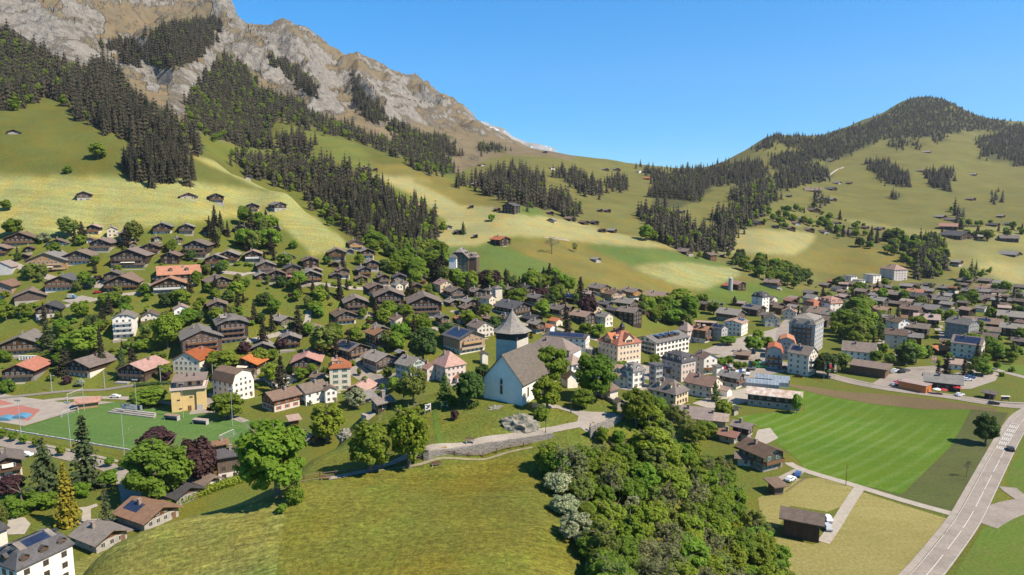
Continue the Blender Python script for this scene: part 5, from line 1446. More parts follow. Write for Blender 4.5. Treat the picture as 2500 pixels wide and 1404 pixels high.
ribbon('track', [(2100,1190),(2085,1210),(2060,1250),(2030,1300),(2010,1325)], 3.0, 'gravel', .13)
ribbon('road', [(-60,1066),(0,1080),(60,1092),(130,1106),(200,1122),(270,1140),(305,1165),(320,1200),(322,1250),(312,1300)], 5.5, 'asphalt', .13)
ribbon('pavement', [(-60,1056),(0,1068),(60,1079),(130,1092),(200,1106),(290,1128)], 1.4, 'paving', .2)
ribbon('road', [(1120,905),(1050,918),(1000,914),(945,928),(905,930),(880,908),(850,885),(870,868)], 7.5, 'asphalt', .16)
ribbon('road', [(945,928),(1000,925),(960,940),(900,952),(870,960)], 4, 'paving', .17)
ribbon('road', [(-40,998),(0,994),(60,986),(130,976),(240,969),(300,972),(420,985),(520,1000),(600,1030)], 3.4, 'paving', .14)
ribbon('road', [(520,960),(500,990),(490,1010)], 9, 'asphalt', .14)
ribbon('lane', [(128,755),(160,748),(215,737),(265,724),(345,716)], 3.4, 'paving', .2)
ribbon('lane', [(745,792),(760,780),(748,768),(755,758)], 3.5, 'paving', .2)
ribbon('lane', [(600,835),(640,825),(700,812),(745,792),(790,802)], 4, 'paving', .2)
ribbon('lane', [(220,680),(280,688),(320,690),(380,700),(480,694)], 4, 'paving', .2)
ribbon('lane', [(580,675),(600,670),(640,660),(700,664)], 3.2, 'paving', .2)
ribbon('lane', [(1100,760),(1180,772),(1260,790),(1330,800),(1400,812),(1480,838)], 3.6, 'paving', .2)
ribbon('lane', [(1330,580),(1400,590),(1340,576)], 2.2, 'gravel', .2)
ribbon('lane', [(2014,436),(2030,424),(2045,414),(2060,408)], 4, 'gravel', .4)
ribbon('lane', [(2140,870),(2160,830),(2175,800),(2150,780)], 6, 'paving', .15)
ribbon('lane', [(2560,935),(2500,922),(2440,905),(2400,895),(2340,880)], 5, 'paving', .15)
# railway
_, RX = ribbon('railway_track', [(-60,978),(0,972),(100,962),(200,953),(300,945),(400,938),(480,932),(560,930),(640,926),(760,915)], 2.6, 'ballast', .2)
for off in (-.55, .55): ribbon('railway_rail', None, .12, 'steel', .34, world=RX, off=off)
# squares and car parks
sheet('car_park', [(1752,892),(1800,880),(1850,880),(1905,892),(1930,904),(1880,915),(1845,935),(1790,928),(1758,912)], 'asphalt', .10)
sheet('car_park', [(2120,942),(2165,915),(2215,897),(2285,893),(2312,902),(2290,930),(2225,955),(2170,955)], 'asphalt', .10)
sheet('forecourt', [(2300,935),(2330,912),(2390,898),(2440,912),(2430,930),(2370,950),(2330,950)], 'paving', .10)
sheet('square', [(1470,900),(1560,893),(1700,875),(1790,862),(1850,855),(1880,862),(1750,892),(1700,905),(1600,930)], 'paving', .10)
sheet('square', [(1700,862),(1760,838),(1880,806),(1925,790),(1950,800),(1915,850),(1870,858),(1790,868)], 'paving', .09)
sheet('square', [(835,900),(960,912),(1110,902),(1125,918),(1000,928),(950,945),(870,925)], 'paving', .10)
sheet('square', [(1400,900),(1470,885),(1500,905),(1560,930),(1600,945),(1560,960),(1480,940)], 'paving', .09)
sheet('square', [(1690,985),(1760,960),(1830,945),(1880,955),(1850,975),(1790,990),(1740,1000)], 'gravel', .09)
for L in ([(1940,790),(2040,800),(2150,790),(2280,785),(2400,790),(2520,800)], [(2010,720),(2120,730),(2260,728),(2400,740),(2520,745)], [(2160,870),(2230,862),(2330,858),(2420,860),(2520,856)], [(2250,700),(2262,740),(2280,790),(2320,850)], [(1960,740),(2030,760),(2100,770)], [(960,720),(1080,740),(1200,760),(1300,762),(1420,770)], [(700,680),(800,700),(900,705),(1000,728)], [(440,650),(520,662),(600,672)], [(20,640),(120,680),(200,684)], [(880,760),(960,780),(1040,800),(1140,815)]):
    ribbon('lane', L, 4.2, 'paving', .2)
sheet('yard', [(1850,1050),(1880,1045),(1900,1070),(1870,1085),(1840,1080)], 'gravel', .10)
sheet('yard', [(1900,1165),(1940,1145),(1965,1150),(1945,1175),(1910,1180)], 'paving', .10)
sheet('yard', [(150,735),(200,722),(230,728),(190,745)], 'paving', .2)
sheet('yard', [(195,690),(270,680),(300,690),(270,705),(200,702)], 'paving', .2)
sheet('yard', [(1600,870),(1640,868),(1640,878),(1600,882)], 'paving', .12)
sheet('park_path', [(190,1240),(212,1238),(235,1230),(240,1236),(222,1243),(222,1268),(285,1266),(285,1271),(205,1280),(160,1285),(160,1279),(198,1272),(202,1248)], 'gravel', .12, 2)
sheet('playground', [(8,1280),(30,1265),(60,1264),(75,1280),(60,1305),(20,1306)], 'gravel', .12, 2)
# ---------------------------------------------------------------- crops and mown hay on the valley floor
def field_material(name, c, c2, streak, rot, sc, thin, lines):
    m, nt, b = new_mat(name); tc = nd(nt, 'ShaderNodeTexCoord'); v = tc.outputs['Object']
    mp = nd(nt, 'ShaderNodeMapping'); mp.inputs['Rotation'].default_value = (0, 0, R(rot)); mp.inputs['Scale'].default_value = sc; nt.links.new(v, mp.inputs[0])
    s = noise(nt, mp.outputs[0], 1.0, 5, .65); f = noise(nt, v, .035, 4, .6); g = noise(nt, v, 1.1, 4, .7); e = noise(nt, v, .012, 3, .5)
    col = mixc(nt, maprange(nt, f, .35, .68, 0, 1), c, c2)
    col = mixc(nt, maprange(nt, s, .48, .75, 0, .75), col, streak)
    if lines:
        w = nd(nt, 'ShaderNodeTexWave', wave_type='RINGS', rings_direction='Z'); w.inputs['Scale'].default_value = lines; w.inputs['Distortion'].default_value = .9; w.inputs['Detail'].default_value = 1.0; w.inputs['Detail Scale'].default_value = .25
        mo = nd(nt, 'ShaderNodeMapping'); mo.inputs['Location'].default_value = (150, -580, 0); nt.links.new(v, mo.inputs[0]); nt.links.new(mo.outputs[0], w.inputs['Vector'])
        col = mixc(nt, math_(nt, 'MULTIPLY', maprange(nt, w.outputs['Fac'], .55, 1.0, 0, 1), maprange(nt, e, .4, .6, .02, .24)), col, thin)
    hv = nd(nt, 'ShaderNodeHueSaturation'); nt.links.new(col, hv.inputs['Color'])
    nt.links.new(math_(nt, 'MULTIPLY', maprange(nt, g, .25, .75, .72, 1.28), maprange(nt, e, .3, .7, .85, 1.15)), hv.inputs['Value'])
    nt.links.new(hv.outputs[0], b.inputs['Base Color']); b.inputs['Roughness'].default_value = .95; b.inputs['Specular IOR Level'].default_value = .1
    bp = nd(nt, 'ShaderNodeBump', Strength=.6, Distance=.3); nt.links.new(g, bp.inputs['Height']); nt.links.new(bp.outputs[0], b.inputs['Normal'])
    return m
M['crop'] = field_material('young_crop', (.060,.122,.010), (.086,.132,.011), (.105,.150,.026), 24, (.04,.33,.3), (.19,.23,.09), .058)
M['rough'] = field_material('rough_grass', (.068,.082,.022), (.085,.088,.030), (.060,.058,.030), 25, (.1,.3,.3), (0,0,0), 0)
M['soil'] = field_material('bare_soil', (.155,.105,.055), (.125,.088,.045), (.11,.105,.04), 10, (.06,.5,.3), (0,0,0), 0)
M['hay'] = field_material('mown_hay', (.225,.19,.066), (.185,.162,.05), (.26,.215,.088), 35, (.06,.45,.3), (0,0,0), 0)
M['lush'] = field_material('lush_grass', (.075,.125,.018), (.10,.13,.022), (.11,.12,.03), 0, (.1,.1,.1), (0,0,0), 0)
M['pitch'] = field_material('pitch_grass', (.066,.128,.030), (.080,.135,.032), (.10,.145,.038), 20, (.02,.25,.2), (0,0,0), 0)
sheet('crop_field', [(1960,958),(1915,940),(2000,964),(2130,987),(2250,1000),(2370,1000),(2350,1040),(2320,1090),(2260,1150),(2200,1207),(2080,1180),(2000,1158),(1965,1145),(1945,1120),(1900,1085),(1860,1045),(1830,1035),(1795,1018),(1860,1010),(1965,1004)], 'crop', .06, 5)
sheet('field_margin', [(2370,1000),(2462,1008),(2432,1060),(2396,1135),(2318,1252),(2200,1214),(2080,1185),(2000,1163),(1965,1150),(1966,1147),(2000,1160),(2080,1181),(2200,1208),(2260,1151),(2320,1091),(2350,1041)], 'rough', .06, 5)
sheet('ploughed_strip', [(1905,936),(1960,942),(2050,955),(2200,966),(2350,985),(2425,997),(2440,1007),(2370,999),(2250,999),(2130,986),(2000,963)], 'soil', .06, 4)
sheet('hay_field', [(2318,1268),(2200,1232),(2100,1200),(2070,1252),(2030,1315),(1985,1330),(1895,1300),(1880,1235),(1870,1210),(1905,1205),(2000,1166),(2080,1188),(2062,1225),(2020,1255),(1905,1240),(1895,1290),(1990,1404),(2010,1500),(2150,1500),(2208,1404)][:6] + [(1900,1310),(1850,1320),(1930,1480),(2130,1500),(2208,1404)], 'hay', .05, 4)
sheet('hay_field', [(1905,1200),(1950,1170),(2000,1166),(2080,1188),(2085,1192),(2060,1235),(2020,1250),(1930,1235),(1900,1290),(1860,1280),(1850,1215)], 'hay', .05, 4)
sheet('grass_field', [(2330,1404),(2400,1290),(2440,1262),(2480,1240),(2640,1236),(2700,1500),(2260,1500)], 'lush', .05, 5)
sheet('grass_field', [(2455,1170),(2500,1080),(2600,1010),(2700,1010),(2640,1215),(2520,1218),(2470,1200)], 'lush', .05, 5)
sheet('grass_field', [(2395,905),(2440,890),(2560,895),(2560,925),(2500,918),(2440,903)], 'lush', .05, 5)
# ---------------------------------------------------------------- football ground
PC, PA, PB = np.array([-146.0, 263.0]), np.array([.94, -.342]), np.array([.342, .94])
def pit(a, b): return tuple(PC + PA * a + PB * b)
sheet('football_pitch', None, 'pitch', .09, 5, world=[pit(-44, -21.5), pit(47, -21.5), pit(47, 19), pit(-38, 19), pit(-44, 12)])
def line(pts, closed=False): ribbon('pitch_markings', None, .13, 'chalk', .13, world=pts, step=1.0)
for a in ([(-41,-19.5),(41,-19.5)], [(-38,16.5),(41,16.5)], [(-41,-19.5),(-41,12)], [(41,-19.5),(41,16.5)], [(0,-19.5),(0,16.5)], [(-41,-13),(-29,-13)], [(-29,-13),(-29,11)], [(-29,11),(-41,11)], [(41,-13),(29,-13)], [(29,-13),(29,11)], [(29,11),(41,11)]):
    line([pit(*p) for p in a])
ribbon('pitch_markings', None, .13, 'chalk', .13, world=[pit(7 * math.cos(t), -1.5 + 7 * math.sin(t)) for t in np.linspace(0, 2 * math.pi, 40)], step=.6)
sheet('sports_court', None, 'court', .08, 5, world=[pit(-95, -14), pit(-50, -12), pit(-60, 0), pit(-95, 2)])
sheet('court_apron', None, 'paving', .05, 5, world=[pit(-98, -17), pit(-45.5, -17), pit(-44.5, 12), pit(-39, 18.5), pit(-47, 17), pit(-58, 10), pit(-98, 6)])
# ================================================================ CHURCH AND ITS HILL
M['limewash'] = surf('limewash', (.80,.73,.63), .08, .25, .95, .35, (.70,.63,.54), 0, (1, 1, .4), .2, 5)
M['ashlar'] = surf('tower_stone', (.53,.465,.38), .2, .5, .95, .4, (.42,.365,.30), 0, (1, 1, 1.5), .2, 5)
M['shingle'] = surf('wood_shingle', (.135,.110,.086), .4, .9, .85, .5, (.088,.073,.058), 0, (1, 1, 3), .2, 5)
M['shingle_grey'] = surf('shingle_grey', (.25,.222,.19), .4, .9, .8, .5, (.165,.145,.125), 0, (1, 1, 3), .2, 5)
M['belfry'] = surf('belfry_boards', (.075,.062,.052), .4, 1.5, .85, .3, (.045,.038,.032), 0, (5, 5, .3))
M['drystone'] = None
def wallmat():
    m, nt, b = new_mat('stone_wall'); tc = nd(nt, 'ShaderNodeTexCoord'); v = tc.outputs['Object']
    vo = nd(nt, 'ShaderNodeTexVoronoi', Scale=2.2); mp = nd(nt, 'ShaderNodeMapping'); mp.inputs['Scale'].default_value = (1, 1, 1.6); nt.links.new(v, mp.inputs[0]); nt.links.new(mp.outputs[0], vo.inputs['Vector'])
    n = noise(nt, v, .5, 4, .6)
    sx = nd(nt, 'ShaderNodeSeparateColor'); nt.links.new(vo.outputs['Color'], sx.inputs[0])
    col = mixc(nt, sx.outputs[0], (.27,.235,.20), (.165,.145,.125)); col = mixc(nt, maprange(nt, vo.outputs['Distance'], .05, .4, .55, 0), col, (.40,.35,.29))
    col = mixc(nt, maprange(nt, n, .4, .7, 0, .6), col, (.20,.175,.14))
    nt.links.new(col, b.inputs['Base Color']); b.inputs['Roughness'].default_value = .95
    bp = nd(nt, 'ShaderNodeBump', Strength=.8, Distance=.12); nt.links.new(vo.outputs['Distance'], bp.inputs['Height']); nt.links.new(bp.outputs[0], b.inputs['Normal'])
    return m
M['drystone'] = wallmat()
def lab(o, label, cat, group=None):
    o['label'] = label; o['category'] = cat
    if group: o['group'] = group
    return o
def church():
    th = R(29); ca, sa = math.cos(th), math.sin(th)
    p = np.array(PZ(1275, 993, 39.9)[:2])                              # right front corner of the gable wall
    W, L, he, hr = 11.0, 15.0, 6.3, 12.7
    ctr = p + np.array([-ca, sa]) * W / 2
    # lawn level
    o = empty('church', (ctr[0], ctr[1], 39.7), -th); lab(o, 'old white church with steep shingle roof and stone tower on the hilltop', 'church')
    # own frame: gable along x, nave runs along +y
    b = MB().extr([(-W/2,-3),(W/2,-3),(W/2,he),(0,hr-.25),(-W/2,he)], 0, L, 0); b.obj('nave_wall', ['limewash'], o)
    b = MB().extr([(-W/2-1.9,-3),(-W/2-.01,-3),(-W/2-.01,he-.15),(-W/2-1.9,he-2.0)], 2.6, L - .2, 0); b.obj('aisle_wall', ['limewash'], o)
    s = (hr - he) / (W / 2); e1, e2 = W/2 + .55, W/2 + 2.3
    MB().shell([[(0,-.5,hr),(e1,-.5,hr-s*e1),(e1,L+.4,hr-s*e1),(0,L+.4,hr)]], .22).shell([[(-e2,2.2,hr-s*e2),(-W/2-.25,2.2,hr-s*(W/2+.25)),(-W/2-.25,-.5,hr-s*(W/2+.25)),(0,-.5,hr),(0,L+.4,hr),(-e2,L+.4,hr-s*e2)]], .22).obj('roof', ['shingle'], o)
    # a second, slightly lower roof over the choir behind
    MB().extr([(-W/2+1.6,-3),(W/2-1.2,-3),(W/2-1.2,he-.6),(.2,hr-1.9),(-W/2+1.6,he-.6)], L + .01, L + 8, 0).obj('choir_wall', ['limewash'], o)
    s2 = (hr - 1.7 - he + .6) / (W/2 - 1.4)
    MB().shell([[(.2,L+.42,hr-1.7),(W/2-.6,L+.42,hr-1.7-s2*(W/2-.8)),(W/2-.6,L+8.4,hr-1.7-s2*(W/2-.8)),(.2,L+8.4,hr-1.7)], [(-W/2+1.0,L+.42,hr-1.7-s2*(W/2-.8)),(.2,L+.42,hr-1.7),(.2,L+8.4,hr-1.7),(-W/2+1.0,L+8.4,hr-1.7-s2*(W/2-.8))]], .22).obj('choir_roof', ['shingle'], o)
    # tall slit window in two lights
    for z0, z1 in ((2.6, 4.7), (5.0, 6.3)):
        b = MB().box(-.42, .42, -.10, -.03, z0 - .12, z0, 0).box(-.42, -.28, -.10, -.03, z0, z1, 0).box(.28, .42, -.10, -.03, z0, z1, 0).box(-.28, .28, -.06, -.02, z0, z1, 1)
        n = 6; pts = [(.42 * math.cos(t), -.10, z1 + .42 * math.sin(t)) for t in np.linspace(0, math.pi, n)]
        b.poly(pts[::-1], 0); w = b.obj('window', ['ashlar', 'glass'], o); w.location = (-.35, 0, 0)
    for k in range(3):
        b = MB().box(-.45, .45, -.06, .02, 0, 2.6, 0).box(-.3, .3, -.09, -.05, .15, 2.45, 1); w = b.obj('window', ['ashlar', 'glass'], o); w.location = (W/2 + .03, 3 + k * 4.2, 1.9); w.rotation_euler = (0, 0, R(90))
    # lean-to porch on the right wall
    MB().extr([(W/2+.02,-2),(W/2+2.2,-2),(W/2+2.2,2.4),(W/2+.02,3.8)], 8.5, 13, 0).obj('porch_wall', ['stone'], o)
    MB().shell([[(W/2+.05,8.1,4.1),(W/2+2.7,8.1,2.35),(W/2+2.7,13.4,2.35),(W/2+.05,13.4,4.1)]], .16).obj('porch_roof', ['shingle'], o)
    # stone buttress at the left corner
    MB().extr([(-W/2-1.6,-2),(-W/2-.05,-2),(-W/2-.05,3.0),(-W/2-1.1,1.6)], .9, 2.5, 0).obj('buttress', ['ashlar'], o)
    # tower, standing left behind the nave
    tc = np.array([1.3, 176.0]); d = tc - ctr; tx, ty = d[0] * ca - d[1] * sa, d[0] * sa + d[1] * ca       # near corner in church frame
    w = 6.4; x1, y0 = tx, ty; x0, y1 = tx - w, ty + w; cx, cy = (x0 + x1) / 2, (y0 + y1) / 2; hb, ht = 13.4, 15.8
    MB().box(x0, x1, y0, y1, -3, hb, 0).obj('tower_wall', ['ashlar'], o)
    b = MB().box(x0 + .05, x1 - .05, y0 + .05, y1 - .05, hb, ht, 0)
    for k in range(13):
        t = (k + .5) / 13 * w
        b.box(x0 + t - .17, x0 + t + .17, y0 - .03, y0 + .049, hb + .06, ht, 0).box(x1 - .049, x1 + .03, y0 + t - .17, y0 + t + .17, hb + .06, ht, 0)
    b.obj('belfry', ['belfry'], o)
    prof = [(5.0, ht - .35), (4.0, ht + .25), (3.0, ht + 1.15), (2.15, ht + 2.2), (1.35, ht + 3.4), (.62, ht + 4.4), (.22, ht + 5.1), (.06, ht + 5.8)]
    b = MB(); n = 8
    def ring(r, z, t):
        out = []
        for k in range(n):
            a = 2 * math.pi * (k + .5) / n; q = (max(abs(math.cos(a)), abs(math.sin(a))))
            rr = r * ((1 / q) * (1 - t) + t * 1.0) * (1.0 if t else 1.0)
            out.append((cx + rr * math.cos(a), cy + rr * math.sin(a), z))
        return out
    rings = [ring(r, z, i / (len(prof) - 1) * .9) for i, (r, z) in enumerate(prof)]
    for A, B in zip(rings, rings[1:]):
        for k in range(n): b.poly([A[k], A[(k+1) % n], B[(k+1) % n], B[k]], 0)
    b.poly(rings[0][::-1], 0); b.poly(rings[-1], 0)
    tr = b.obj('tower_roof', ['shingle_grey'], o)
    zt = prof[-1][1]
    MB().cyl(cx, cy, zt - .1, zt + 1.2, .05, .03, 6).cyl(cx, cy, zt + .15, zt + .45, .16, .16, 8).box(cx - .3, cx + .3, cy - .03, cy + .03, zt + .8, zt + .9).obj('finial', ['belfry'], tr)
church()
def strip_wall(name, px, h, t, label, zs=None, mat='drystone', cap=True, world=None, group=None, below=1.5):
    """a free wall following a line, drawn as one solid"""
    W = [hit(u, v) for u, v in px] if world is None else world
    X = smooth_line([w[:2] for w in W], 1.2); T = np.gradient(X, axis=0); T /= np.linalg.norm(T, axis=1, keepdims=True); N = np.c_[-T[:, 1], T[:, 0]]
    z = hgt(X[:, 0], X[:, 1]) if zs is None else np.interp(np.linspace(0, 1, len(X)), np.linspace(0, 1, len(zs)), zs)
    z = np.convolve(np.pad(z, 2, 'edge'), np.ones(5) / 5, 'valid')
    j = .05 * np.random.default_rng(4).normal(size=len(X))
    A, B = X + N * t / 2, X - N * t / 2; n = len(X)
    V = np.concatenate([np.c_[A, z - below], np.c_[B, z - below], np.c_[B, z + h + j], np.c_[A, z + h + j]])
    i = np.arange(n - 1); F = [np.stack([a * n + i, a * n + i + 1, b_ * n + i + 1, b_ * n + i], -1) for a, b_ in ((0, 1), (1, 2), (2, 3), (3, 0))]
    F = np.concatenate(F + [np.array([[0, n, 2*n, 3*n], [n-1, 4*n-1, 3*n-1, 2*n-1]])])
    o = link(name, mesh_from(name, V, F, [M[mat]], smooth=False)); lab(o, label, 'wall', group); return o
# lane that climbs past the church, the wall that carries it, the square by the church
LANE = [PZ(u, v, z) for u, v, z in ((1010,1112,36.2),(1050,1096,37.2),(1110,1086,37.2),(1180,1075,37.2),(1250,1066,37.3),(1310,1056,37.5),(1370,1045,38),(1420,1036,38.5))]
ribbon('lane', None, 2.1, 'paving', .10, world=[p[:2] for p in LANE], step=1.0, off=-.1)
wl_ = [PZ(u, v, z) for u, v, z in ((1043,1106.5,37.2),(1110,1096.5,37.2),(1180,1085.5,37.2),(1250,1076.5,37.3),(1310,1066.5,37.5),(1350,1059.5,37.8))]
strip_wall('retaining_wall', None, .30, .55, 'long grey stone retaining wall carrying the lane below the church', zs=[p[2] for p in wl_], world=wl_, below=2.6)
pl = PZ(1041, 1106.5, 37.1); b = MB().box(-.55, .55, -.55, .55, -2.8, .75, 0).box(-.66, .66, -.66, .66, .75, .95, 0); o = b.obj('gate_pier', ['drystone']); o.location = pl; lab(o, 'square stone pier at the left end of the lane wall', 'pier')
sheet('church_square', None, 'paving', .10, 2, world=[PZ(u, v, z)[:2] for u, v, z in ((1300,985,40),(1345,985,40),(1390,998,39.6),(1440,1006,39.3),(1500,1009,39),(1515,1018,38.8),(1500,1030,38.8),(1478,1034,38.8),(1445,1048,38.5),(1420,1044,38.3),(1408,1036,38.6),(1412,1020,39),(1395,1007,39.4),(1360,996,39.8),(1300,996,40))])
wl_ = [PZ(u, v, z) for u, v, z in ((1440,1052,38.4),(1490,1035,38.8),(1525,1022,38.6),(1540,1010,38.6),(1538,995,38.6),(1520,985,38.6))]
strip_wall('parapet_wall', None, .95, .5, 'curved pale stone parapet wall round the church square', zs=[p[2] for p in wl_], world=wl_, below=2.5)
wl_ = [PZ(u, v, z) for u, v, z in ((1478,1110,33.5),(1500,1103,33.8),(1530,1085,34.2),(1555,1066,34.5),(1566,1050,34.8))]
strip_wall('garden_wall', None, 1.1, .5, 'lower stone wall on the bushy slope right of the church square', zs=[p[2] for p in wl_], world=wl_, below=3)
wl_ = [PZ(u, v, z) for u, v, z in ((1448,962,39.4),(1480,972,39.2),(1505,985,39),(1512,1000,38.9))]
strip_wall('churchyard_wall', None, 1.2, .5, 'low rubble churchyard wall along the back of the lawn', zs=[p[2] for p in wl_], world=wl_, below=2)
b = MB().box(-1, 1, -.9, .9, -1, 2.1, 0).shell([[(-1.3,-1.2,2.0),(0,-1.2,2.9),(0,1.2,2.9),(-1.3,1.2,2.0)][::-1], [(1.3,-1.2,2.0),(0,-1.2,2.9),(0,1.2,2.9),(1.3,1.2,2.0)]], .12, 1)
o = empty('stone_shelter', PZ(1511, 1000, 38.9), .4); lab(o, 'tiny stone shelter with a pitched roof at the churchyard wall', 'shelter')
MB().box(-1, 1, -.9, .9, -1, 2.1).obj('wall', ['stone'], o); MB().shell([[(-1.3,-1.2,2.0),(0,-1.2,2.9),(0,1.2,2.9),(-1.3,1.2,2.0)][::-1], [(1.3,-1.2,2.0),(0,-1.2,2.9),(0,1.2,2.9),(1.3,1.2,2.0)]], .12).obj('roof', ['shingle'], o)
# lower footpath with its rail fence
FP = [PZ(u, v, z) for u, v, z in ((650,1182,33.6),(700,1181,34),(760,1174,34.2),(850,1158,34.4),(940,1147,34.6),(1040,1138,34.8),(1180,1117,35),(1300,1101,35.2))]
ribbon('footpath', None, .55, 'trodden', .10, world=[p[:2] for p in FP[1:]], step=1.0)
ribbon('lane', None, 2.0, 'paving', .12, world=[PZ(u, v, z)[:2] for u, v, z in ((1030,1106,36.2),(985,1118,35.4),(930,1138,34.9),(870,1152,34.6),(800,1170,34.3))], step=1.0)
def rail_fence():
    o = empty('rail_fence', (0, 0, 0)); lab(o, 'weathered wooden post and rail fence along the footpath above the meadow', 'fence')
    X = smooth_line([p[:2] for p in FP[1:]], 1.0); X = X[:, :] + np.array([0, .85]); z = hgt(X[:, 0], X[:, 1])
    for zz in (.5, .95):
        q = [limb((X[i][0], X[i][1], z[i] + zz), (X[i+1][0], X[i+1][1], z[i+1] + zz), .055, .055, 4) for i in range(len(X) - 1)]
        link('rail', quads_mesh('rail', np.concatenate(q), M['rail']), o)
    pm = MB().box(-.09, .09, -.09, .09, -.3, 1.15).mesh('post', ['rail'])
    for i in range(0, len(X), 3):
        p_ = link('post', pm, o); p_.location = (X[i][0], X[i][1], z[i])
rail_fence()
def bench(px, rot, label):
    o = empty('park_bench', px, rot); lab(o, label, 'bench', 'benches on the church hill')
    MB().box(-1, 1, -.25, .2, .42, .48).obj('seat', ['rail'], o); MB().box(-1, 1, .24, .29, .55, .95).obj('backrest', ['rail'], o)
    for s in (-.75, .75): MB().box(s - .06, s + .06, -.22, .22, -.2, .42).obj('leg', ['concrete'], o)
bench(PZ(1065, 1138, 34.9), .15, 'wooden bench beside the footpath under the stone retaining wall')
bench(PZ(1147, 1079, 37.3), .15, 'wooden bench on the grass bank just above the lane')
bench(PZ(795, 1172, 34.4), .1, 'wooden bench at the left end of the footpath by the trees')
def lamp(px, h, label):
    o = empty('street_lamp', px, 0); lab(o, label, 'lamp')
    MB().cyl(0, 0, -.3, h, .06, .04, 8).cyl(0, 0, -.1, .5, .11, .09, 8).obj('pole', ['belfry'], o)
    MB().cyl(0, 0, h, h + .45, .12, .2, 6).cyl(0, 0, h + .45, h + .7, .24, .03, 6).obj('lantern', ['glass'], o)
lamp(PZ(1394, 1007, 39.5), 2.7, 'dark lantern street lamp at the edge of the church square')
lamp(PZ(1232 + 100, 1056, 37.6), 2.4, 'thin dark pole lamp on the bank beside the lane')
# wooden steps of the mown path
sheet('grass_path', None, 'lush', .06, 1.5, world=[PZ(u, v, z)[:2] for u, v, z in ((1056,1005,38.4),(1068,1005,38.4),(1070,1030,37.9),(1082,1075,37.2),(1090,1088,37.2),(1070,1090,37.2),(1060,1050,37.6))])
for k in range(4):
    q = PZ(1074 + k * 2.4, 1083 + k * 3, 37.3); o = MB().box(-.8, .8, -.15, .15, -.3, .12).obj('timber_step', ['raillight']); o.location = q; o.rotation_euler = (0, 0, .2); lab(o, 'pale step of the short stair where the grass path meets the lane', 'step', 'steps of the grass path')
# open-air picture panels
def panel(px, rot, w, h, dark, label):
    o = empty('picture_panel', px, rot); lab(o, label, 'panel')
    for s in (-1, 1): MB().box(s * w/2 - .06, s * w/2 + .06, .06, .16, -.5, h + .3).obj('post', ['galv'], o)
    MB().box(-w/2, w/2, -.05, .05, .25, h + .25).obj('board', ['pl_x' if dark else 'railwhite'], o)
    r = np.random.default_rng(3 if dark else 8); b = MB()
    if dark:
        for k in range(9):
            rr = .95 - k * .1
            if k % 2 == 0: A = [(rr * w * .40 * math.cos(t), -.056 - k * .002, h/2 + .25 + rr * h * .40 * math.sin(t)) for t in np.linspace(0, 2 * math.pi, 20)[:-1]]; b.poly(A[::-1], 0 if k % 4 == 0 else 1)
    else:
        for k in range(26):
            x, z = r.uniform(-w*.36, w*.36), r.uniform(.5, h); s = r.uniform(.06, .22); A = [(x + s * math.cos(t) * 1.3, -.058, z + s * math.sin(t)) for t in np.linspace(0, 2 * math.pi, 7)[:-1]]; b.poly(A[::-1], 0)
    b.obj('picture', ['solar', 'pl_g'], o)
panel(PZ(1085, 994, 39.4), -.1, 1.75, 1.25, True, 'framed dark picture panel standing on the lawn left of the church')
panel(PZ(1045, 1003, 38.8), .75, 1.7, 1.5, False, 'white picture panel with dark speckled artwork beside the yellow green tree')
# rocks
def rock(name, ctr, size, label, seed, mat='rockface'):
    r = np.random.default_rng(seed); n, m = 22, 34; V = []
    for i in range(n):
        ph = math.pi * i / (n - 1)
        for j in range(m):
            t = 2 * math.pi * j / m; d = np.array([math.sin(ph) * math.cos(t), math.sin(ph) * math.sin(t), math.cos(ph)])
            k = 1 + .5 * (ridged(np.array([d[0] * 2.2 + seed]), np.array([d[1] * 2.2 + d[2] * 3]), 4, seed)[0] - .6) * 1.5
            V.append(d * k * np.array(size))
    idx = np.arange(n * m).reshape(n, m); nx = np.roll(idx, -1, 1)
    F = np.stack([idx[:-1], nx[:-1], nx[1:], idx[1:]], -1).reshape(-1, 4)[:, ::-1]
    o = link(name, mesh_from(name, V, F, [M[mat]], smooth=False)); o.location = ctr; lab(o, label, 'rock'); return o
M['rockface'] = surf('rock_face', (.30,.268,.225), .35, .9, .95, .8, (.115,.11,.07), 0, (1, 1, 2.2), .1, 4)
p = PZ(1268, 1052, 37.9); rock('rock_outcrop', (p[0], p[1] + 2.4, p[2] - .3), (4.4, 3.0, 3.1), 'pale rock outcrop in the grassy bank below the church', 3)
p = PZ(1212, 1003, 39.6); rock('rock_outcrop', (p[0], p[1] + 1.2, p[2] - .5), (2.6, 1.6, 1.3), 'mossy rock ledge at the foot of the church wall', 5)
p = PZ(842, 1072, 32); rock('rock_outcrop', (p[0], p[1] + 1, p[2]), (2.0, 1.6, 2.0), 'grey boulder between the trees on the left slope of the hill', 9)
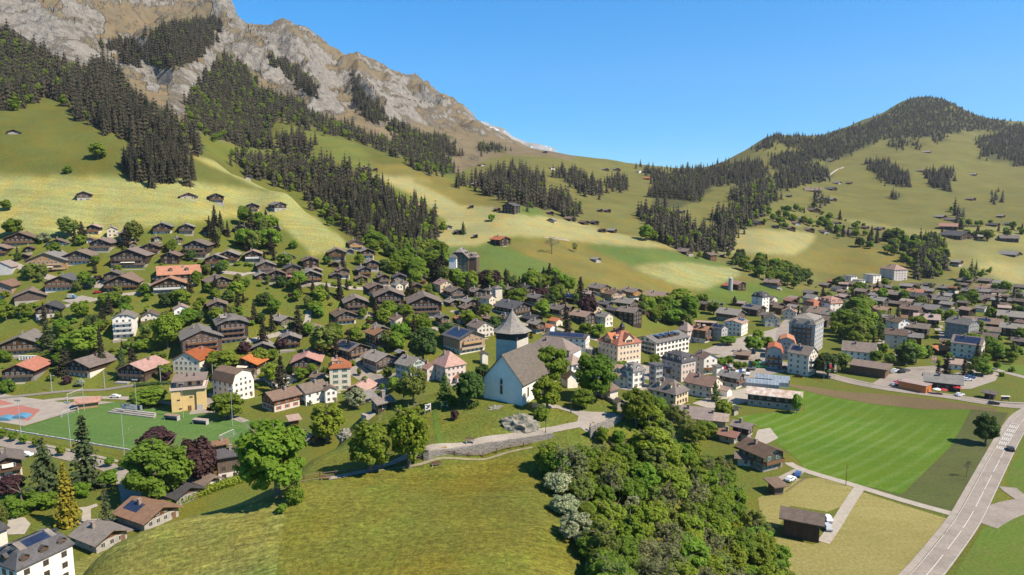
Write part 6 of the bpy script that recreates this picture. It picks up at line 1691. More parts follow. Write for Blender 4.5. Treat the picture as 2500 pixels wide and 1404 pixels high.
# person walking on the square
def person(px, yaw):
    me = bpy.data.meshes.new('person')
    J = [(0,0,.95),(0,-.02,1.15),(0,0,1.38),(0,.02,1.5),(0,.05,1.62),(0,.05,1.74), (.09,0,.9),(.10,.06,.48),(.10,-.02,.07),(.10,.13,.03), (-.09,0,.9),(-.10,.1,.5),(-.10,.0,.08),(-.10,.16,.03),
         (.19,-.01,1.40),(.24,-.06,1.13),(.21,.10,.93),(.20,.16,.86), (-.19,-.01,1.40),(-.25,.02,1.12),(-.2,.16,.95),(-.19,.22,.9)]
    E = [(0,1),(1,2),(2,3),(3,4),(4,5),(0,6),(6,7),(7,8),(8,9),(0,10),(10,11),(11,12),(12,13),(2,14),(14,15),(15,16),(16,17),(2,18),(18,19),(19,20),(20,21)]
    rad = [.15,.15,.17,.06,.10,.08,.095,.065,.045,.035,.095,.065,.045,.035,.075,.052,.036,.03,.075,.052,.036,.03]
    me.from_pydata(J, E, []); o = link('person', me); sk = o.modifiers.new('skin', 'SKIN'); 
    for i, r_ in enumerate(rad): me.skin_vertices[0].data[i].radius = (r_, r_ * .85)
    me.skin_vertices[0].data[0].use_root = True
    su = o.modifiers.new('sub', 'SUBSURF'); su.levels = 2; su.render_levels = 2
    dg = bpy.context.evaluated_depsgraph_get(); dg.update(); me2 = bpy.data.meshes.new_from_object(o.evaluated_get(dg)); o.modifiers.clear(); o.data = me2; me2.name = 'person'
    for k, c in (('skin', (.45,.28,.20)), ('jacket', (.03,.025,.028)), ('trousers', (.05,.05,.06)), ('sleeve', (.62,.60,.57))): me2.materials.append(surf(k, c, .1, 4, .8))
    for f in me2.polygons:
        c = f.center; f.use_smooth = True
        f.material_index = 0 if c.z > 1.52 or (c.z < 1.0 and abs(c.x) > .17) else (2 if c.z < .92 else (3 if c.x > .2 else 1))
    h = MB()
    ring_ = [[(.105 * math.cos(t) * k, .045 + .115 * math.sin(t) * k, z) for t in np.linspace(0, 2 * math.pi, 11)[:-1]] for k, z in ((1, 1.66), (1.02, 1.72), (.85, 1.80), (.4, 1.845))]
    for A, B in zip(ring_, ring_[1:]):
        for i in range(10): h.poly([A[i], A[(i+1) % 10], B[(i+1) % 10], B[i]])
    h.poly(ring_[-1]); hr = h.obj('hair', [surf('hair_dark', (.04,.03,.025), .1, 4, .8)], o)
    o.location = px; o.rotation_euler = (0, 0, yaw); lab(o, 'person in a dark jacket with pale sleeve walking across the church square', 'person')
p = PZ(1441.5, 1043, 38.6); person((p[0], p[1], H(p[0], p[1]) + .1), R(-70))
# ================================================================ TREES OF THE VILLAGE AND THE FOREGROUND
# kind, photo column, photo row of the foot, height and width in the photo
TREE_LIST = '''
near_bright 675 1212 212 165|big bright green maple at the left edge of the mown meadow
near_leaf 385 1222 178 150|large round green tree beside the bend of the lower road
beech 487 1188 142 84|dark purple copper beech right of the large round tree
beech 385 1105 72 85|purple beech whose top shows above the large round tree
conifer 212 1195 192 92|tall green conifer in the park below the football pitch
cedar 112 1212 152 100|broad loose conifer left of the tall park conifer
golden 165 1282 165 64|golden yellow cypress in the middle of the park
larch 262 1292 122 50|slender drooping tree beside the park path
near_bush 57 1252 75 95|round bright bush under the copper leaved bush at the left edge
brightbush 118 1240 48 56|low bright bush left of the golden cypress
brightbush 202 1212 44 44|small bright bush behind the golden cypress
broad 268 1188 48 48|round shrub beside the lower road in the park
beech 27 1212 62 62|dark purple tree at the left edge of the park
near_olive 0 1308 100 50|olive green tree cut by the left edge above the corner turret
near_leaf 905 1152 150 108|dense green tree on the hill left of the yellow green tree
near_yellow 1000 1142 185 108|tall yellow green tree beside the speckled picture panel
near_yellow 800 1082 115 95|loose green tree on the left shoulder of the church hill
near_bush 718 1228 66 54|bright green bush right below the big maple
near_bush 688 1250 24 30|low bush beside a stump under the big maple
near_leaf 645 1085 75 70|green tree just behind the big maple
near_leaf 1343 945 118 90|large dark green tree behind the church nave
near_leaf 1452 978 135 95|tall airy green tree beyond the church lawn
near_yellow 1335 1002 98 86|yellow green tree in front of the church side wall
near_bush 1320 1024 42 44|bush at the foot of the yellow green tree by the church
near_leaf 1424 998 57 54|small round tree alone on the church lawn
yew 1086 992 88 48|dark pointed yew on the left side of the church lawn
near_bush 1102 990 30 30|light shrub in front of the dark yew
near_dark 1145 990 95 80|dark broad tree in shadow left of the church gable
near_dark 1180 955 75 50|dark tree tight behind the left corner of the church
near_olive 1010 988 110 76|drooping birch in front of the stone house
near_olive 985 975 60 50|smaller olive tree beside the drooping birch
broad 962 955 37 34|small round tree on the lawn with the blue cabin
darkleaf 1032 885 98 76|dark pine crown on a bare stem beside the main street
purplebush 1110 1026 30 22|small reddish sapling on the grass bank left of the church
near_blossom 870 998 60 52|pale flowering tree beside the grey brown roofs
near_leaf 1470 1082 48 32|dark leafy shrub under the parapet wall
near_bright 1510 1088 44 34|small bright tree between the parapet wall and the lower wall
yellowish 1499 1022 46 12|slim sapling with orange leaves at the bend of the parapet
near_leaf 1552 1040 108 78|leafy tree right outside the parapet wall
near_leaf 1588 1062 86 66|leafy tree on the slope below the cream hipped house
near_olive 1612 1092 84 74|olive tree on the slope above the brown farm roofs
near_dark 2406 1086 88 60|single dark green tree on the strip beside the main road
bare 2360 1164 46 26|small bare tree on the strip beside the main road
yew 1745 980 52 30|dark columnar tree before the brown roofed white house
bush 1770 1002 32 30|light bush right of the dark columnar tree
broad 1945 1010 52 30|bush against the gable of the metal roofed barn
bush 1768 1014 40 46|rounded bush left of the small dark hut
bright 410 852 90 64|bright green maple between the white four storey house and the brown block
near_leaf 557 1022 76 78|round green tree at the corner of the pitch by the gambrel house
darkfir 688 962 96 54|dark fir left of the dark red shuttered chalet
broad 668 940 62 46|green tree behind the dark fir by the low white house
bush 22 958 38 36|ball shaped bush by the railway at the left edge
brightbush 10 882 32 28|yellow green round bush at the left edge above the railway
darkfir 160 912 68 54|spreading dark fir between the red roofed and the brown roofed chalets
darkfir 248 890 98 28|slender dark spruce above the brown roofed chalet
conifer 300 918 72 30|narrow olive conifer left of the orange roofed chalet
darkfir 325 908 72 40|grey conifer behind the orange roofed chalet
broad 215 868 76 80|broad green tree above the brown roofed chalet
broad 165 872 62 54|green tree left of the broad green tree above the railway houses
conifer 118 852 70 50|loose conifer beside the dark roofed garage house
darkfir 232 812 42 26|small dark fir on the green bank below the farm lane
purplebush 163 938 24 26|purple shrub in the garden beside the railway
blossom 196 944 24 24|white flowering shrub in the garden beside the railway
broad 366 990 48 84|long leafy thicket behind the concrete stand of the pitch
purplebush 328 980 26 22|small purple shrub beside the white car by the pitch
purplebush 405 928 32 30|purple shrub at the corner of the row of garages
darkfir 643 842 66 34|dark fir right of the four storey dark chalet
darkfir 728 822 78 42|tall dark fir by the fork of the white lane
birch 790 868 84 70|drooping pale tree left of the two slim firs
darkfir 822 872 62 22|left one of two slim firs in the hedge garden
darkfir 851 872 62 22|right one of two slim firs in the hedge garden
purplebush 597 862 32 32|purple bush below the four storey dark chalet
purplebush 687 852 34 32|purple bush left of the small dark chalet
broad 545 905 54 80|broad thicket right of the brown balcony block
broad 635 888 44 40|green shrub right of the brown balcony block thicket
birch 168 580 56 46|tall birch at the lower edge of the hay meadow
darkfir 201 588 46 34|dark fir right of the tall birch below the hay meadow
broad 32 578 48 44|bushy tree above the leftmost hillside chalets
birch 330 594 62 40|tall pale tree at the lower edge of the hay meadow
darkfir 308 602 48 34|dark fir left of the tall pale tree
broad 134 624 36 36|round tree between two hillside chalets
blossom 108 592 26 32|white flowering tree beside the leftmost hillside chalets
broad 15 514 27 26|single round tree in the hay meadow at the left edge
broad 240 388 40 40|bush group alone on the upper pasture
bush 165 424 24 22|small bush on the upper pasture above the mown edge
broad 790 532 22 16|round bush on the spur of the hay meadow
broad 806 553 26 18|second bush on the spur of the hay meadow
bush 716 607 24 24|bush below the hay meadow beside the wooded knoll
broad 912 620 34 40|bright round tree beside the chalets under the ravine wood
bare 1347 620 42 40|large leafless tree alone on the brown meadow
sparse 1403 616 26 16|thin tree on the brown meadow right of the leafless tree
broad 1577 588 42 34|large round tree at the head of the green valley
conifer 1131 572 30 18|single conifer beside the small hillside barns
broad 1200 540 18 18|shrub in the pale meadow
darkfir 1417 742 66 40|dark pointed fir at the foot of the flower meadow
beech 1434 775 56 46|dark purple beech among the central roofs
beech 1195 706 52 54|dark purple beech right of the grand hotel
beech 1320 738 40 42|purple beech among the trees below the meadow
darkfir 1340 700 46 30|fir among the trees below the brown meadow
darkfir 1080 670 62 36|tall fir left of the grand hotel
darkfir 1068 690 60 34|second tall fir left of the grand hotel
darkfir 1385 820 60 34|dark fir in front of the red roofs
broad 1462 825 38 40|round bush beside the grey roofed house by the school
broad 1430 818 34 34|small round tree left of the grey roofed house by the school
broad 1520 915 38 40|round green tree in front of the red roofed school
broad 1598 892 30 30|small green tree at the foot of the emblem hall
poplar 1680 790 72 60|tall broad tree above the emblem hall
darkfir 1793 745 22 24|two topped fir behind the grey roofed chalet
bright 1775 842 24 40|clipped green trees on the terrace wall
broad 1838 862 46 46|leafy tree right of the small brown kiosk
broad 1872 858 40 38|dark leafy tree at the street corner
broad 1850 832 30 30|leafy tree behind the kiosk
darkfir 2353 916 50 20|dark slim fir in front of the solar roofed house
broad 2398 918 36 36|round tree beside the petrol forecourt
broad 2212 875 42 46|dense round tree left of the orange barn
darkfir 2310 918 56 30|dark firs behind the restaurant roof
darkfir 2290 920 40 18|slim fir left behind the restaurant roof
darkleaf 2020 920 66 60|dark tree behind the banner poles
birch 2055 905 50 46|olive tree right of the banner poles
broad 1762 895 26 26|first small street tree beside the car park
broad 1779 893 28 26|second small street tree beside the car park
broad 1800 905 26 22|third small street tree beside the car park
broad 1818 902 20 18|fourth small street tree beside the car park
broad 1840 898 18 16|fifth small street tree beside the car park
broad 1852 896 22 20|sixth small street tree by the green bus
broad 2411 588 30 26|round tree beside the long dark farm
darkfir 2345 560 24 18|fir beside the red roofed farm
poplar 2090 780 60 50|tall green tree in the middle of the right village
beech 2125 800 56 34|dark purple beech in the right village
'''
def plant_list():
    for ln in TREE_LIST.strip().splitlines():
        a, label = ln.split('|'); k, u, v, h, w = a.split(); u, v, h, w = map(float, (u, v, h, w))
        o = tree_px(k, u, v, h, w)
        if o is None: print('no ground', ln); continue
        o['label'] = label; o['category'] = 'bush' if 'bush' in k or 'shrub' in label else 'tree'; TREES[-1]['done'] = True
plant_list()
# street trees under the pitch wall
for i, (u, v) in enumerate(((5,1070),(33,1076),(60,1083),(90,1091),(149,1112),(268,1138),(300,1146))):
    o = tree_px('broad', u, v + 2, 30, 22)
    if o: o['label'] = 'young street tree on the pavement below the football pitch wall'; o['category'] = 'tree'; o['group'] = 'young street trees below the pitch'; TREES[-1]['done'] = True
HB = np.array([(h['x'], h['y'], max(h['W'], h['L']) * .62) for h in HOUSES])
def clear(x, y, r):
    return np.all(np.hypot(HB[:, 0] - x, HB[:, 1] - y) > HB[:, 2] + r * .55)
ZONES = [
 ('the wooded knoll below the hay meadow', [(500,560),(540,542),(660,548),(692,592),(682,622),(600,625),(520,606)], 34, dict(darkfir=.45, broad=.35, birch=.2), (9,16)),
 ('the gardens of the left hillside', [(0,570),(480,605),(700,625),(700,860),(400,835),(0,850)], 165, dict(broad=.24, darkleaf=.1, bush=.30, bright=.06, darkfir=.12, birch=.1, purplebush=.04, brightbush=.04), (4.5,11)),
 ('the gardens above the railway', [(0,850),(700,850),(960,840),(950,950),(700,950),(560,950),(480,930),(0,930)], 70, dict(broad=.3, bush=.42, darkfir=.1, birch=.1, purplebush=.05, brightbush=.03), (3,8)),
 ('the gardens of the central slope', [(700,640),(960,650),(1450,705),(1460,820),(1200,830),(960,860),(700,860)], 165, dict(broad=.27, darkleaf=.1, bush=.3, darkfir=.16, birch=.11, purplebush=.04, bright=.06), (5,12)),
 ('the trees round the grand hotel', [(980,605),(1080,625),(1095,690),(1330,690),(1400,722),(1390,742),(1150,725),(960,700)], 60, dict(broad=.4, darkleaf=.2, darkfir=.22, birch=.18), (8,15)),
 ('the trees at the lower end of the ravine wood', [(900,590),(1000,615),(1080,625),(1090,660),(1000,680),(960,655),(910,630)], 40, dict(broad=.6, birch=.3, darkfir=.1), (8,15)),
 ('the grove above the emblem hall', [(1555,745),(1680,738),(1765,762),(1745,800),(1640,802),(1565,784)], 32, dict(broad=.7, birch=.2, poplar=.1), (8,15)),
 ('the gardens of the right village', [(1985,700),(2500,705),(2500,885),(2150,895),(2055,850),(1995,770)], 150, dict(broad=.3, darkleaf=.14, bright=.04, bush=.24, darkfir=.14, birch=.14, purplebush=.02), (5,13)),
 ('the tall trees in the middle of the right village', [(2045,760),(2120,745),(2128,845),(2050,848),(2035,810)], 24, dict(broad=.6, birch=.2, poplar=.2), (11,18)),
 ('the shrubs along the right edge', [(2290,850),(2500,860),(2500,900),(2420,935),(2340,900)], 34, dict(broad=.5, bush=.5), (3,7)),
 ('the belt of trees above the right village', [(2015,592),(2060,602),(2150,585),(2230,575),(2310,605),(2300,660),(2230,652),(2190,625),(2120,615),(2040,605)], 66, dict(broad=.4, darkleaf=.3, darkfir=.2, birch=.1), (9,16)),
 ('the tree belt beside the red barn farm', [(1775,625),(1880,645),(1960,672),(1995,702),(1940,712),(1860,682),(1790,655)], 50, dict(broad=.45, darkleaf=.3, birch=.2, darkfir=.05), (7,14)),
 ('the gardens of the hamlet on the right hill', [(1840,520),(1990,505),(2040,530),(2180,570),(2060,585),(1990,575),(1900,560),(1845,550)], 60, dict(broad=.6, darkfir=.25, bush=.15), (6,13)),
 ('the farms along the right edge of the hill', [(2290,560),(2420,545),(2500,560),(2500,580),(2400,590),(2300,575)], 22, dict(broad=.6, darkfir=.4), (6,12)),
 ('the flank of the church hill by the old street', [(1560,985),(1600,980),(1640,1010),(1720,1040),(1760,1090),(1700,1090),(1620,1060)], 16, dict(near_leaf=.5, near_olive=.5), (6,9)),
]
def plant_zones():
    r = np.random.default_rng(23)
    for nm, poly, n, mix, (h0, h1) in ZONES:
        q = poly_sample(poly, n * 3, r); P = hits(q[:, 0], q[:, 1]); got = 0
        ks, ps = list(mix), np.array(list(mix.values())); ps = ps / ps.sum()
        for p in P:
            if got >= n: break
            if np.isnan(p[0]): continue
            k = ks[int(r.choice(len(ks), p=ps))]; h = r.uniform(h0, h1)
            if 'bush' in k: h = r.uniform(1.6, 3.6)
            if k == 'darkfir': h *= 1.25
            if not clear(p[0], p[1], h * .3): continue
            add_tree(k, p[0], p[1], p[2] - .1, h, r.uniform(.85, 1.2), name='garden_tree' if k == 'broad' and 'gardens' in nm else None); TREES[-1]['zone'] = nm; got += 1
plant_zones()
# ---------------------------------------------------------------- the thicket on the right flank of the church hill
def thicket():
    r = np.random.default_rng(31)
    poly = [(1322,1150),(1385,1108),(1480,1128),(1570,1100),(1620,1090),(1740,1110),(1800,1190),(1835,1260),(1870,1330),(1930,1420),(1960,1500),(1900,1600),(1560,1640),(1470,1500),(1432,1380),(1375,1260)]
    q = poly_sample(poly, 900, r); P = hits(q[:, 0], q[:, 1] + 20); pts = []
    ks = ['near_leaf', 'near_olive', 'near_sparse', 'near_bright', 'near_dark', 'near_yellow', 'near_bush']; ps = [.37, .19, .09, .15, .02, .12, .06]
    for p in P:
        if np.isnan(p[0]) or p[1] < 60: continue
        if any(math.hypot(p[0] - a, p[1] - b) < 3.1 for a, b in pts): continue
        uu, v2 = proj(*p)
        if v2 > 1150 and uu < np.interp(v2, [1150, 1210, 1260, 1330, 1400], [1350, 1395, 1410, 1440, 1470]): continue
        pts.append((p[0], p[1]))
        k = ks[int(r.choice(7, p=ps))]; h = r.uniform(4.5, 9.5)
        if k == 'near_bush': h = r.uniform(2.5, 4)
        add_tree(k, p[0], p[1], p[2] - .3, h, r.uniform(.85, 1.15)); TREES[-1]['zone'] = 'the thicket on the right flank of the church hill'
        if len(pts) > 150: break
    for (u, v, h, w), t in (((1362,1205,66,74),'white flowering tree at the top of the row along the thicket edge'), ((1378,1258,62,74),'cream flowering tree in the middle of the row along the thicket edge'), ((1405,1322,84,88),'white flowering tree at the lower end of the row along the thicket edge'),
                         ((1545,1262,60,54),'white blossom tree inside the thicket'), ((1462,1412,62,66),'pale flowering tree at the lowest thicket edge')):
        o = tree_px('near_blossom', u, v, h, w)
        if o: o['label'] = t; o['category'] = 'tree'; TREES[-1]['done'] = True
    # front row of shrubs that closes the edge to the meadow
    for u, v in ((1325,1150),(1345,1165),(1430,1365),(1450,1410),(1480,1460)):
        o = tree_px('near_leaf', u + 16, v + 6, 92, 76); TREES[-1]['zone'] = 'the thicket on the right flank of the church hill'
thicket()
for t in TREES:
    if t.get('zone'):
        o = t['o']; nm = t['zone']; kn = {'broad':'green leafy','near_leaf':'green leafy','bright':'bright green','near_bright':'bright green','darkfir':'dark fir','birch':'olive green','darkleaf':'dark green leafy','near_olive':'olive green','near_sparse':'thin leaved','near_dark':'dark leafy','near_yellow':'yellow green','poplar':'tall narrow'}.get(t['kind'], '')
        k = {'purplebush':'purple bush','brightbush':'bright bush','bush':'green bush','near_bush':'green bush'}.get(t['kind'], (kn + ' tree').strip())
        o['label'] = k + ' in ' + nm; o['category'] = 'bush' if 'bush' in k else 'tree'; o['group'] = k.split(' ')[-1] + 's: ' + k + ' in ' + nm
print('trees', len(TREES))
# ================================================================ VEHICLES, STREET AND SPORTS FURNITURE
for k, c in (('white', (.72,.72,.70)), ('black', (.018,.018,.021)), ('silver', (.42,.43,.44)), ('red', (.42,.03,.03)), ('blue', (.05,.10,.25)), ('grey', (.12,.12,.125)), ('green', (.03,.32,.08)), ('teal', (.09,.22,.32)), ('orange', (.55,.16,.05))):
    M['car_' + k] = surf('car_paint_' + k, c, .04, 1, .3, 0, tuple(x * .9 for x in c), 0, None, .5)
M['flag_pink'] = surf('flag_pink', (.55,.28,.25), .1, 2, .8)
M['rubber'] = surf('rubber', (.02,.02,.02), .1, 3, .9)
def car_meshes():
    body = MB().extr([(-2.1,.35),(2.1,.35),(2.15,.75),(1.9,.98),(.95,1.02),(-1.95,1.06),(-2.15,.8)], -.86, .86)
    roof = MB().extr([(-1.75,1.05),(.9,1.02),(.2,1.46),(-1.35,1.48)], -.74, .74)
    cab = MB().extr([(-1.70,1.06),(.80,1.06),(.22,1.40),(-1.32,1.42)], -.775, .775)
    wh = MB(); 
    n = 12; A = [(.33 * math.cos(2 * math.pi * i / n), -.11, .33 * math.sin(2 * math.pi * i / n)) for i in range(n)]; B = [(x, .11, z) for x, y, z in A]
    for i in range(n): wh.poly([A[i], A[(i+1) % n], B[(i+1) % n], B[i]][::-1])
    wh.poly(A); wh.poly(B[::-1])
    return body, roof, cab, wh
_b, _r, _c, _w = car_meshes(); WHEEL = _w.mesh('wheel', ['rubber']); GLS = _c.mesh('windows', ['glass']); BODY, ROOF = {}, {}
def car(x, y, z, yaw, col, label, s=1.0, group=None, name='car', h=1.0):
    if col not in BODY: BODY[col] = _b.mesh('body', ['car_' + col]); ROOF[col] = _r.mesh('roof', ['car_' + col])
    o = empty(name, (x, y, z), yaw); o.scale = (s, s, s * h); lab(o, label, 'van' if 'van' in label else 'car', group)
    link('body', BODY[col], o); link('roof', ROOF[col], o); link('windows', GLS, o)
    for a in (-1.35, 1.35):
        for b in (-.78, .78): w = link('wheel', WHEEL, o); w.location = (a, b, .33)
def car_px(u, v, col, yaw, label, **k):
    p = hit(u, v); car(p[0], p[1], H(p[0], p[1]) + .12, R(yaw), col, label, **k)
car_px(2467, 1100, 'black', 66, 'dark car driving away alone on the main road', s=1.0)
car_px(2426, 988, 'black', -8, 'black estate car passing the information board')
for u, v, c, yw, t in ((1763,903,'white',70,'white car at the left end of the back row of the central car park'),(1768,902,'red',70,'red car in the back row of the central car park'),(1774,899,'black',70,'black car right of the red car in the central car park'),(1779,898,'grey',70,'grey car in the back row of the central car park'),(1784,898,'silver',70,'silver car at the right end of the back row of the central car park'),
   (1790,914,'black',62,'black car at the left end of the front row of the central car park'),(1800,911,'white',62,'white car second in the front row of the central car park'),(1808,910,'blue',62,'blue car in the front row of the central car park'),(1816,908,'white',62,'white car beside the blue car in the front row'),(1827,906,'black',62,'black car near the right end of the front row'),(1840,903,'grey',62,'grey car by the fifth street tree at the front row'),(1814,918,'silver',62,'silver car alone in front of the front row'),(1826,916,'white',62,'white car right of the lone silver car'),
   (2179,911,'silver',18,'silver car at the left of the shop car park cluster'),(2186,907,'white',18,'white car in the shop car park cluster'),(2193,903,'black',18,'black car at the back of the shop car park cluster'),(2200,911,'black',18,'black car at the front of the shop car park cluster'),(2212,907,'grey',18,'grey car at the right of the shop car park cluster'),
   (2183,942,'silver',20,'silver car nearest the orange annex in the short row'),(2190,938,'red',20,'dark red car in the short row before the orange annex'),(2198,936,'black',20,'black car in the short row before the orange annex'),(2206,933,'blue',20,'blue car at the back of the short row before the orange annex'),
   (2243,853,'white',10,'white car in the garden beside the orange barn'),(2362,930,'white',-5,'white car parked on the petrol forecourt'),(2369,924,'blue',-5,'blue car parked on the petrol forecourt'),(2343,967,'white',20,'white car leaving the restaurant yard'),
   (1950,921,'black',-20,'black car on the street below the beige flats'),(1919,901,'grey',-60,'grey car beside the beige flats'),(497,972,'red',60,'red car by the yellow terrace building'),(66,1114,'white',-12,'white car parked behind the chalet at the left edge'),(282,971,'white',0,'white car beside the purple shrub above the concrete stand'),
   (238,716,'red',20,'red car on the yard of the farm lane'),(1810,1093,'grey',30,'grey car on the gravel yard by the red roofed farm'),(1930,1174,'white',40,'white jeep beside the house with green shutters'),(1948,1162,'blue',60,'dark blue car behind the white jeep'),(2021,1271,'white',80,'white car parked at the gable of the front barn'),(2020,1292,'silver',80,'silver car parked nearer at the gable of the front barn'),(1140,848,'white',10,'white car on the street behind the salmon hipped house'),(1151,846,'black',10,'black car on the street behind the salmon hipped house')):
    car_px(u, v, c, yw, t, group='parked cars')
def box_truck(u, v, yaw, col, label, name='truck', L=5.2, h=2.6):
    p = hit(u, v); o = empty(name, (p[0], p[1], H(p[0], p[1]) + .1), R(yaw)); lab(o, label, 'truck')
    MB().box(-L/2, L/2 - 1.7, -1.0, 1.0, .55, h).obj('cargo_box', ['pl_x'], o)
    MB().extr([(L/2-1.65,.5),(L/2,.5),(L/2,1.2),(L/2-.4,1.3),(L/2-.8,2.1),(L/2-1.65,2.1)], -.95, .95).obj('cab', ['car_' + col], o)
    MB().extr([(L/2-1.5,1.3),(L/2-.5,1.32),(L/2-.85,2.0),(L/2-1.5,2.0)], -.97, .97).obj('windows', ['glass'], o)
    for a in (-L/2 + 1, L/2 - 1):
        for b in (-.85, .85): w = link('wheel', WHEEL, o); w.location = (a, b, .33); w.scale = (1.2, 1.2, 1.2)
box_truck(53, 771, -35, 'blue', 'small blue van truck on the grass drive by the dark roofed garage house')
box_truck(176, 729, 0, 'teal', 'blue truck on the farm yard beside the plank barn lane', L=4.6)
def bus():
    p = hit(1868, 898); o = empty('bus', (p[0], p[1], .15), R(-4)); lab(o, 'long bright green bus at the stop by the small street trees', 'bus'); L = 13.5
    MB().extr([(-L/2,.45),(L/2,.45),(L/2+.1,1.4),(L/2-.15,3.1),(-L/2,3.1)], -1.25, 1.25).obj('body', ['car_green'], o)
    MB().box(-L/2 + .4, L/2 - .5, -1.28, 1.28, 1.45, 2.5).obj('windows', ['glass'], o)
    MB().box(-L/4, L/4, -.8, .8, 3.11, 3.35).obj('roof_unit', ['car_white'], o)
    for a in (-L/2 + 2.4, L/2 - 2.4):
        for b in (-1.15, 1.15): w = link('wheel', WHEEL, o); w.location = (a, b, .45); w.scale = (1.4, 1.4, 1.4)
bus()
def mast(u, v, h, label):
    p = hit(u, v); o = empty('floodlight_mast', (p[0], p[1], p[2])); lab(o, label, 'mast', 'floodlight masts round the football pitch')
    MB().cyl(0, 0, -1, h, .12, .07, 8).obj('pole', ['galv'], o)
    MB().box(-1.1, 1.1, -.08, .08, h - .4, h - .25).obj('crossbar', ['galv'], o)
    for a in (-.8, 0, .8):
        l = MB().box(-.3, .3, -.2, .12, 0, .45).obj('lamp_head', ['steel'], o); l.location = (a, -.1, h - .2)
for u, v, h, t in ((53,1078,16,'leftmost floodlight mast on the near side of the football pitch'),(173,1092,17,'floodlight mast on the near side, left of the tall park conifer'),(304,1116,17,'floodlight mast on the near side beside the large round tree'),(206,1004,13,'floodlight mast behind the red roofed club house'),(335,1012,15,'floodlight mast on the far side behind the concrete stand'),(448,1022,15,'floodlight mast in front of the yellow terrace building'),(568,1040,15,'floodlight mast beside the round tree at the far right corner')):
    mast(u, v, h, t)
def pole(u, v, h, label, name='overhead_line_mast', g=None):
    p = hit(u, v); o = empty(name, (p[0], p[1], p[2])); lab(o, label, 'mast', g)
    MB().cyl(0, 0, -1, h, .16, .12, 8).obj('pole', ['galv'], o); MB().box(-.06, 1.9, -.06, .06, h - .9, h - .75).obj('bracket', ['galv'], o)
for u, v in ((127,957),(256,949),(393,940),(520,930),(650,925)): pole(u, v, 8.5, {127:'railway mast left of the red garden shrub',256:'railway mast below the brown roofed chalet',393:'railway mast beside the orange roofed chalet',520:'railway mast behind the gambrel house',650:'railway mast by the red roofed chalet with the balcony'}[u], g='railway masts')
for u, v, h in ((888,908,9),(919,912,8.5),(2065,1185,7),(2415,985,6)):
    p = hit(u, v); o = MB().cyl(0, 0, -1, h, .12, .08, 8).obj('utility_pole', ['rail']); o.location = tuple(p); lab(o, {888:'utility pole at the left of the street by the stone house',919:'wooden utility pole at the bend of the street',2065:'lone thin pole at the lower edge of the crop field',2415:'slim pole beside the bus shelter'}[u], 'pole')
def goal(ctr, ang, label, w=7.32, h=2.44):
    o = empty('football_goal', (ctr[0], ctr[1], .1), ang); lab(o, label, 'goal')
    r = .09
    q = [limb((-w/2,0,0), (-w/2,0,h), r, r, 6), limb((w/2,0,0), (w/2,0,h), r, r, 6), limb((-w/2,0,h), (w/2,0,h), r, r, 6)]
    link('frame', quads_mesh('frame', np.concatenate(q), M['paint']), o)
    q = [limb((-w/2,0,h), (-w/2,1.8,0), .04, .04, 4), limb((w/2,0,h), (w/2,1.8,0), .04, .04, 4), limb((-w/2,1.8,0), (w/2,1.8,0), .04, .04, 4)]
    for k in range(15): x = -w/2 + w * k / 14; q.append(limb((x,0,h), (x,1.8,0), .014, .014, 3))
    for k in range(6): t = k / 6; q.append(limb((-w/2, 1.8*t, h*(1-t)), (w/2, 1.8*t, h*(1-t)), .014, .014, 3))
    link('net', quads_mesh('net', np.concatenate(q), M['galv']), o)
aa = math.atan2(PB[1], PB[0])
goal(pit(-41, -1), aa, 'white football goal at the left end of the pitch'); goal(pit(41, -1), aa + math.pi, 'white football goal at the right end of the pitch')
goal(pit(-60, 16), aa + .2, 'tall ball catching frame behind the red court', 9, 3.6)
def stand():
    p0, p1 = np.array(hit(262, 1008)[:2]), np.array(hit(375, 1022)[:2]); d = p1 - p0; L = np.hypot(*d); o = empty('spectator_stand', (*(p0 + p1) / 2, .1), math.atan2(d[1], d[0])); lab(o, 'three concrete spectator steps on the far side of the football pitch', 'stand')
    for k in range(3): MB().box(-L/2 + k * .8, L/2 - k * .8, k * 1.0, k * 1.0 + .99, -.5, .45 * (k + 1)).obj('concrete_step', ['terrace_slab'], o)
    b = empty('sponsor_board', (*((p0 * .6 + p1 * .4) + np.array([-d[1], d[0]]) / L * 3.4), .1), math.atan2(d[1], d[0])); lab(b, 'long board of sponsor panels behind the concrete spectator steps', 'board')
    w = 11.0; MB().box(-w/2, w/2, -.05, .05, 1.3, 3.6).obj('board', ['pl_x'], b)
    for s in np.linspace(-w/2 + .3, w/2 - .3, 5): MB().box(s - .06, s + .06, .06, .16, -.4, 3.6).obj('post', ['galv'], b)
    r = np.random.default_rng(2)
    for k, (x0, x1, z0, z1, c) in enumerate(((-5.3,-4.5,2.5,3.3,'pl_w'),(-4.2,-3.2,2.6,3.4,'car_grey'),(-3.0,-1.2,1.5,2.3,'pl_w'),(-1.1,.9,1.6,3.4,'pl_w'),(1.1,2.7,1.5,3.3,'pl_w'),(2.9,4.3,1.5,3.4,'car_black'),(4.4,5.4,1.5,3.4,'pl_w'))):
        MB().box(x0, x1, -.08, -.05, z0, z1).obj('sponsor_panel', [c], b)
    e = MB()
    for k in range(9): x = -.7 + k * .17; e.poly([(x,-.085,2.3),(x+.12,-.085,2.3),(x+.16,-.085,2.55+.12*(k%3)),(x+.02,-.085,2.5)])
    e.obj('red_mark', ['car_red'], b)
stand()
